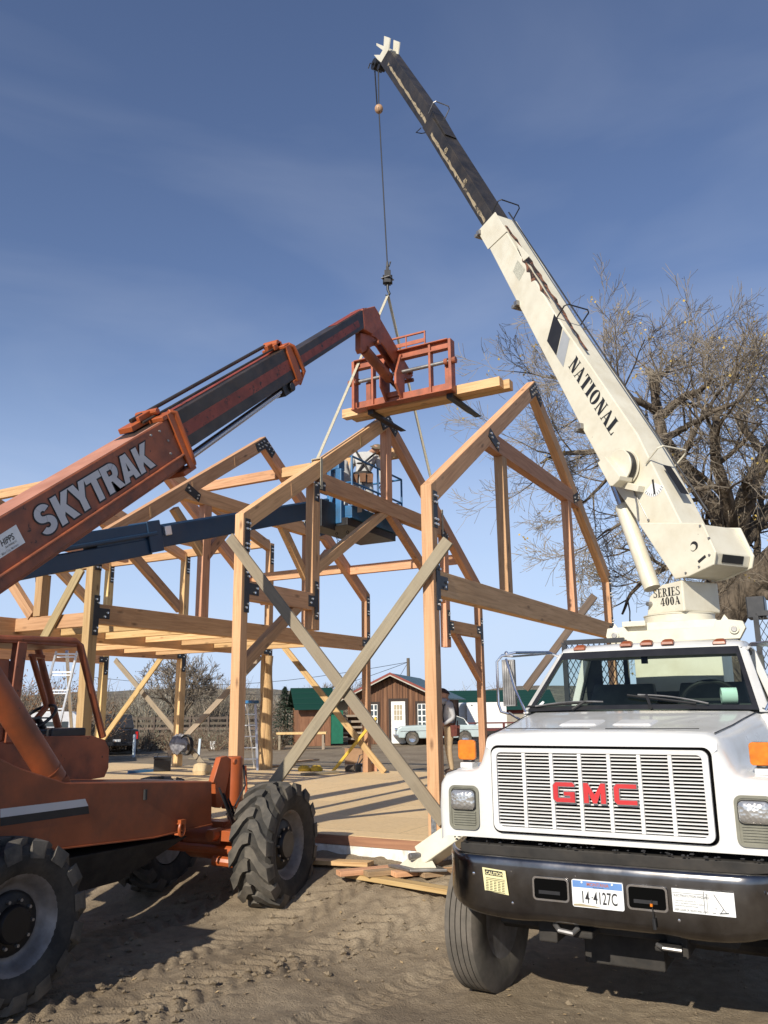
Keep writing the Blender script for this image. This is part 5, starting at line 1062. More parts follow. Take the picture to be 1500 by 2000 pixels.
# turret head plates and rear box
hd = Cm(); pl_ = [pb(x, y, TT+.02) for x, y in ((1246, 1021), (1372, 1021), (1398, 1078), (1394, 1103), (1345, 1126), (1318, 1131))]
hd.py(pl_, TT-.005, TT+.022); hd.py(pl_, -TT-.022, -TT+.005)
rb = [pb(x, y, TT) for x, y in ((1366, 1023), (1396, 1079), (1392, 1102), (1345, 1124), (1322, 1128), (1300, 1060))]
hd.py(rb, -TT+.006, TT-.006)
hdo = hd.build('pivot_head', CREAM, cr, bevel=.01)
hx = Cm()
P2_ = [Vector((rb[1][0], 0, rb[1][1])), Vector((rb[2][0], 0, rb[2][1]))]; nrm = Vector((-(P2_[1].z-P2_[0].z), 0, (P2_[1].x-P2_[0].x))); nrm = nrm.normalized()
if nrm.x > 0: nrm = -nrm
mid = (P2_[0]+P2_[1])/2; up_ = (P2_[0]-P2_[1]).normalized()
q = pb(1356, 1066, TT+.023); hx.cyl((q[0], TT+.0235, q[1]), (q[0], TT+.026, q[1]), .045, .045, 20, 0); hx.cyl((q[0]+.01, TT+.0265, q[1]-.015), (q[0]+.01, TT+.035, q[1]-.015), .032, .032, 14, 1)
e0, e1_ = pb(1364, 1098, TT+.023), pb(1378, 1086, TT+.023); hx.bar((e0[0], TT+.024, e0[1]), (e1_[0], TT+.024, e1_[1]), .028, .004, (0, 1, 0), 0)
for x, y in ((1368, 1027), (1385, 1051), (1386, 1084), (1366, 1107), (1340, 1119)):
    q = pb(x, y, TT+.023); hx.cyl((q[0], TT+.022, q[1]), (q[0], TT+.036, q[1]), .012, .010, 8, 2)
hx.build('pivot_detail', [BLACK, CREAM, STEEL], hdo)
rw = Cm(); cmid = mid+nrm*.004
for ssign in (1,): rw.hexa([(cmid+up_*a_+nrm*b2)+Vector((0, t_, 0)) for b2 in (0, .003) for a_, t_ in ((-.03, -.15), (-.03, .15), (.05, .15), (.05, -.15))])
rw.build('rear_opening', BLACK, hdo)
# boom sections
def side(px, t): return [pb(x, y, t) for x, y in px]
TB = .185
b1 = Cm(); o1p = side(((936, 456), (969, 419), (1084, 613), (1245, 848), (1332, 1024), (1372, 1060), (1318, 1085), (1248, 1022), (1190, 935), (1132, 828), (950, 474)), TB)
b1.py(o1p, -TB, TB); bo = b1.build('boom_base', CREAM, cr, bevel=.012)
rail = Cm(); p = side(((955, 440), (1084, 613), (1245, 848)), TB)
def bdir():
    d = Vector((p[2][0]-p[0][0], 0, p[2][1]-p[0][1])).normalized(); return d
dB = -bdir(); nB = Vector((-dB.z, 0, dB.x))
if nB.x > 0: nB = -nB
top0, top1 = Vector((o1p[1][0], 0, o1p[1][1])), Vector((o1p[3][0], 0, o1p[3][1]))
def topp(f, t, n): q = top0+(top1-top0)*f; return Vector((q.x, t, q.z))+nB*n
rail.tube([topp(-.02, -.05, .05), topp(1.25, -.05, .06)], .010, 6); rail.build('hoist_rope', BLKSTEEL, bo)
RUST = paint('boom_grease', (0.035, 0.022, 0.015), 0.6, 0, 0.4, 12, spots=(0.20, 0.09, 0.05), sscale=9, sthr=.5)
gs = Cm(); n_ = 26; rr_ = random.Random(4); tv = []
for i in range(n_+1):
    f = .06+.62*i/n_; w0 = .02+.03*rr_.random(); w1 = w0+.02+.05*rr_.random()*math.sin(math.pi*min(1, i/n_*1.2)) ; tv += [topp(f, TB-.005-w0, .004), topp(f, TB-.03-w1, .004)]
gs.add(tv, [(2*i, 2*i+1, 2*i+3, 2*i+2) for i in range(n_)]); 
tv = []
for i in range(19):
    f = .19+.26*i/18; tv += [topp(f, TB+.0025, -.004), topp(f, TB+.0025, -.012-.10*rr_.random()*math.sin(math.pi*i/18))]
gs.add(tv, [(2*i, 2*i+1, 2*i+3, 2*i+2) for i in range(18)])
gs.build('grease_stain', RUST, bo, recalc=False)
s2p = side(((824, 249), (844, 229), (962, 418), (1000, 480), (972, 500), (945, 447)), .15)
BSTEEL2 = paint('black_boom_steel', (0.028, 0.025, 0.022), 0.38, 0.2, 0.4, 3, dirt=(0.10, 0.075, 0.05), dirtamt=.5, dscale=4)
WORN = paint('worn_wax_streak', (0.30, 0.24, 0.15), 0.6, 0, .25, 8, spots=(0.03, 0.025, 0.02), sscale=10, sthr=.55)
b2 = Cm(); b2.py(s2p, -.15, .15); b2o = b2.build('boom_section', BSTEEL2, cr, bevel=.01)
s3p = side(((738, 118), (760, 98), (845, 218), (870, 262), (846, 280), (825, 248)), .115)
b3 = Cm(); b3.py(s3p, -.115, .115); b3o = b3.build('boom_section', BSTEEL2, cr, bevel=.01)
def streak(mb, pa, pb_, t, w, seed, n=22):
    r = random.Random(seed); A_, B_ = Vector((pa[0], t, pa[1])), Vector((pb_[0], t, pb_[1])); d = (B_-A_).normalized(); nn = Vector((-d.z, 0, d.x)); L_ = []
    for i in range(n+1): q = A_+(B_-A_)*i/n; L_ += [q+nn*w*(.35+.65*r.random()), q-nn*w*(.35+.65*r.random())]
    mb.add(L_, [(2*i, 2*i+1, 2*i+3, 2*i+2) for i in range(n)])
w2 = Cm(); streak(w2, pb(842, 262, .15), pb(947, 432, .15), .1515, .038, 1); w2.build('worn_streak', WORN, b2o, recalc=False)
w3 = Cm(); streak(w3, pb(758, 125, .115), pb(832, 238, .115), .1165, .034, 2); w3.build('worn_streak', WORN, b3o, recalc=False)
nb = Cm(); Mx, L_ = on_side((903, 357), (910, 368), .152); textfaces(nb, '40', Mx, .10, 0, .02, .8); Mx, L_ = on_side((866, 296), (873, 307), .152); textfaces(nb, '48', Mx, .10, 0, .02, .8); nb.build('extension_number', WORN, b2o, recalc=False)
# tip head and sheaves
tp_ = Cm()
for t0, t1 in ((.09, .12), (-.12, -.09)):
    tp_.py(side(((750, 70), (761, 74), (758, 98), (744, 122), (737, 116), (730, 107), (742, 107), (747, 98), (735, 89), (735, 84), (749, 90)), .12), t0, t1)
tp_.py(side(((746, 96), (760, 99), (744, 121), (738, 116)), .12), -.089, .089)
tpo = tp_.build('boom_tip', CREAM, cr, bevel=.004)
sh = Cm(); q = pb(738, 128, 0); sh.cyl((q[0], -.10, q[1]), (q[0], .10, q[1]), .11, .11, 20); sh.cyl((q[0], -.13, q[1]), (q[0], .13, q[1]), .03, .03, 10); q2 = pb(745, 133, 0); sh.cyl((q2[0], -.07, q2[1]), (q2[0], .07, q2[1]), .06, .06, 12); sh.tube([(q[0], .1, q[1]), (q[0]+.12, .11, q[1]+.10), (q[0]+.18, .12, q[1]+.02)], .012, 6); sh.build('sheave', BLKSTEEL, tpo, smooth=True)
# rope guide loops
def loop(x, y, t, m, par, hgt=.22):
    q = pb(x, y, t); c = Vector((q[0], 0, q[1])); l = Cm()
    P_ = [c+Vector((0, t+.01, 0)), c+Vector((0, t+.01, 0))+nB*hgt, c+Vector((0, -t-.01, 0))+nB*hgt, c+Vector((0, -t-.01, 0))]
    l.tube([P_[0], P_[0]*.15+P_[1]*.85, P_[1]*.9+P_[2]*.1, P_[1]*.1+P_[2]*.9, P_[3]*.15+P_[2]*.85, P_[3]], .010, 6); l.build('rope_guide', m, par, smooth=True)
loop(838, 222, .15, STEEL, b2o); loop(962, 416, .18, SATIN, bo); loop(1088, 622, .19, SATIN, bo); loop(1262, 905, .20, CREAM, bo, .26)
g3 = Cm(); q = pb(822, 250, .1); g3.tube([(q[0], .1, q[1]), (q[0]+.16, .10, q[1]+.02), (q[0]+.17, -.02, q[1]+.05), (q[0]+.05, -.05, q[1])], .009, 6); g3.build('rope_guide', SATIN, b2o)
# side stripes, plate, lettering
sd = Cm(); yt = TB+.0025
for pts, m in ((((1082.7, 613), (1098.7, 640), (1086.7, 694.7), (1068.5, 665.9)), 0), (((1100, 644), (1113, 661), (1100.5, 717), (1087, 696)), 1)):
    sd.add([(q[0], yt, q[1]) for q in side(pts, TB)], [(0, 1, 2, 3)], m)
sd.build('boom_stripe', [BLKTXT, GREYSTR], bo, recalc=False)
nl = Cm(); M1, L1 = on_side((1110, 716), (1195, 853), TB); wS = serif_text(MB(), 'NATIONAL', M1, 1.0); hS = .178; serif_text(nl, 'NATIONAL', M1, hS, L1/(wS*hS)); nl.build('boom_lettering', BLKTXT, bo, recalc=False)
ip_ = Cm(); PLATEG = paint('load_chart', (0.42, 0.41, 0.33), 0.5, 0, .3, 60); ip_.add([(q[0], yt, q[1]) for q in side(((1011, 508), (1026, 526), (1014, 549), (1002, 530)), TB)], [(0, 1, 2, 3)]); ip_.build('load_chart', PLATEG, bo, recalc=False)
for x, y in ((940, 452), (1014, 590), (1139, 830)):
    k_ = Cm(); q = pb(x, y, TB); q3 = Vector((q[0], 0, q[1])); k_.bar(q3-nB*.03+Vector((0, -.1, 0)), q3-nB*.03+Vector((0, TB+.05, 0)), .07, .07, (0, 0, 1)); k_.cyl(q3-nB*.09+Vector((0, .05, 0)), q3-nB*.09+Vector((0, TB+.06, 0)), .03, .03, 10); k_.build('wear_pad', STEEL, bo, bevel=.005)
# collar at mouth of base section
cl_ = Cm(); cl_.py(side(((933, 452), (967, 414), (990, 452), (953, 487)), TB+.01), TB+.001, TB+.012); cl_.py(side(((1006, 470), (1022, 487), (1034, 500), (1022, 510)), TB+.01), TB+.001, TB+.010); cl_.build('mouth_plate', CREAM, bo, bevel=.003)
# winch / hose reel on the side
wn = Cm(); q = pb(1212, 912, TB+.1); wn.cyl((q[0], TB+.001, q[1]), (q[0], TB+.12, q[1]), .17, .17, 32); wn.cyl((q[0], TB+.121, q[1]), (q[0], TB+.14, q[1]), .19, .19, 32)
wn.cyl((q[0], TB+.02, q[1]), (q[0], TB+.03, q[1]), .20, .20, 32)
bxp = side(((1172, 905), (1186, 892), (1216, 930), (1214, 938), (1202, 950), (1196, 950)), TB+.2); wn.py(bxp, TB+.05, TB+.24); wn.py(side(((1210, 938), (1247, 948), (1244, 960), (1206, 952)), TB+.1), TB+.001, TB+.10)
wo_ = wn.build('hose_reel', CREAM, bo, bevel=.008, smooth=True)
hs_ = Cm(); hs_.lathe([(.172, .035), (.185, .05), (.185, .10), (.172, .115)], (q[0], TB, q[1]), (0, 1, 0), 28); hs_.build('hose', BLKSTEEL, wo_, smooth=True)
dg = Cm(); q = pb(1276, 942, TB); dg.add([(q[0], yt, q[1])]+[(q[0]+.155*math.cos(math.radians(a_)), yt, q[1]+.155*math.sin(math.radians(a_))) for a_ in range(-150, -29, 10)], [(0, i, i+1) for i in range(1, 13)])
for a_ in range(-145, -30, 12): dg.bar((q[0]+.12*math.cos(math.radians(a_)), yt+.001, q[1]+.12*math.sin(math.radians(a_))), (q[0]+.15*math.cos(math.radians(a_)), yt+.001, q[1]+.15*math.sin(math.radians(a_))), .006, .001, (0, 1, 0), 1)
dg.bar((q[0], yt+.004, q[1]+.03), (q[0]-.01, yt+.004, q[1]-.13), .022, .004, (0, 1, 0), 1); dg.build('angle_dial', [DECALW, BLKTXT], bo, recalc=False)
dk_ = Cm(); dk_.add([tuple(Vector((v_[0], v_[1], v_[2]))) for v_ in [(*(topp(f, t_, .003)),) for f, t_ in ((1.10, .10), (1.10, -.02), (1.19, -.02), (1.19, .10))]], [(0, 1, 2, 3)]); dk_.build('boom_opening', BLACK, bo, recalc=False)
# lift cylinder
lc = Cm(); q0 = pb(1282, 1150, 0); q1 = pb(1225, 992, 0); q2 = pb(1203, 935, 0); A0, A1, A2 = (Vector((q_[0], .06, q_[1])) for q_ in (q0, q1, q2))
lc.cyl(A0, A1, .088, .088, 24); lc.cyl(A1, A1+(A1-A0).normalized()*.02, .092, .08, 24); lo_ = lc.build('lift_cylinder', CREAM, cr, smooth=True)
rd_ = Cm(); rd_.cyl(A1, A2, .05, .05, 18); rd_.build('cylinder_rod', CHROMEROD, lo_, smooth=True)
hl = Cm(); q = pb(1240, 960, TB+.01); q_b = pb(1248, 1015, TB+.01); hl.tube([(q[0], TB+.02, q[1]), ((q[0]+q_b[0])/2-.02, TB+.03, (q[1]+q_b[1])/2), (q_b[0], TB+.02, q_b[1])], .010, 6); q = pb(1238, 955, TB); q_b = pb(1268, 1016, TB); hl.tube([(q[0], TB+.02, q[1]), (q_b[0], TB+.01, q_b[1])], .004, 5); hl.ball((q_b[0], TB+.012, q_b[1]), .015, 6); hl.build('control_line', STEEL, bo)
# outrigger leg and cribbing
og = MB(); og.bar((-.02, -.37, .50), (1.15, -.10, 1.30), .24, .20, (0, .3, 1)); og.build('outrigger', CREAM, cr, bevel=.012)
of_ = MB(); of_.pzz([(-.36, -.50), (-.02, -.66), (.30, -.48), (.05, -.26)], .405, .43, 1); of_.hexa([(-.24, -.48, .431), (-.02, -.58, .431), (.18, -.47, .431), (.0, -.33, .431), (-.07, -.43, .56), (0, -.47, .56), (.06, -.42, .56), (0, -.37, .56)]); of_.cyl((-.08, -.56, .53), (.08, -.34, .53), .035, .035, 12, 1); of_.build('outrigger_foot', [CREAM, STEEL], cr, bevel=.006)
GC = 'cribbing blocks under the outrigger foot'
for i in range(4):
    stick('cribbing_block', (-.60+.26*i-.13, -.96+.10*i+.1, .375), (-.16+.26*i-.13, -.30+.10*i, .375), .135, .05, None, (TANW if i % 2 else FIR), label='short plank in the layer of cribbing under the cream outrigger foot', cat='block', group=GC)
stick('cribbing_block', (-.75, -.62, .325), (.55, -.9, .325), .14, .045, None, PINE, label='lower cross plank beneath the cribbing under the outrigger foot', cat='block', group=GC)
# hook block, rope, ball, sling
UH_ = -2.75
tipq = CM @ Vector((*[pb(739, 136, 0)[0]], 0, pb(739, 136, 0)[1])); hk = pu(757, 545, UH_); ballp = pd(740, 213, 1); 
dpt = (tipq-CAM).dot(FW); ballp = pd(740, 213, dpt-.1)
hh = thing('hook_block', 'black hook block hanging on the crane rope with a small headache ball above', 'hook', (hk.x, hk.y, hk.z))
rp = MB(); top_ = pu(757, 524, UH_); rp.tube([tipq, ballp, top_], .012, 6); rp.tube([tipq+Vector((-.08, 0, 0)), ballp+Vector((-.04, 0, .1))], .014, 5); rp.build('wire_rope', BLKSTEEL, hh)
ba = MB(); ba.ball(ballp, .085, 14, 0, (1, 1, 1.15)); ba.build('limit_weight', paint('tan_weight', (0.42, 0.25, 0.14), 0.6, 0, .2, spots=(0.05, 0.03, 0.02), sscale=6, sthr=.56), hh, smooth=True)
hbx = MB(); sc_ = .0052
def hp(dx, dz): return Vector((hk.x+dx*.87, hk.y+dx*.49, hk.z+dz))
hbx.bar(hp(0, -.10), hp(0, .15), .15, .12, (.87, .49, 0)); hbx.bar(hp(0, .15), hp(0, .24), .07, .06, (.87, .49, 0)); hbx.cyl(hp(0, .2), hp(0, .36), .03, .02, 8); hbx.cyl(hp(-.09, .03), hp(.09, .03), .05, .05, 12); hbx.cyl(hp(-.09, -.06), hp(.09, -.06), .05, .05, 12)
hbx.tube([hp(0, -.1), hp(0, -.22), hp(.03, -.30), hp(.0, -.36), hp(-.04, -.32)], [.03, .025, .028, .025, .015], 8); hbx.tube([hp(.03, .26), hp(.06, .36), hp(.04, .30)], .016, 6)
hbx.box((hk.x-.09, hk.y-.1, hk.z-.005), (hk.x+.09, hk.y+.1, hk.z+.008), 1); hbx.build('hook_body', [BLKSTEEL, STEEL], hh, bevel=.012)
sg = thing('lifting_sling', 'pale webbing sling running from the crane hook down to both rafters of the middle bent', 'sling', (hk.x, hk.y, hk.z-.36))
s0 = hp(0, -.33); ul = -2.748-.07
sgl = pu(633, 886, ul); sgr = pu(848, 922, ul)
def ribbon(pts, w, axis=(1, 0, 0)):
    mb_ = MB(); A_ = Vector(axis)*w/2
    for a_, b2 in zip(pts[:-1], pts[1:]):
        d_ = (b2-a_).normalized(); n_ = d_.cross(A_).normalized()*.004; mb_.hexa([a_-A_-n_, a_+A_-n_, a_+A_+n_, a_-A_+n_, b2-A_-n_, b2+A_-n_, b2+A_+n_, b2-A_+n_])
    return mb_
slA = (7.13-4.5)/(W_/2); lp_ = Vector((ul, 1.83, 4.5+slA*1.83+.02)); rp_ = Vector((ul, W_-1.9, 4.5+slA*1.9+.02))
ribbon([s0, s0*.6+lp_*.4, lp_], .055).build('sling_leg', STRAP, sg); ribbon([s0, s0*.6+rp_*.4, rp_], .055).build('sling_leg', STRAP, sg)
for q_, dv in ((lp_, 1), (rp_, -1)):
    wr = MB()
    for xx in (uA+.012, uA-PW-.012): wr.hexa([(xx-.004, q_.y-.03, q_.z-.48), (xx+.004, q_.y-.03, q_.z-.48), (xx+.004, q_.y+.03, q_.z-.48), (xx-.004, q_.y+.03, q_.z-.48), (xx-.004, q_.y-.03, q_.z-.0), (xx+.004, q_.y-.03, q_.z), (xx+.004, q_.y+.03, q_.z), (xx-.004, q_.y+.03, q_.z)])
    wr.hexa([(uA-PW-.016, q_.y-.03, q_.z), (uA+.016, q_.y-.03, q_.z), (uA+.016, q_.y+.03, q_.z), (uA-PW-.016, q_.y+.03, q_.z), (uA-PW-.016, q_.y-.03, q_.z+.012), (uA+.016, q_.y-.03, q_.z+.012), (uA+.016, q_.y+.03, q_.z+.012), (uA-PW-.016, q_.y+.03, q_.z+.012)])
    wr.build('sling_wrap', STRAP, sg)
# ================================================================ BACKGROUND: hills, ranch yard
def ghills(u, v):
    d = CAM.xy; r = math.hypot(u-d.x, v-d.y); az = math.atan2(u-d.x, v-d.y)
    k = sstep(150, 330, r)
    h = 7.8+2.6*mn.fractal(Vector((az*5, 3.3, 0)), 1.0, 2.0, 4)+1.0*math.sin(az*7+1)
    return k*h*(1+.5*sstep(330, 700, r))+.7*k*mn.fractal(Vector((u*.03, v*.03, 1)), 1, 2, 4)-.3
hm = MB(); na, nr = 260, 46; a0, a1 = math.radians(-75), math.radians(25)
for j in range(nr):
    r = 130*(900/130)**(j/(nr-1))
    for i in range(na):
        a = a0+(a1-a0)*i/(na-1); u = CAM.x+r*math.sin(a); v = CAM.y+r*math.cos(a); hm.v.append(Vector((u, v, ghills(u, v))))
hm.f = [(j*na+i, j*na+i+1, (j+1)*na+i+1, (j+1)*na+i) for j in range(nr-1) for i in range(na-1)]; hm.m = [0]*len(hm.f)
m, t, b = newmat('sagebrush_hill'); tc = N(t, 'ShaderNodeTexCoord'); v = tc.outputs['Object']
n1 = noise(t, v, .05, 6); n2 = noise(t, v, .55, 8, .7)
c = ramp(t, n1.outputs['Fac'], [(.3, (.20, .165, .115)), (.6, (.30, .255, .185)), (.8, (.24, .215, .155))]).outputs['Color']
c = mix(t, ramp(t, n2.outputs['Fac'], [(.46, (0,)*3), (.60, (.85,)*3)]).outputs['Color'], c, (.085, .075, .055)); t.links.new(c, b.inputs['Base Color']); b.inputs['Roughness'].default_value = .95; bumpn(t, b, n2.outputs['Fac'], .9, 2.0)
HO = hm.build('hills', m, recalc=False, smooth=True); tag(HO, 'low sagebrush hills on the horizon', None, kind='structure')
# brush: many thin twigs
TWIG = paint('brush_twig', (0.20, 0.165, 0.125), .9, 0, .3, 2); TWIG2 = paint('grey_willow', (0.31, 0.29, 0.235), .9, 0, .3, 2); TWIG3 = paint('rust_weed', (0.17, 0.115, 0.075), .9, 0, .35, 2)
SAGE = paint('sage_leaf', (0.17, 0.17, 0.115), .9, 0, .4, 3)
def bush(mb, c, r, h, n, rnd, m=0, leaf=None, lm=1, th=.02):
    for i in range(n):
        a = rnd.uniform(0, 6.283); k = rnd.random()**.5; b0 = Vector((c[0]+math.cos(a)*r*.35*k, c[1]+math.sin(a)*r*.35*k, c[2])); tip = Vector((c[0]+math.cos(a)*r*k*1.1+rnd.gauss(0, r*.12), c[1]+math.sin(a)*r*k*1.1+rnd.gauss(0, r*.12), c[2]+h*(1-.45*k*k)*rnd.uniform(.55, 1.08)))
        mid_ = b0*.45+tip*.55+Vector((rnd.gauss(0, r*.1), rnd.gauss(0, r*.1), h*.06)); mb.tube([b0, mid_, tip], [th, th*.7, th*.25], 3, m, cap=False)
        for q in range(2):
            s_ = mid_*(1-q*.4)+tip*(q*.4); e = s_+Vector((rnd.gauss(0, r*.22), rnd.gauss(0, r*.22), rnd.uniform(.05, .3)*h)); mb.tube([s_, e], [th*.5, th*.2], 3, m, cap=False)
        if leaf:
            for q in range(leaf):
                p = mid_+(tip-mid_)*rnd.random()+Vector((rnd.gauss(0, r*.12), rnd.gauss(0, r*.12), rnd.gauss(0, h*.08))); s_ = rnd.uniform(.04, .1)*(1+.05*h); d1 = Vector((rnd.gauss(0, 1), rnd.gauss(0, 1), rnd.gauss(0, 1))).normalized()*s_; d2 = Vector((rnd.gauss(0, 1), rnd.gauss(0, 1), rnd.gauss(0, 1))).normalized()*s_
                mb.add([p, p+d1, p+d2], [(0, 1, 2)], lm)
def fp(x, y, d, z=0.0):  # ground spot below photo column x at depth d
    q = pd(x, 1385, d); return (q.x, q.y, z)
rb_ = random.Random(11)
th_ = MB()
for i in range(60):
    x = rb_.uniform(-40, 470); d = rb_.uniform(58, 95); c = fp(x, 0, d); bush(th_, c, rb_.uniform(1.6, 3.0), rb_.uniform(2.6, 5.0), 55, rb_, rb_.choice([0, 0, 1, 2]), 5, 3, .035)
for i in range(60):
    x = rb_.uniform(480, 1080); d = rb_.uniform(85, 150); c = fp(x, 0, d); bush(th_, c, rb_.uniform(1.8, 3.4), rb_.uniform(2.6, 4.6), 40, rb_, rb_.choice([0, 1, 2]), 3, 3, .05)
tag(th_.build('brush_thicket', [TWIG, TWIG2, TWIG3, SAGE], recalc=False), 'grey brown brush thicket along the far edge of the yard', kind='stuff')
wd = MB()
for i in range(90):
    x = rb_.uniform(180, 560); d = rb_.uniform(40, 48); c = fp(x, 0, d); bush(wd, c, rb_.uniform(.4, .9), rb_.uniform(.5, 1.3), 22, rb_, rb_.choice([0, 2, 2]), 2, 3, .014)
tag(wd.build('dry_weeds', [TWIG, TWIG2, TWIG3, SAGE], recalc=False), 'dry weeds in front of the rail fence', kind='stuff')
# ---------------- trees
m, t, b = newmat('cottonwood_bark'); tc = N(t, 'ShaderNodeTexCoord'); mp = N(t, 'ShaderNodeMapping'); mp.inputs['Scale'].default_value = (9, 9, 2.2); t.links.new(tc.outputs['Object'], mp.inputs['Vector']); n1 = noise(t, mp.outputs[0], 1.0, 7, .65, .6); n2 = noise(t, tc.outputs['Object'], 1.2, 4)
c = ramp(t, n1.outputs['Fac'], [(.36, (.035, .027, .019)), (.52, (.135, .105, .075)), (.72, (.225, .18, .132))]).outputs['Color']; c = mix(t, ramp(t, n2.outputs['Fac'], [(.4, (0,)*3), (.7, (.6,)*3)]).outputs['Color'], c, (.10, .08, .058)); t.links.new(c, b.inputs['Base Color']); b.inputs['Roughness'].default_value = .95; bumpn(t, b, n1.outputs['Fac'], 1.0, .07); BARK = m
TWG = paint('pale_twig', (0.215, 0.18, 0.135), .9, 0, .25, 3); LEAFY = paint('yellow_leaf', (0.42, 0.30, 0.07), .8, 0, .3, 20)
def branch(mb, p, d, ln, r, dep, rnd, m=0, twig=1, mind=.0052, leaf=None, droop=.0, spread=.62):
    n = 4 if dep > 1 else 3; pts = [p.copy()]; rr = [r]; q = p.copy(); dd_ = d.copy()
    for i in range(n):
        dd_ = (dd_+Vector((rnd.gauss(0, .16), rnd.gauss(0, .16), rnd.gauss(0, .14)+.04-droop))).normalized(); q = q+dd_*ln/n; pts.append(q.copy()); rr.append(max(mind, r*(1-.62*(i+1)/n)))
    mb.tube(pts, rr, 7 if r > .08 else (5 if r > .03 else 3), 0 if r > .022 else 1, cap=False)
    if dep == 0:
        if leaf and rnd.random() < leaf:
            for _ in range(2):
                s_ = .032; c = pts[-1]+Vector((rnd.gauss(0, .05), rnd.gauss(0, .05), rnd.gauss(0, .05))); d1 = Vector((rnd.gauss(0, 1), rnd.gauss(0, 1), rnd.gauss(0, 1))).normalized()*s_; d2 = d1.cross(Vector((rnd.gauss(0, 1), rnd.gauss(0, 1), rnd.gauss(0, 1)))).normalized()*s_; mb.add([c-d1, c+d2, c+d1, c-d2], [(0, 1, 2, 3)], 2)
        return
    k = 4 if dep > 2 else 5
    for i in range(k):
        t_ = .28+.72*(i+rnd.random()*.8)/k; j = min(n-1, int(t_*n)); f = t_*n-j; f = min(1, f); s_ = pts[j]*(1-f)+pts[j+1]*f; base = (pts[j+1]-pts[j]).normalized()
        ax = base.cross(Vector((rnd.gauss(0, 1), rnd.gauss(0, 1), rnd.gauss(0, 1)))).normalized(); nd = (base*math.cos(spread*rnd.uniform(.6, 1.35))+ax*math.sin(spread*rnd.uniform(.6, 1.35))).normalized()
        branch(mb, s_, nd, ln*rnd.uniform(.50, .78)*(1.15-.35*t_), max(mind, rr[j]*rnd.uniform(.42, .62)), dep-1, rnd, m, twig, mind, leaf, droop, spread)
def limb(mb, pts, r0, r1, rnd, subs, leaf=.3, droop=.0, dep=3):
    n = len(pts); fine = []
    for i in range(n-1):
        for k in range(5):
            f = k/5; a = pts[max(0, i-1)]; b2 = pts[i]; c = pts[i+1]; d2 = pts[min(n-1, i+2)]
            fine.append(.5*((2*b2)+(c-a)*f+(2*a-5*b2+4*c-d2)*f*f+(3*b2-3*c+d2-a)*f**3))
    fine.append(pts[-1]); L_ = len(fine); rr = [r0+(r1-r0)*i/(L_-1)*(1 if True else 0) for i in range(L_)]
    fine = [p+Vector((rnd.gauss(0, .011), rnd.gauss(0, .011), rnd.gauss(0, .011))) if 0 < i < L_-1 else p for i, p in enumerate(fine)]
    mb.tube(fine, rr, 12, 0, cap=False)
    for i in range(subs):
        t_ = .18+.82*(i+rnd.random())/subs; j = min(L_-2, int(t_*(L_-1))); base = (fine[j+1]-fine[j]).normalized(); ax = base.cross(Vector((rnd.gauss(0, 1), rnd.gauss(0, 1), rnd.gauss(0, 1)))).normalized(); an = rnd.uniform(.5, 1.2)
        branch(mb, fine[j], (base*math.cos(an)+ax*math.sin(an)).normalized(), rnd.uniform(1.0, 2.0), max(.026, rr[j]*rnd.uniform(.3, .5)), dep, rnd, leaf=leaf, droop=droop)
rt = random.Random(21)
ct = thing('cottonwood_tree', 'big old cottonwood nearly bare of leaves towering behind the crane', 'tree', tuple(pd(1400, 1400, 20)[:2])+(0.2,))
tk_ = MB(); DT = 20.0
def D(x, y, dz=0): return pd(x, y+max(0, 900-y)*.14, DT+dz)
tr0 = [Vector((D(1400, 1300).x, D(1400, 1300).y, .1)), D(1398, 1250), D(1405, 1180), D(1425, 1110, .3), D(1432, 1050, .3)]
limb(tk_, tr0, .62, .36, rt, 3, dep=2)
limb(tk_, [D(1392, 1262), D(1420, 1205, -.3), D(1462, 1150, -.7), D(1520, 1085, -1.2), D(1600, 1000, -1.6), D(1660, 900, -2)], .46, .22, rt, 7)
tk_.build('trunk', [BARK, TWG, LEAFY], ct, recalc=False, smooth=True, angle=80)
cw = MB()
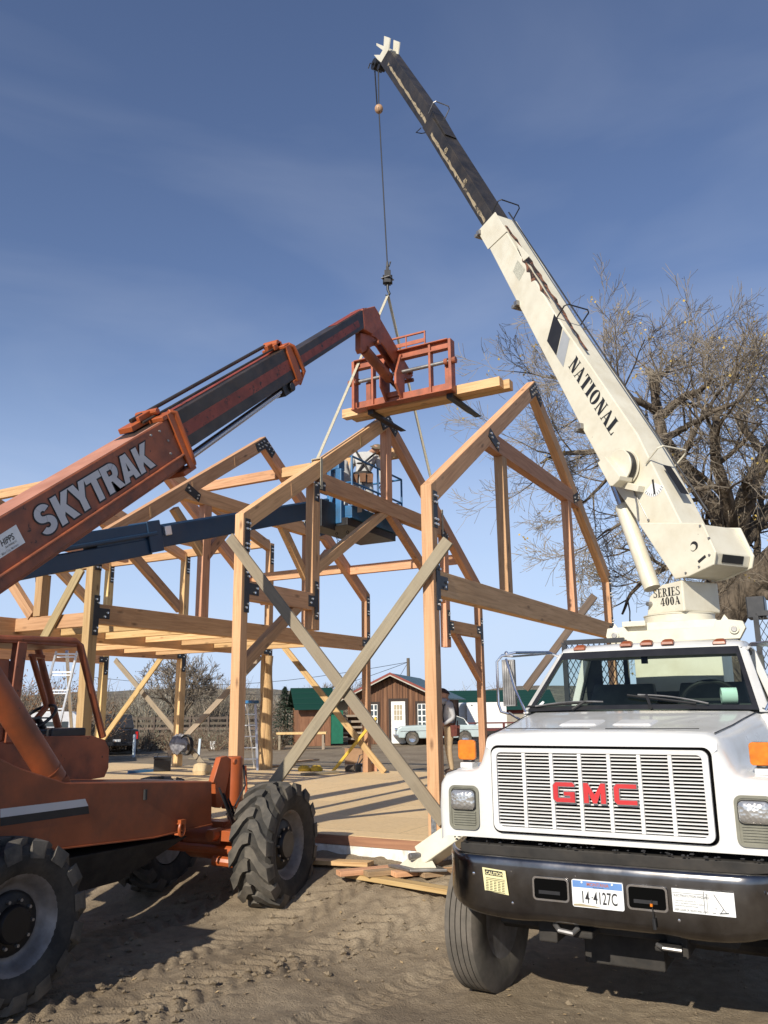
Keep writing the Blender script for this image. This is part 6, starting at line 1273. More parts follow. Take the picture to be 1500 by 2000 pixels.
limbs = [([D(1430, 1055, .3), D(1392, 990, .4), D(1330, 905, .6), D(1296, 850, .8), D(1284, 780, 1), D(1272, 700, 1.2), D(1264, 700, 1.4)], .26, .05, 11),
 ([D(1300, 860, .8), D(1240, 868, 1.2), D(1160, 880, 1.6), D(1095, 884, 2.0), D(1055, 905, 2.2)], .13, .03, 8),
 ([D(1284, 785, 1), D(1230, 760, .4), D(1180, 750, .2), D(1125, 735, 0), D(1075, 705, 0)], .10, .025, 8),
 ([D(1290, 800, 1), D(1330, 760, .6), D(1372, 735, .2), D(1392, 705, 0)], .13, .03, 8),
 ([D(1432, 1050, .3), D(1420, 980, -.6), D(1398, 890, -1.2), D(1400, 800, -1.4), D(1425, 775, -1.5)], .20, .04, 9),
 ([D(1432, 1050, .3), D(1462, 960, 0), D(1500, 880, .4), D(1535, 850, .8), D(1520, 790, 1)], .28, .06, 9),
 ([D(1436, 1070, .3), D(1490, 1010, .6), D(1560, 950, 1), D(1640, 860, 1.4)], .26, .06, 7),
 ([D(1425, 1110, .3), D(1370, 1090, 1.4), D(1300, 1110, 2.4), D(1240, 1150, 3.0), D(1215, 1200, 3.2)], .12, .03, 8),
 ([D(1350, 930, .6), D(1290, 960, -.6), D(1230, 1010, -1.0), D(1180, 1040, -1.2)], .08, .025, 7),
 ([D(1296, 850, .8), D(1330, 830, -.5), D(1375, 800, -1.5), D(1440, 765, -2)], .10, .03, 8),
 ([D(1272, 710, 1.2), D(1300, 700, 1.6), D(1318, 668, 1.8)], .06, .02, 6),
 ([D(1500, 890, .4), D(1455, 830, 1.2), D(1440, 800, 1.6), D(1452, 772, 1.8)], .12, .03, 7),
 ([D(1420, 1180, 0), D(1340, 1180, -.5), D(1290, 1195, -.8)], .09, .03, 5), ([D(1470, 1150, -.7), D(1480, 1060, .4), D(1470, 980, .8)], .12, .04, 6)]
limbs += [([D(1240, 868, 1.2), D(1190, 930, 1.4), D(1140, 980, 1.6), D(1095, 985, 1.8)], .06, .02, 6), ([D(1230, 760, .4), D(1190, 690, .2), D(1150, 660, 0)], .05, .02, 6), ([D(1300, 1110, 2.4), D(1250, 1080, 2.2), D(1200, 1070, 2)], .05, .02, 5), ([D(1490, 1010, .6), D(1480, 930, 1.4), D(1490, 860, 1.6)], .08, .03, 6)]
for pts, r0, r1, ns_ in limbs: limb(cw, pts, r0, r1, rt, ns_, leaf=.03, dep=3)
cw.build('crown', [BARK, TWG, LEAFY], ct, recalc=False, smooth=True, angle=80)
def small_tree(name, label, x, d, h, seed, r=.12, dep=4, spread=.6, mats=None, cat='tree'):
    rn = random.Random(seed); c = fp(x, 0, d); t_ = thing(name, label, cat, c); mb = MB(); p0 = Vector(c); p1 = p0+Vector((0, 0, h*.22))
    MB().tube([p0-Vector((0, 0, .1)), p1], [r*1.3, r], 8).build('trunk', BARK, t_, smooth=True)
    for i in range(7): 
        a = i*.9+rn.random(); branch(mb, p1-Vector((0, 0, .02*i)), Vector((math.cos(a)*.62, math.sin(a)*.62, 1)).normalized(), h*.42, r*.6, dep, rn, mind=.014, leaf=None, spread=spread)
    mb.build('crown', mats or [BARK, TWIG, LEAFY], t_, recalc=False)
    return t_
small_tree('bare_tree', 'bare spreading tree beyond the rail fence, seen through the far cross boards', 352, 56, 6.2, 3, .2)
small_tree('bare_tree', 'small leafless tree on the skyline left of the green shed roof', 640, 110, 6.0, 5, .14, 3)
small_tree('bare_tree', 'thin bare tree on the skyline just left of the cabin gable', 695, 115, 6.5, 6, .14, 3)
small_tree('bare_tree', 'low bare tree on the skyline right of the peeled log post', 612, 120, 6.0, 8, .12, 3)
# russet bush behind the ladder
ru = MB(); RUSSET = paint('russet_leaf', (0.19, 0.095, 0.04), .85, 0, .4, 3)
c = fp(130, 0, 34); bush(ru, c, 2.2, 3.4, 120, rb_, 0, 14, 1, .02); c2 = fp(60, 0, 33); bush(ru, c2, 2.2, 3.6, 120, rb_, 0, 14, 1, .02)
solo(ru, 'russet_bush', [TWIG, RUSSET], 'rust brown leafy bush behind the aluminium ladder', 'bush', c, recalc=False)
# spruce
sp = thing('spruce_tree', 'dark green young spruce left of the shed', 'tree', fp(556, 0, 46)); c = Vector(fp(556, 0, 46)); SPR = paint('spruce_needle', (0.022, 0.042, 0.024), .9, 0, .45, 3); rs = random.Random(9)
MB().tube([c, c+Vector((0, 0, 3.0))], [.09, .02], 8).build('trunk', BARK, sp); sm = MB()
for i in range(5200):
    z = rs.random()**1.25; R_ = 1.32*(1-z)**.85*(.8+.3*math.sin(z*55)); a = rs.uniform(0, 6.283); k = rs.random()**.45; p = c+Vector((math.cos(a)*R_*k, math.sin(a)*R_*k, .15+z*3.05-.12*k)); d1 = Vector((math.cos(a), math.sin(a), -.25+rs.gauss(0, .3))).normalized()*rs.uniform(.08, .17); d2 = Vector((-math.sin(a), math.cos(a), rs.gauss(0, .3)))*rs.uniform(.015, .04); sm.add([p-d2, p+d2, p+d1], [(0, 1, 2)])
sm.build('crown', SPR, sp, recalc=False)
# ---------------- cabin
RD = 45.0; RZ = .0
def FR(x, y, d=RD): return pd(x, y, d)
cx_ = FR(767, 1400); fx = Vector((RT.x, RT.y, 0)).normalized(); fy = Vector((FW.x, FW.y, 0)).normalized()
CAZ = math.radians(-12); cM = Matrix.Translation((cx_.x, cx_.y, RZ)) @ Matrix.Rotation(math.atan2(fx.y, fx.x)+CAZ, 4, 'Z')
cabn = bpy.data.objects.new('log_cabin', None); COL.objects.link(cabn); cabn.matrix_basis = cM; WM[cabn.name] = cM; tag(cabn, 'brown board cabin with green metal roof, white door and gable front', 'house')
SC_ = RD/FPX
m, t, b = newmat('barn_boards'); tc = N(t, 'ShaderNodeTexCoord'); mp = N(t, 'ShaderNodeMapping'); mp.inputs['Scale'].default_value = (4.2, 4.2, .25); t.links.new(tc.outputs['Object'], mp.inputs['Vector']); n1 = noise(t, mp.outputs[0], 1.5, 6, .6)
wv = N(t, 'ShaderNodeTexWave', wave_type='BANDS', bands_direction='X'); wv.inputs['Scale'].default_value = 1.1; t.links.new(tc.outputs['Object'], wv.inputs['Vector'])
c_ = ramp(t, n1.outputs['Fac'], [(.3, (.075, .034, .018)), (.5, (.155, .072, .036)), (.72, (.25, .13, .068))]).outputs['Color']; c_ = mix(t, ramp(t, wv.outputs['Fac'], [(.0, (.75,)*3), (.09, (0,)*3)]).outputs['Color'], c_, (.03, .014, .009)); t.links.new(c_, b.inputs['Base Color']); b.inputs['Roughness'].default_value = .85; BARN = m
m, t, b = newmat('green_metal_roof'); tc = N(t, 'ShaderNodeTexCoord'); wv = N(t, 'ShaderNodeTexWave', wave_type='BANDS', bands_direction='Y'); wv.inputs['Scale'].default_value = .8; t.links.new(tc.outputs['Object'], wv.inputs['Vector']); b.inputs['Base Color'].default_value = (.009, .046, .029, 1); b.inputs['Roughness'].default_value = .4; b.inputs['Metallic'].default_value = .1; bumpn(t, b, ramp(t, wv.outputs['Fac'], [(.0, (0,)*3), (.12, (1,)*3)]).outputs['Color'], .6, .05); GROOF = m
TRIMR = paint('red_trim', (.20, .035, .022), .6); TRIMW = paint('pale_trim', (.42, .38, .31), .6); DOORW = paint('door_white', (.74, .74, .70), .5); PANE = paint('window_pane', (.055, .07, .08), .1); CURT = paint('curtain_pane', (.36, .30, .20), .5)
def ck(x, y): return ((x-767)*SC_/math.cos(CAZ)*1.0, (1458.5-y)*SC_)
hwid = ck(866, 0)[0]-.3; zap = ck(0, 1326)[1]; zev = ck(0, 1372)[1]+.1
MC = lambda: MB(cM)
lenb = 9.0
w_ = MC(); w_.py([(-hwid, 0), (hwid, 0), (hwid, zev), (0, zap-.12), (-hwid, zev)], 0, lenb); w_.build('wall', BARN, cabn)
sl_ = (zap-zev)/hwid; ov = .42
for s in (-1, 1):
    r_ = MC(); P_ = [(0, zap), (s*(hwid+ov), zap-sl_*(hwid+ov)), (s*(hwid+ov), zap-sl_*(hwid+ov)+.07), (0, zap+.07)]
    r_.py(P_, -.55, lenb+.3); ro_ = r_.build('roof', GROOF, cabn)
    f_ = MC(); f_.py([(0, zap-.02), (s*(hwid+ov), zap-sl_*(hwid+ov)-.02), (s*(hwid+ov), zap-sl_*(hwid+ov)+.10), (0, zap+.10)], -.60, -.555, 0); f_.py([(0, zap-.09), (s*(hwid+ov), zap-sl_*(hwid+ov)-.09), (s*(hwid+ov), zap-sl_*(hwid+ov)-.025), (0, zap-.025)], -.59, -.55, 1); f_.build('fascia', [TRIMR, TRIMW], ro_)
d0, d1 = ck(765, 1378), ck(792, 1456); dr = MC(); dr.box((d0[0]-.16, -.07, .02), (d1[0]+.16, -.003, d0[1]+.16), 1); dr.box((d0[0], -.11, .04), (d1[0], -.073, d0[1]), 0); do_ = dr.build('door', [DOORW, paint('dark_frame', (.035, .022, .016), .8)], cabn)
dp_ = MC(); wx = (d1[0]-d0[0])*.62; x0 = d0[0]+(d1[0]-d0[0]-wx)/2
for i in range(3):
    for j in range(3): dp_.box((x0+wx*i/3+.015, -.118, d0[1]-.15-.28*(j+1)), (x0+wx*(i+1)/3-.015, -.112, d0[1]-.15-.28*j-.03))
dp_.build('pane', CURT, do_)
for xa, xb in ((816, 840), (724, 738)):
    a_, b_ = ck(xa, 1383), ck(xb, 1428); wn_ = MC(); wn_.box((a_[0]-.12, -.06, b_[1]-.12), (b_[0]+.12, -.003, a_[1]+.14), 1); wn_.box((a_[0], -.09, b_[1]), (b_[0], -.063, a_[1]), 0); wo2 = wn_.build('window', [DOORW, bpy.data.materials['dark_frame']], cabn)
    pn = MC(); nx_ = 3 if xb-xa > 20 else 2
    for i in range(nx_):
        for j in range(4): pn.box((a_[0]+(b_[0]-a_[0])*i/nx_+.03, -.098, b_[1]+(a_[1]-b_[1])*j/4+.03), (a_[0]+(b_[0]-a_[0])*(i+1)/nx_-.03, -.092, b_[1]+(a_[1]-b_[1])*(j+1)/4-.03))
    pn.build('pane', PANE, wo2)
st = MC(); 
for k in range(-14, 15): 
    x = k*hwid/14.5; st.box((x-.03, -.03, .02), (x+.03, -.0, min(zev+(hwid-abs(x))*sl_-.2, 9)))
st.build('batten', BARN, cabn)
# side porch
pr_ = MC(); pr_.py([(-hwid-.1, zev-.05), (-hwid-2.6, zev-.75), (-hwid-2.6, zev-.68), (-hwid-.1, zev+.02)], 1.2, lenb); po_ = pr_.build('porch_roof', GROOF, cabn)
for yy in (1.3, 4): MC().box((-hwid-2.5, yy, 0), (-hwid-2.38, yy+.12, zev-.75)).build('porch_post', TRIMW, cabn)
mz = MC(); mz.box((-hwid-2.4, 6, .2), (-hwid-.1, 6.1, 1.0)); mz.build('porch_wall', BARN, cabn)
# rear addition to the right
ad_ = thing('ranch_house', 'low long building with green roof behind the cabin and trailer', 'house', tuple(FR(925, 1400, 62)[:2])+(RZ,)); aM = Matrix.Translation((FR(925, 1400, 62).x, FR(925, 1400, 62).y, RZ)) @ Matrix.Rotation(math.atan2(fx.y, fx.x), 4, 'Z')
a_ = MB(aM); a_.box((-4.2, 0, 0), (6, 5, 1.7)); a_.build('wall', paint('grey_wall', (.30, .27, .22), .8), ad_, frame=WM[ad_.name]); a_ = MB(aM); a_.px([(-.5, 1.6), (2.5, 3.0), (5.5, 1.6), (2.5, 3.1)], -4.5, 6.3); a_.build('roof', GROOF, ad_, frame=aM); a_ = MB(aM); a_.box((-4.2, -.02, 1.35), (6, -.005, 1.62)); a_.build('fascia', TRIMR, ad_)
# shed
sM = Matrix.Translation((FR(615, 1400, 44).x, FR(615, 1400, 44).y, RZ)) @ Matrix.Rotation(math.atan2(fx.y, fx.x)+math.radians(14), 4, 'Z'); shd = bpy.data.objects.new('wood_shed', None); COL.objects.link(shd); shd.matrix_basis = sM; WM[shd.name] = sM; tag(shd, 'small board shed with green metal roof and open green door', 'shed')
SS = 44/FPX; BARNL = timber('shed_boards', (.40, .22, .11), (.30, .15, .07), (.15, .07, .035), knots=False)
s_ = MB(sM); s_.box((-.85, 0, 0), (.85, 2.4, 1.95)); s_.build('wall', BARNL, shd, frame=sM @ Matrix.Rotation(-math.pi/2, 4, 'Y')); s_ = MB(sM); s_.px([(-.45, 1.85), (1.2, 2.95), (2.85, 1.85), (1.2, 3.02)], -1.15, 1.15); s_.build('roof', GROOF, shd)
s_ = MB(sM); s_.box((.87, -.1, .1), (1.5, -.04, 1.8)); s_.build('door', paint('green_door', (.012, .13, .075), .5), shd)
s_ = MB(sM); s_.box((.86, .1, .05), (.90, 1.0, 1.85)); s_.build('doorway', BLACK, shd)
# lumber rack between shed and cabin
lr = thing('lumber_rack', 'rack of stacked dark boards between the shed and the cabin porch', 'rack', tuple(FR(690, 1400, 45)[:2])+(RZ,)); lM = Matrix.Translation((FR(690, 1400, 45).x, FR(690, 1400, 45).y, RZ)) @ Matrix.Rotation(math.atan2(fx.y, fx.x), 4, 'Z'); l_ = MB(lM)
for k in range(5): l_.box((-.9, 0, .25+k*.3), (.6, .5, .36+k*.3))
l_.build('shelf_board', GREYW, lr); l_ = MB(lM); l_.box((-.8, .1, 0), (-.7, .2, 1.7)); l_.box((.4, .1, 0), (.5, .2, 1.7)); l_.build('upright', DARKW, lr)
# table
tb = thing('work_table', 'pale topped work table beside the spruce', 'table', tuple(FR(588, 1440, 40)[:2])+(RZ,)); tM = Matrix.Translation((FR(588, 1440, 40).x, FR(588, 1440, 40).y, RZ)) @ Matrix.Rotation(math.atan2(fx.y, fx.x), 4, 'Z'); t_ = MB(tM); t_.box((-1.2, 0, .72), (1.2, .8, .82)); t_.build('tabletop', PINE, tb)
for x in (-1.1, 1.0):
    for y in (.05, .68): MB(tM).box((x, y, 0), (x+.1, y+.1, .719)).build('leg', GREYW, tb)
# old sedan, light blue
vM = Matrix.Translation((FR(858, 1457, 43.0).x, FR(858, 1457, 43).y, RZ)) @ Matrix.Rotation(math.atan2(fx.y, fx.x)+math.radians(2), 4, 'Z'); car = bpy.data.objects.new('vintage_car', None); COL.objects.link(car); car.matrix_basis = vM; WM[car.name] = vM; tag(car, 'faded light blue vintage sedan with white roof parked before the cabin', 'car')
CARB = paint('faded_blue', (.42, .50, .50), .35, 0, .1, 2, dirt=(.35, .38, .36), dirtamt=.4); CARW = paint('car_white', (.74, .74, .70), .35)
V = lambda: MB(vM)
prof = [(-2.15, .38), (-2.22, .62), (-2.12, .86), (-1.95, .95), (-.85, 1.0), (1.2, 1.0), (2.05, .97), (2.22, .93), (2.25, .60), (2.18, .36), (1.72, .36), (1.66, .55), (1.5, .68), (1.30, .70), (1.10, .60), (1.02, .34), (-1.02, .34), (-1.08, .58), (-1.25, .70), (-1.5, .70), (-1.7, .58), (-1.76, .36)]
b_ = V(); b_.py(prof, 0, 1.75); bo_ = b_.build('body', CARB, car, bevel=.06)
b_ = V(); b_.py([(-2.0, .70), (1.0, .74), (2.2, .74), (2.2, .765), (1.0, .765), (-2.0, .725)], -.012, -.002); b_.build('side_trim', CHROME, bo_)
g_ = V(); ro_p = [(-.62, 1.0), (-.18, 1.44), (.85, 1.47), (1.32, 1.30), (1.55, 1.0)]
g_.loft([[(x, .12, z) for x, z in ro_p], [(x*.97+.01, .22 if z > 1.2 else .13, z) for x, z in ro_p], [(x*.97+.01, 1.53 if z > 1.2 else 1.62, z) for x, z in ro_p], [(x, 1.63, z) for x, z in ro_p]]); g_.build('glasshouse', PANE, car)
g_ = V(); g_.py([(-.25, 1.42), (-.18, 1.47), (.85, 1.50), (1.34, 1.32), (1.30, 1.28), (.83, 1.44)], .14, 1.6); 
for p, q in (((-.64, 1.0), (-.18, 1.45)), ((1.56, 1.0), (1.30, 1.32)), ((.42, 1.0), (.42, 1.46))): g_.bar((p[0], .11, p[1]), (q[0], .18, q[1]), .06, .05, (0, 1, 0))
g_.build('roof', CARW, car)
for x in (-1.38, 1.38):
    for y, s in ((.02, -1), (1.5, 1)):
        w = V(); w.lathe([(.0, .0), (.18, .02), (.20, -.01), (.0, -.02)], (x, y+.05, .34), (0, s, 0), 20); wo3 = w.build('wheel', CHROME, car, smooth=True); w = V(); w.lathe([(.19, .03), (.32, .03), (.34, 0), (.34, -.16), (.19, -.16)], (x, y+.05, .34), (0, s, 0), 24, 0, True); w.build('tyre', RUBBER, wo3, smooth=True)
for x in (-2.28, 2.30): 
    b_ = V(); b_.bar((x, -.02, .50), (x, 1.78, .50), .10, .14, (0, 0, 1)); b_.bar((x*.93, -.04, .50), (x, -.02, .50), .06, .12); b_.build('bumper', CHROME, car, bevel=.03)
b_ = V(); b_.cyl((-2.24, .2, .78), (-2.18, .2, .78), .10, .10, 14); b_.build('headlight', CHROME, car); b_ = V(); b_.cyl((-2.24, 1.5, .78), (-2.18, 1.5, .78), .10, .10, 14); b_.build('headlight', CHROME, car)
# white travel trailer
kM = Matrix.Translation((FR(951, 1430, 52).x, FR(951, 1430, 52).y, RZ)) @ Matrix.Rotation(math.atan2(fx.y, fx.x)+math.radians(4), 4, 'Z'); kt = bpy.data.objects.new('travel_trailer', None); COL.objects.link(kt); kt.matrix_basis = kM; WM[kt.name] = kM; tag(kt, 'white ribbed travel trailer parked behind the red farm wagon', 'trailer')
m, t, b = newmat('ribbed_white'); tc = N(t, 'ShaderNodeTexCoord'); wv = N(t, 'ShaderNodeTexWave', wave_type='BANDS', bands_direction='Z'); wv.inputs['Scale'].default_value = 2.5; t.links.new(tc.outputs['Object'], wv.inputs['Vector']); b.inputs['Base Color'].default_value = (.78, .78, .76, 1); b.inputs['Roughness'].default_value = .45; bumpn(t, b, wv.outputs['Fac'], .3, .02); RIBW = m
k_ = MB(kM); k_.py(rrect(-1.22, 1.3, .55, 2.15, .15), 0, 5.0); k_.build('body', RIBW, kt); k_ = MB(kM); k_.box((-1.1, .2, .2), (1.1, 4, .54)); k_.build('frame', DARKUND, kt); k_ = MB(kM); k_.box((-.95, -.02, 1.95), (-.85, -.003, 2.0)); k_.box((-.2, -.02, 1.95), (-.1, -.003, 2.0)); k_.build('marker', BLACK, kt)
# red wagon
rM = Matrix.Translation((FR(935, 1440, 47).x, FR(935, 1440, 47).y, RZ)) @ Matrix.Rotation(math.atan2(fx.y, fx.x), 4, 'Z'); rw_ = bpy.data.objects.new('farm_wagon', None); COL.objects.link(rw_); rw_.matrix_basis = rM; WM[rw_.name] = rM; tag(rw_, 'dark red low farm wagon with white disc between the car and the white trailer', 'wagon')
RWD = paint('wagon_red', (.11, .022, .018), .6); r_ = MB(rM); r_.box((-2.0, 0, .95), (2.2, .12, 1.03)); r_.box((-2.0, 0, .55), (2.2, 1.6, .68)); r_.box((-1.2, .0, .68), (-1.08, .12, .95)); r_.box((1.4, .0, .68), (1.52, .12, .95)); r_.build('frame', RWD, rw_)
r_ = MB(rM); r_.cyl((0, -.03, .78), (0, .1, .78), .26, .26, 20, 1); r_.cyl((0, -.06, .78), (0, -.031, .78), .2, .2, 20, 0); r_.cyl((0, -.065, .78), (0, -.061, .78), .06, .06, 12, 1); r_.build('disc', [DECALW, BLACK], rw_)
for x in (-1.5, 1.6): MB(rM).lathe([(0, .1), (.3, .1), (.36, .06), (.36, -.06), (.3, -.1), (0, -.1)], (x, .3, .37), (0, 1, 0), 20).build('wheel', RUBBER, rw_, smooth=True)
# black pickup seen from behind
uM = Matrix.Translation((FR(226, 1478, 37).x, FR(226, 1478, 37).y, RZ)) @ Matrix.Rotation(math.atan2(fx.y, fx.x)+math.radians(20), 4, 'Z'); pk = bpy.data.objects.new('pickup_truck', None); COL.objects.link(pk); pk.matrix_basis = uM; WM[pk.name] = uM; tag(pk, 'black pickup truck seen from behind past the loader cab', 'pickup')
CARK = paint('black_paint', (.012, .012, .014), .25, coat=.5); U = lambda: MB(uM)
b_ = U(); b_.py([(-.95, .45), (.95, .45), (.95, 1.0), (.90, 1.12), (-.90, 1.12), (-.95, 1.0)], 0, 5.2); b_.build('body', CARK, pk, bevel=.04); b_ = U(); b_.loft([[(-.86, 1.9, 1.12), (.86, 1.9, 1.12), (.72, 2.1, 1.75), (-.72, 2.1, 1.75)], [(-.86, 3.9, 1.12), (.86, 3.9, 1.12), (.72, 3.2, 1.75), (-.72, 3.2, 1.75)]], close=True); b_.build('cab', SATIN, pk, bevel=.05)
TAILR = paint('tail_red', (.45, .012, .012), .25)
for x in (-.91, .80): b_ = U(); b_.box((x, -.02, .70), (x+.11, -.002, 1.02)); b_.build('tail_light', TAILR, pk)
b_ = U(); b_.box((-.95, -.14, .42), (.95, -.005, .58)); b_.build('bumper', SATIN, pk, bevel=.02); b_ = U(); b_.box((-.16, -.15, .60), (.16, -.03, .70)); b_.build('plate', DECALW, pk)
for x in (-.95, .70):
    for y in (1.0, 4.3): b_ = U(); b_.lathe([(0, 0), (.33, 0), (.37, .03), (.37, .22), (.33, .25), (0, .25)], (x, y, .37), (1, 0, 0), 22); b_.build('wheel', RUBBER, pk, smooth=True)
# white van behind the ladder
nM = Matrix.Translation((FR(108, 1430, 30).x, FR(108, 1430, 30).y, RZ)) @ Matrix.Rotation(math.atan2(fx.y, fx.x)+.3, 4, 'Z'); vn = bpy.data.objects.new('white_van', None); COL.objects.link(vn); vn.matrix_basis = nM; WM[vn.name] = nM; tag(vn, 'pale grey white van seen through the loader cab behind the ladder', 'van')
b_ = MB(nM); b_.py(rrect(-.95, .75, .4, 1.95, .35), 0, 4.2); b_.build('body', paint('van_grey_white', (.62, .63, .65), .4), vn); b_ = MB(nM); b_.box((-.6, -.03, 1.15), (.4, -.003, 1.6)); b_.build('window', PANE, vn)
for x in (-.95, .58):
    for y in (.7, 3.3): b_ = MB(nM); b_.lathe([(0, 0), (.3, 0), (.34, .03), (.34, .16), (.3, .18), (0, .18)], (x, y, .34), (1, 0, 0), 18); b_.build('wheel', RUBBER, vn, smooth=True)
# rail fence
fn = thing('rail_fence', 'weathered wooden rail fence running across behind the weeds', 'fence', fp(380, 0, 50)); pa, pb2 = Vector(fp(140, 0, 56)), Vector(fp(560, 0, 50)); nF = 13
for i in range(nF): 
    p = pa.lerp(pb2, i/(nF-1)); MB().bar(p, p+Vector((0, 0, 1.55)), .14, .14, (1, 0, 0)).build('post', DARKW, fn)
for k in range(4):
    z = Vector((0, 0, .45+k*.32)); MB().bar(pa+z, pb2+z, .05, .15, (0, 0, 1)).build('rail', DARKW, fn)
# utility pole with wires
up = thing('utility_pole', 'dark utility pole behind the cabin roof with wires running left', 'utility pole', fp(799, 0, 62)); p0 = Vector(fp(799, 0, 62)); zt = pd(799, 1284, 62).z
MB().tube([p0, Vector((p0.x, p0.y, zt))], [.16, .12], 10).build('pole', DARKW, up, smooth=True)
wq = MB(); 
for x, y, dz in ((420, 1350, 0), (160, 1250+70, 0)):
    e = pd(x, y, 75); pts = [Vector((p0.x, p0.y, zt-.3)).lerp(e, k/12)-Vector((0, 0, 1.2*math.sin(math.pi*k/12))) for k in range(13)]; wq.tube(pts, .018, 4, cap=False)
wq.tube([Vector((p0.x, p0.y, zt-.3)), Vector((p0.x-3, p0.y-1, .3))], .015, 4, cap=False); wq.build('wire', BLKSTEEL, up)
# yard markers, bucket
MARK = paint('pale_blue_post', (.50, .58, .64), .6)
solo(MB().bar(fp(266, 0, 36), Vector(fp(266, 0, 36))+Vector((0, 0, .95)), .09, .09), 'marker_post', MARK, 'pale marker post beside the black pickup', 'post', fp(266, 0, 36), group='marker posts')
solo(MB().bar(fp(391, 0, 35.5), Vector(fp(393, 0, 35.5))+Vector((0, 0, .75)), .09, .09), 'marker_post', MARK, 'pale blue marker post in the yard left of the white bucket', 'post', fp(391, 0, 35.5), group='marker posts')
q = fp(419, 0, 42); bu = MB(); bu.lathe([(0, .02), (.14, 0), (.17, .40), (.18, .40), (.18, .37), (.155, .37), (.13, .03), (0, .03)], q, (0, 0, 1), 20); solo(bu, 'bucket', DECALW, 'white plastic bucket lying at the weeds edge', 'bucket', q, smooth=True)
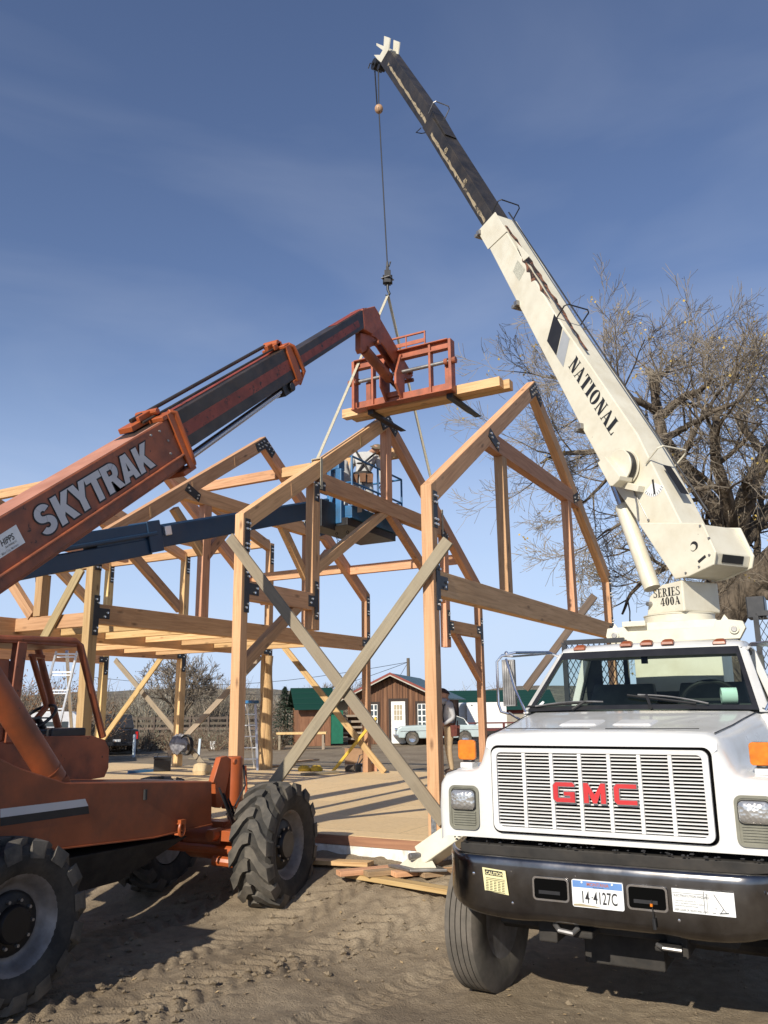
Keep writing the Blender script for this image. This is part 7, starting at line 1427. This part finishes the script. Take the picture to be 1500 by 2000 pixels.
# ================================================================ PEOPLE
SKIN = paint('skin', (.42, .235, .16), .6, 0, .08, 20); SHIRTG = paint('grey_shirt', (.46, .46, .45), .85, 0, .12, 9, bump=.3); HOOD = paint('grey_hoodie', (.36, .36, .37), .9, 0, .1, 9, bump=.3)
KHAKI = paint('khaki_trousers', (.38, .28, .17), .9, 0, .12, 8, bump=.3); DENIM = paint('faded_trousers', (.40, .41, .41), .9, 0, .15, 8, bump=.3); BOOT = paint('brown_boot', (.10, .06, .04), .8); CAPT = paint('tan_cap', (.17, .135, .085), .9); CAPK = paint('dark_cap', (.045, .028, .026), .9)
LEATH = paint('oiled_leather', (.115, .03, .022), .5, 0, .3, 14); HARN = paint('dark_harness', (.03, .026, .025), .8); LEATB = paint('brown_belt', (.16, .075, .035), .7, 0, .3, 14)
def person(label, loc, rz, J, mats, group=None):
    """J: dict joint -> (x, y, z) in the person's own frame (facing +y); one continuous skinned body"""
    t = thing('person', label, 'person', loc, rz, group); M = WM[t.name]
    bones = []  # (a, b, mat)
    ra = {'pelvis': .135, 'waist': .125, 'chest': .155, 'neckb': .075, 'neck': .058, 'jaw': .078, 'skull': .098, 'crown': .07, 'nose': .018,
          'shl': .075, 'ell': .050, 'wrl': .036, 'pal': .034, 'shr': .075, 'elr': .050, 'wrr': .036, 'par': .034, 'hil': .10, 'knl': .068, 'anl': .048, 'tol': .04, 'hir': .10, 'knr': .068, 'anr': .048, 'tor': .04}
    J = dict(J)
    def off(a, b, f): A_, B_ = Vector(J[a]), Vector(J[b]); return tuple(A_+(B_-A_)*f)
    fwd = Vector(J.get('look', (0, 1, 0))).normalized(); J.pop('look', None); sk = Vector(J['skull'])
    J['jaw'] = tuple(sk+Vector((0, 0, -.085))*1+fwd*.03); up_h = (sk-Vector(J['neck'])).normalized(); J['jaw'] = tuple(sk-up_h*.085+fwd*.025); J['crown'] = tuple(sk+up_h*.06-fwd*.02); J['nose'] = tuple(sk+fwd*.115-up_h*.03)
    E_ = [('pelvis', 'waist', 0), ('waist', 'chest', 0), ('chest', 'neckb', 0), ('neckb', 'neck', 2), ('neck', 'jaw', 2), ('jaw', 'skull', 2), ('skull', 'crown', 2)]
    for s in 'lr':
        E_ += [('chest', 'sh'+s, 0), ('sh'+s, 'el'+s, 0), ('el'+s, 'wr'+s, 0), ('wr'+s, 'pa'+s, 2), ('pelvis', 'hi'+s, 1), ('hi'+s, 'kn'+s, 1), ('kn'+s, 'an'+s, 1), ('an'+s, 'to'+s, 3)]
    def skin_obj(E2, rad, root):
        names = []; 
        for a, b, _ in E2:
            for q in (a, b):
                if q not in names: names.append(q)
        me = bpy.data.meshes.new('b'); me.from_pydata([Vector(J[q]) for q in names], [(names.index(a), names.index(b)) for a, b, _ in E2], [])
        o = bpy.data.objects.new('b', me); COL.objects.link(o); sm_ = o.modifiers.new('s', 'SKIN')
        if not me.skin_vertices: 
            bpy.context.view_layer.objects.active = o; bpy.ops.object.modifier_add(type='SKIN'); o.modifiers.remove(o.modifiers[-1])
        for i, q in enumerate(names): me.skin_vertices[0].data[i].radius = (rad(q),)*2; me.skin_vertices[0].data[i].use_root = (q == root)
        ss = o.modifiers.new('u', 'SUBSURF'); ss.levels = 2; ss.render_levels = 2
        dg = bpy.context.evaluated_depsgraph_get(); dg.update(); m2 = bpy.data.meshes.new_from_object(o.evaluated_get(dg)); bpy.data.objects.remove(o); bpy.data.meshes.remove(me); return m2
    mm = skin_obj(E_, lambda q: ra[q], 'pelvis')
    vs = [v.co.copy() for v in mm.vertices]; fs = [tuple(p.vertices) for p in mm.polygons]; ms = []
    for p in mm.polygons:
        c = p.center; best = (9, 0)
        for a, b, k in E_:
            A_, B_ = Vector(J[a]), Vector(J[b]); d = B_-A_; f = max(0, min(1, (c-A_).dot(d)/max(1e-6, d.length_squared))); ds_ = (c-(A_+d*f)).length-.5*(ra[a]+(ra[b]-ra[a])*f)
            if ds_ < best[0]: best = (ds_, k)
        ms.append(best[1])
    bpy.data.meshes.remove(mm)
    # hands: five finger chains rooted in each palm, joined into the same body mesh
    for s in 'lr':
        w_, pa_ = Vector(J['wr'+s]), Vector(J['pa'+s]); d = (pa_-w_).normalized(); sd = d.cross(Vector((0, 1, 0)))
        if sd.length < .2: sd = d.cross(Vector((0, 0, 1)))
        sd.normalize(); cu_ = sd.cross(d)
        mb_ = MB()
        for k, (o_, l_) in enumerate(((-.03, .062), (-.010, .075), (.010, .07), (.028, .055))):
            b0 = pa_+sd*o_-d*.01; mb_.tube([b0, b0+d*l_*.45+cu_*.006, b0+d*l_*.8+cu_*.022, b0+d*l_+cu_*.04], [.009, .0088, .008, .006], 6)
        b0 = w_+(pa_-w_)*.45+sd*(-.03); mb_.tube([b0, b0-sd*.022+d*.03+cu_*.01, b0-sd*.026+d*.058+cu_*.02], [.011, .0095, .007], 6)
        n0 = len(vs); vs += mb_.v; fs += [tuple(i+n0 for i in f) for f in mb_.f]; ms += [2]*len(mb_.f)
    # face details: nose, ears, brow folded into the head
    hd_ = MB(); 
    rt_ = fwd.cross(up_h).normalized()
    hd_.tube([sk+fwd*.085+up_h*.02, sk+fwd*.112-up_h*.02, sk+fwd*.085-up_h*.03], [.010, .016, .010], 6)
    for s in (-1, 1): hd_.ball(sk+rt_*s*.088-up_h*.01, .026, 8, 0, (.5, .8, 1))
    n0 = len(vs); vs += hd_.v; fs += [tuple(i+n0 for i in f) for f in hd_.f]; ms += [2]*len(hd_.f)
    b = MB(M); b.add(vs, fs); b.m = ms; bo = b.build('body', mats, t, smooth=True, angle=70)
    ey = MB(M)
    for s in (-1, 1): ey.ball(sk+fwd*.088+rt_*s*.034+up_h*.012, .010, 6)
    ey.bar(sk+fwd*.092-up_h*.062-rt_*.022, sk+fwd*.092-up_h*.062+rt_*.022, .006, .006); ey.build('face', BLACK, bo)
    return t, bo, M, sk, fwd, up_h, rt_
def cap(t, M, sk, fwd, up, rt_, mt, brim=1):
    c = MB(M); R_ = []
    for k in range(5):
        a = k/4*1.45; r = .112*math.cos(a); R_.append([sk+up*(.018+.105*math.sin(a))+(fwd*math.cos(q)*1.05+rt_*math.sin(q)*.93)*r for q in [i*math.pi/8 for i in range(16)]])
    c.loft(R_, close=True); f2 = fwd*brim
    c.loft([[sk+up*.02+f2*.095+rt_*x*.075 for x in (-1, -.5, 0, .5, 1)], [sk+up*.005+f2*(.175-.04*x*x)+rt_*x*.07 for x in (-1, -.5, 0, .5, 1)], [sk+up*.0+f2*(.172-.04*x*x)+rt_*x*.07 for x in (-1, -.5, 0, .5, 1)], [sk+up*.012+f2*.095+rt_*x*.075 for x in (-1, -.5, 0, .5, 1)]], cap=False)
    return c.build('cap', mt, t, smooth=True, recalc=True)
def beltring(M, c, r, h, axis=(0, 0, 1), sc=(1, .75)):
    b = MB(M); 
    for k in range(24):
        a0, a1 = k*math.pi/12, (k+1)*math.pi/12; f = lambda a, R, z: (c[0]+R*sc[0]*math.cos(a), c[1]+R*sc[1]*math.sin(a), c[2]+z)
        b.add([f(a0, r, -h), f(a1, r, -h), f(a1, r, h), f(a0, r, h)], [(0, 1, 2, 3)])
    return b
# man in the basket, back to the camera, leaning to the right
hz = pu(737, 886, -3.45); fl_ = 5.14
az = math.atan2(FW.y, FW.x)-math.pi/2      # facing away from the photographer
bx_, by_ = pv(709, 940, 4.2).x, 4.2
Jm = {'pelvis': (0, 0, .92), 'waist': (0, .03, 1.05), 'chest': (.05, .10, 1.27), 'neckb': (.12, .15, 1.42), 'neck': (.17, .18, 1.47), 'skull': (.25, .22, 1.555), 'look': (.5, .8, .12),
  'shl': (-.14, .10, 1.38), 'ell': (-.24, .22, 1.14), 'wrl': (-.20, .42, 1.04), 'pal': (-.18, .50, 1.03), 'shr': (.26, .13, 1.34), 'elr': (.33, .06, 1.07), 'wrr': (.35, .10, .84), 'par': (.35, .12, .76),
  'hil': (-.10, 0, .86), 'knl': (-.12, .06, .48), 'anl': (-.13, -.02, .08), 'tol': (-.14, .14, .035), 'hir': (.10, 0, .86), 'knr': (.13, .05, .48), 'anr': (.14, -.03, .08), 'tor': (.16, .13, .035)}
t, bo, M, sk, fw_, up_, rt_ = person('worker in pale grey shirt, tan cap and harness leaning in the blue basket', (bx_, by_, fl_), az, Jm, [SHIRTG, DENIM, SKIN, BOOT])
cap(t, M, sk, fw_, up_, rt_, CAPT, -1)
bl = beltring(M, (0, .02, .985), .175, .04, sc=(1, .85)); 
for x, y in ((-.15, -.08), (.13, -.10), (.0, -.15)): bl.hexa([(x-.05, y-.05, .80), (x+.05, y-.05, .80), (x+.05, y+.02, .80), (x-.05, y+.02, .80), (x-.06, y-.06, .96), (x+.06, y-.06, .96), (x+.06, y+.02, .96), (x-.06, y+.02, .96)], 1)
bl.build('tool_belt', [HARN, LEATB], t)
hn = MB(M); hn.tube([(-.12, -.02, 1.43), (-.06, -.075, 1.30), (.02, -.10, 1.18), (.10, -.10, 1.02)], .02, 6); hn.tube([(.24, .0, 1.40), (.14, -.06, 1.30), (.02, -.10, 1.18), (-.08, -.11, 1.02)], .02, 6); hn.tube([(-.17, .06, 1.2), (-.08, -.06, 1.19), (.1, -.075, 1.18), (.22, .03, 1.16)], .016, 6); hn.build('harness', HARN, t, smooth=True)
# second man, bent over by the control box
q = pv(664, 935, 3.45)
Jb = {'pelvis': (0, -.08, .80), 'waist': (0, .02, .93), 'chest': (0, .17, 1.10), 'neckb': (0, .30, 1.20), 'neck': (0, .34, 1.22), 'skull': (.0, .42, 1.27), 'look': (0, .7, -.7),
  'shl': (-.18, .20, 1.15), 'ell': (-.26, .28, .90), 'wrl': (-.16, .48, .88), 'pal': (-.13, .56, .88), 'shr': (.18, .20, 1.15), 'elr': (.27, .24, .90), 'wrr': (.2, .46, .84), 'par': (.17, .54, .84),
  'hil': (-.10, -.08, .76), 'knl': (-.13, .14, .46), 'anl': (-.12, -.04, .08), 'tol': (-.13, .12, .035), 'hir': (.10, -.08, .76), 'knr': (.13, .14, .46), 'anr': (.12, -.04, .08), 'tor': (.13, .12, .035)}
t, bo, M, sk, fw_, up_, rt_ = person('second worker in grey shirt stooping behind the sloping rafter at the basket controls', (-3.52, 3.62, fl_), az+.5, Jb, [SHIRTG, DENIM, SKIN, BOOT]); cap(t, M, sk, fw_, up_, rt_, CAPK)
# man standing behind the near post, facing left
px_ = pz(879, 1506, ZD); tt_ = (8.12-CAM.y)/(px_.y-CAM.y); PP = CAM+(px_-CAM)*tt_
Js = {'pelvis': (0, 0, .95), 'waist': (0, .01, 1.08), 'chest': (0, .02, 1.30), 'neckb': (0, .02, 1.47), 'neck': (0, .035, 1.52), 'skull': (0, .06, 1.635), 'look': (0, 1, .28),
  'shl': (-.19, .0, 1.42), 'ell': (-.24, -.06, 1.14), 'wrl': (-.22, .14, 1.02), 'pal': (-.20, .21, 1.0), 'shr': (.19, .0, 1.42), 'elr': (.25, -.07, 1.14), 'wrr': (.22, .12, .99), 'par': (.20, .19, .97),
  'hil': (-.10, 0, .90), 'knl': (-.11, .03, .50), 'anl': (-.12, -.02, .08), 'tol': (-.13, .14, .035), 'hir': (.10, 0, .90), 'knr': (.11, .01, .50), 'anr': (.12, -.06, .08), 'tor': (.13, .10, .035)}
t, bo, M, sk, fw_, up_, rt_ = person('worker in grey hoodie and khaki trousers standing behind the tall near post', (PP.x, PP.y, ZD), math.atan2(-RT.y, -RT.x)-math.pi/2+.15, Js, [HOOD, KHAKI, SKIN, BOOT]); cap(t, M, sk, fw_, up_, rt_, CAPK)
vt = MB(M); 
for z0_, z1_, r0_, r1_ in ((1.06, 1.22, .172, .188), (1.22, 1.40, .188, .185)):
    vt.lathe([(r0_, z0_), (r1_, z1_)], (0, .015, 0), (0, 0, 1), 20)
hd2 = MB(M); hd2.lathe([(.10, 1.44), (.125, 1.48), (.11, 1.53), (.08, 1.55)], (0, -.02, 0), (0, .1, 1), 16); hd2.build('hood', HOOD, t, smooth=True)
bl = beltring(M, (0, .0, 1.0), .168, .035, sc=(1, .85))
for x, y in ((.17, -.08), (.13, .10), (-.17, -.05), (0, -.15)):
    bl.hexa([(x-.06, y-.07, .76), (x+.06, y-.07, .76), (x+.05, y+.05, .76), (x-.05, y+.05, .76), (x-.075, y-.08, .99), (x+.075, y-.08, .99), (x+.07, y+.06, .99), (x-.07, y+.06, .99)], 1); bl.cyl((x+.03, y-.05, .8), (x+.03, y-.05, 1.08), .014, .014, 6, 1)
bl.build('tool_belt', [LEATB, LEATH], t, bevel=.01)
sp_ = MB(M); 
for s in (-1, 1): sp_.tube([(s*.12, -.11, 1.02), (s*.10, -.145, 1.25), (s*.11, -.06, 1.46), (s*.11, .12, 1.40), (s*.12, .15, 1.2), (s*.12, .13, 1.02)], .018, 6)
sp_.build('suspenders', HARN, t, smooth=True)
# ================================================================ THINGS ON THE DECK
def dz(x, y, z=ZD): return pz(x, y, z)
# black tool box
q = dz(316, 1507); bM_ = Matrix.Translation(q) @ Matrix.Rotation(math.atan2(RT.y, RT.x)+.2, 4, 'Z'); tbx = thing('tool_box', 'black boxy tool case with carry handle on the far deck', 'tool box', tuple(q)); b = MB(bM_)
b.box((-.19, 0, .0), (.19, .24, .27)); b.box((-.20, -.01, .271), (.20, .25, .33)); b.build('case', SATIN, tbx, bevel=.015); b = MB(bM_); b.tube([(-.12, .12, .33), (-.11, .12, .39), (.11, .12, .39), (.12, .12, .33)], .014, 6); b.build('handle', BLACK, tbx, smooth=True)
# blue level lying down, timber offcuts, bag
a_, b_ = dz(250, 1511), dz(302, 1507); solo(MB().bar(a_+Vector((0, 0, .03)), b_+Vector((0, 0, .03)), .05, .06), 'spirit_level', BLUE, 'blue level lying flat on the far deck beyond the loader', 'level', tuple(a_))
q = dz(395, 1512); bg_ = MB(); bg_.loft([[(q.x+.22*math.cos(a)*k, q.y+.16*math.sin(a)*k, q.z+h_) for a in [i*math.pi/6 for i in range(12)]] for k, h_ in ((1, .0), (1.1, .08), (.95, .2), (.5, .25))], close=True); solo(bg_, 'paper_sack', paint('kraft_paper', (.50, .38, .22), .8, 0, .15, 9), 'tan paper sack on the deck beside the orange jack', 'sack', tuple(q))
for i, (x0_, y0_, x1_, y1_) in enumerate(((372, 1483, 420, 1486), (560, 1492, 620, 1486), (590, 1515, 660, 1510), (520, 1500, 575, 1497))):
    stick('offcut_board', dz(x0_, y0_)+Vector((0, 0, .03)), dz(x1_, y1_)+Vector((0, 0, .03)), .14, .045, None, PINE if i % 2 else GREYW, label=('short board lying on the deck beside the hung jacket', 'pale board lying on the deck behind the front cross', 'grey board lying on the deck in front of the yellow gloves', 'pale board lying at the foot of the log post')[i], cat='board')
# stepladder near the log post
def ladder_rung(mb, a, b): mb.bar(a, b, .05, .025, (0, 0, 1))
sl2 = thing('step_ladder', 'aluminium step ladder with blue top standing beside the log post', 'ladder', tuple(dz(494, 1500))); tq = dz(486, 1503); tp = pv(487, 1374, tq.y)
wv_ = Vector((RT.x, RT.y, 0)).normalized(); dv_ = Vector((FW.x, FW.y, 0)).normalized(); mb = MB()
T0 = Vector((tq.x, tq.y, tp.z)); F0 = Vector((tq.x, tq.y, ZD))-dv_*.35; B0 = Vector((tq.x, tq.y, ZD))+dv_*.5+wv_*.25
for s in (-1, 1):
    mb.bar(T0+wv_*s*.12, F0+wv_*s*.25, .05, .03, (0, 0, 1)); mb.bar(T0+wv_*s*.10+dv_*.05, B0+wv_*s*.2, .035, .02, (0, 0, 1))
for k in range(1, 6): f = k/6; ladder_rung(mb, (T0+wv_*-.12).lerp(F0+wv_*-.25, f), (T0+wv_*.12).lerp(F0+wv_*.25, f))
mb.build('frame', ALU, sl2); MB().box((T0.x-.15, T0.y-.12, T0.z), (T0.x+.15, T0.y+.14, T0.z+.07)).build('top_cap', BLUE, sl2, bevel=.01)
# tripod ladder seen through the cab
ol = thing('orchard_ladder', 'tall aluminium tripod ladder seen through the loader cab window', 'ladder', tuple(dz(110, 1560))); mb = MB()
La, Lb = pd(110, 1272, 14.3), pd(76, 1402, 14.0); Ra, Rb = pd(151, 1272, 14.3), pd(117, 1414, 14.0)
def to_deck(a, b): d = b-a; return a+d*((ZD-a.z)/d.z)
L0, R0 = to_deck(La, Lb), to_deck(Ra, Rb); mb.bar(La, L0, .075, .03, (0, 0, 1)); mb.bar(Ra, R0, .075, .03, (0, 0, 1))
ln_ = (La-L0).length; k = .02
while k*ln_ < ln_: 
    ladder_rung(mb, La.lerp(L0, k), Ra.lerp(R0, k)); mb.bar(La.lerp(L0, k)-Vector((0, 0, .05)), Ra.lerp(R0, k)-Vector((0, 0, .05)), .02, .02); k += .31/ln_
mid_ = (La+Ra)/2; ft = pd(140, 1425, 15.2); mb.bar(mid_, to_deck(mid_, ft), .05, .05, (0, 0, 1)); mb.build('frame', ALU, ol)
# jacket and coil on the far post
q = pv(350, 1452, W_-.25); jk_ = MB(); rj = random.Random(2); J1 = paint('work_jacket', (.13, .13, .15), .9, 0, .5, 14, dirt=(.45, .45, .46), dirtamt=.9, dscale=5)
for ring_ in range(1):
    R_ = []
    for k in range(7):
        f = k/6; rr = (.10, .2, .25, .27, .25, .22, .16)[k]; R_.append([q+Vector((math.cos(a)*rr*(1+.22*math.sin(a*3+k)), math.sin(a)*rr*.55, .22-.46*f+.03*math.sin(a*5+k*2))) for a in [i*math.pi/9 for i in range(18)]])
    jk_.loft(R_, close=True)
tag(jk_.build('work_jacket', J1, smooth=True, frame=Matrix.Translation(q)), 'grey work jacket hung on the far yellow post', 'jacket')
co_ = MB(); 
for k in range(3): c = q+Vector((.26, -.06, -.03)); co_.tube([c+Vector((.17*math.cos(a)+.01*k, .03*k, .24*math.sin(a))) for a in [i*math.pi/12 for i in range(24)]], .014, 6, closed=True)
solo(co_, 'hose_coil', BLACK, 'black coil of hose hanging beside the grey jacket', 'hose', tuple(q+Vector((.2, 0, 0))), smooth=True)
# yellow straight edge leaning on the far brace
a_ = dz(648, 1509); b_ = pv(735, 1402, W_-.32); YEL = paint('tool_yellow', (.55, .36, .03), .5); solo(MB().bar(a_, b_, .06, .03, (0, 1, 0)), 'straight_edge', YEL, 'long yellow straight edge leaning on the yellow brace board', 'tool', tuple(a_))
q = dz(595, 1506); 
for k, x in enumerate((594, 618)):
    q = dz(x, 1506); gl = MB(); gl.loft([[(q.x+.15*math.cos(a)*f, q.y+.10*math.sin(a)*f*1.1, q.z+h_+.01*math.sin(a*4)) for a in [i*math.pi/7 for i in range(14)]] for f, h_ in ((1, .0), (1.05, .05), (.6, .11), (.1, .12))], close=True); solo(gl, 'glove', YEL, ('left', 'right')[k]+' one of two yellow work gloves dropped on the deck', 'glove', tuple(q), group='yellow work gloves', smooth=True)
# plywood box beyond the deck, tools at far post
q = fp(690, 0, 20.6, .25); q = pd(692, 1493, 20.6); cM_ = Matrix.Translation(q) @ Matrix.Rotation(math.atan2(RT.y, RT.x)-.15, 4, 'Z'); cbx_ = MB(cM_); cbx_.box((-.24, 0, -.2), (.22, .45, .36)); cbx_.box((-.245, -.005, .361), (.225, .455, .385)); cb2 = MB(cM_); solo(cbx_, 'carton', paint('brown_carton', (.33, .19, .10), .8, 0, .12, 5), 'brown carton standing behind the yellow straight edge', 'box', tuple(q))
q = dz(706, 1507); gM = Matrix.Translation(q) @ Matrix.Rotation(math.atan2(RT.y, RT.x), 4, 'Z'); tb2 = thing('tool_tote', 'open tote of hand tools at the foot of the far post', 'tool tote', tuple(q)); b = MB(gM); b.box((-.14, 0, 0), (.10, .22, .16)); b.build('tote', SATIN, tb2, bevel=.01); b = MB(gM); b.tube([(-.10, .1, .16), (-.04, .1, .34), (.03, .1, .36), (.08, .1, .16)], .013, 6); b.bar((-.05, .12, .16), (.05, .05, .30), .03, .03, (0, 1, 0)); b.build('handle', STEEL, tb2)
solo(MB(gM).box((.0, -.10, .0), (.12, -.005, .11)), 'paint_tin', DECALW, 'small white box in front of the tool tote', 'box', tuple(gM @ Vector((.06, -.05, 0))))
solo(MB(gM).box((-.36, 0, .0), (-.16, .18, .14)), 'nail_carton', DARKW, 'small dark carton left of the tool tote', 'box', tuple(gM @ Vector((-.26, 0, 0)))); solo(MB(gM).box((.14, .02, .0), (.34, .2, .17)), 'block_offcut', FIR, 'wooden block right of the tool tote', 'block', tuple(gM @ Vector((.24, 0, 0))))
# long scrap board on the dirt along the foundation
stick('scrap_board', (-2.5, -.50, .345), (-.62, -.40, .40), .15, .045, None, PINE, label='long scrap board lying on the dirt along the white foundation edge', cat='board')
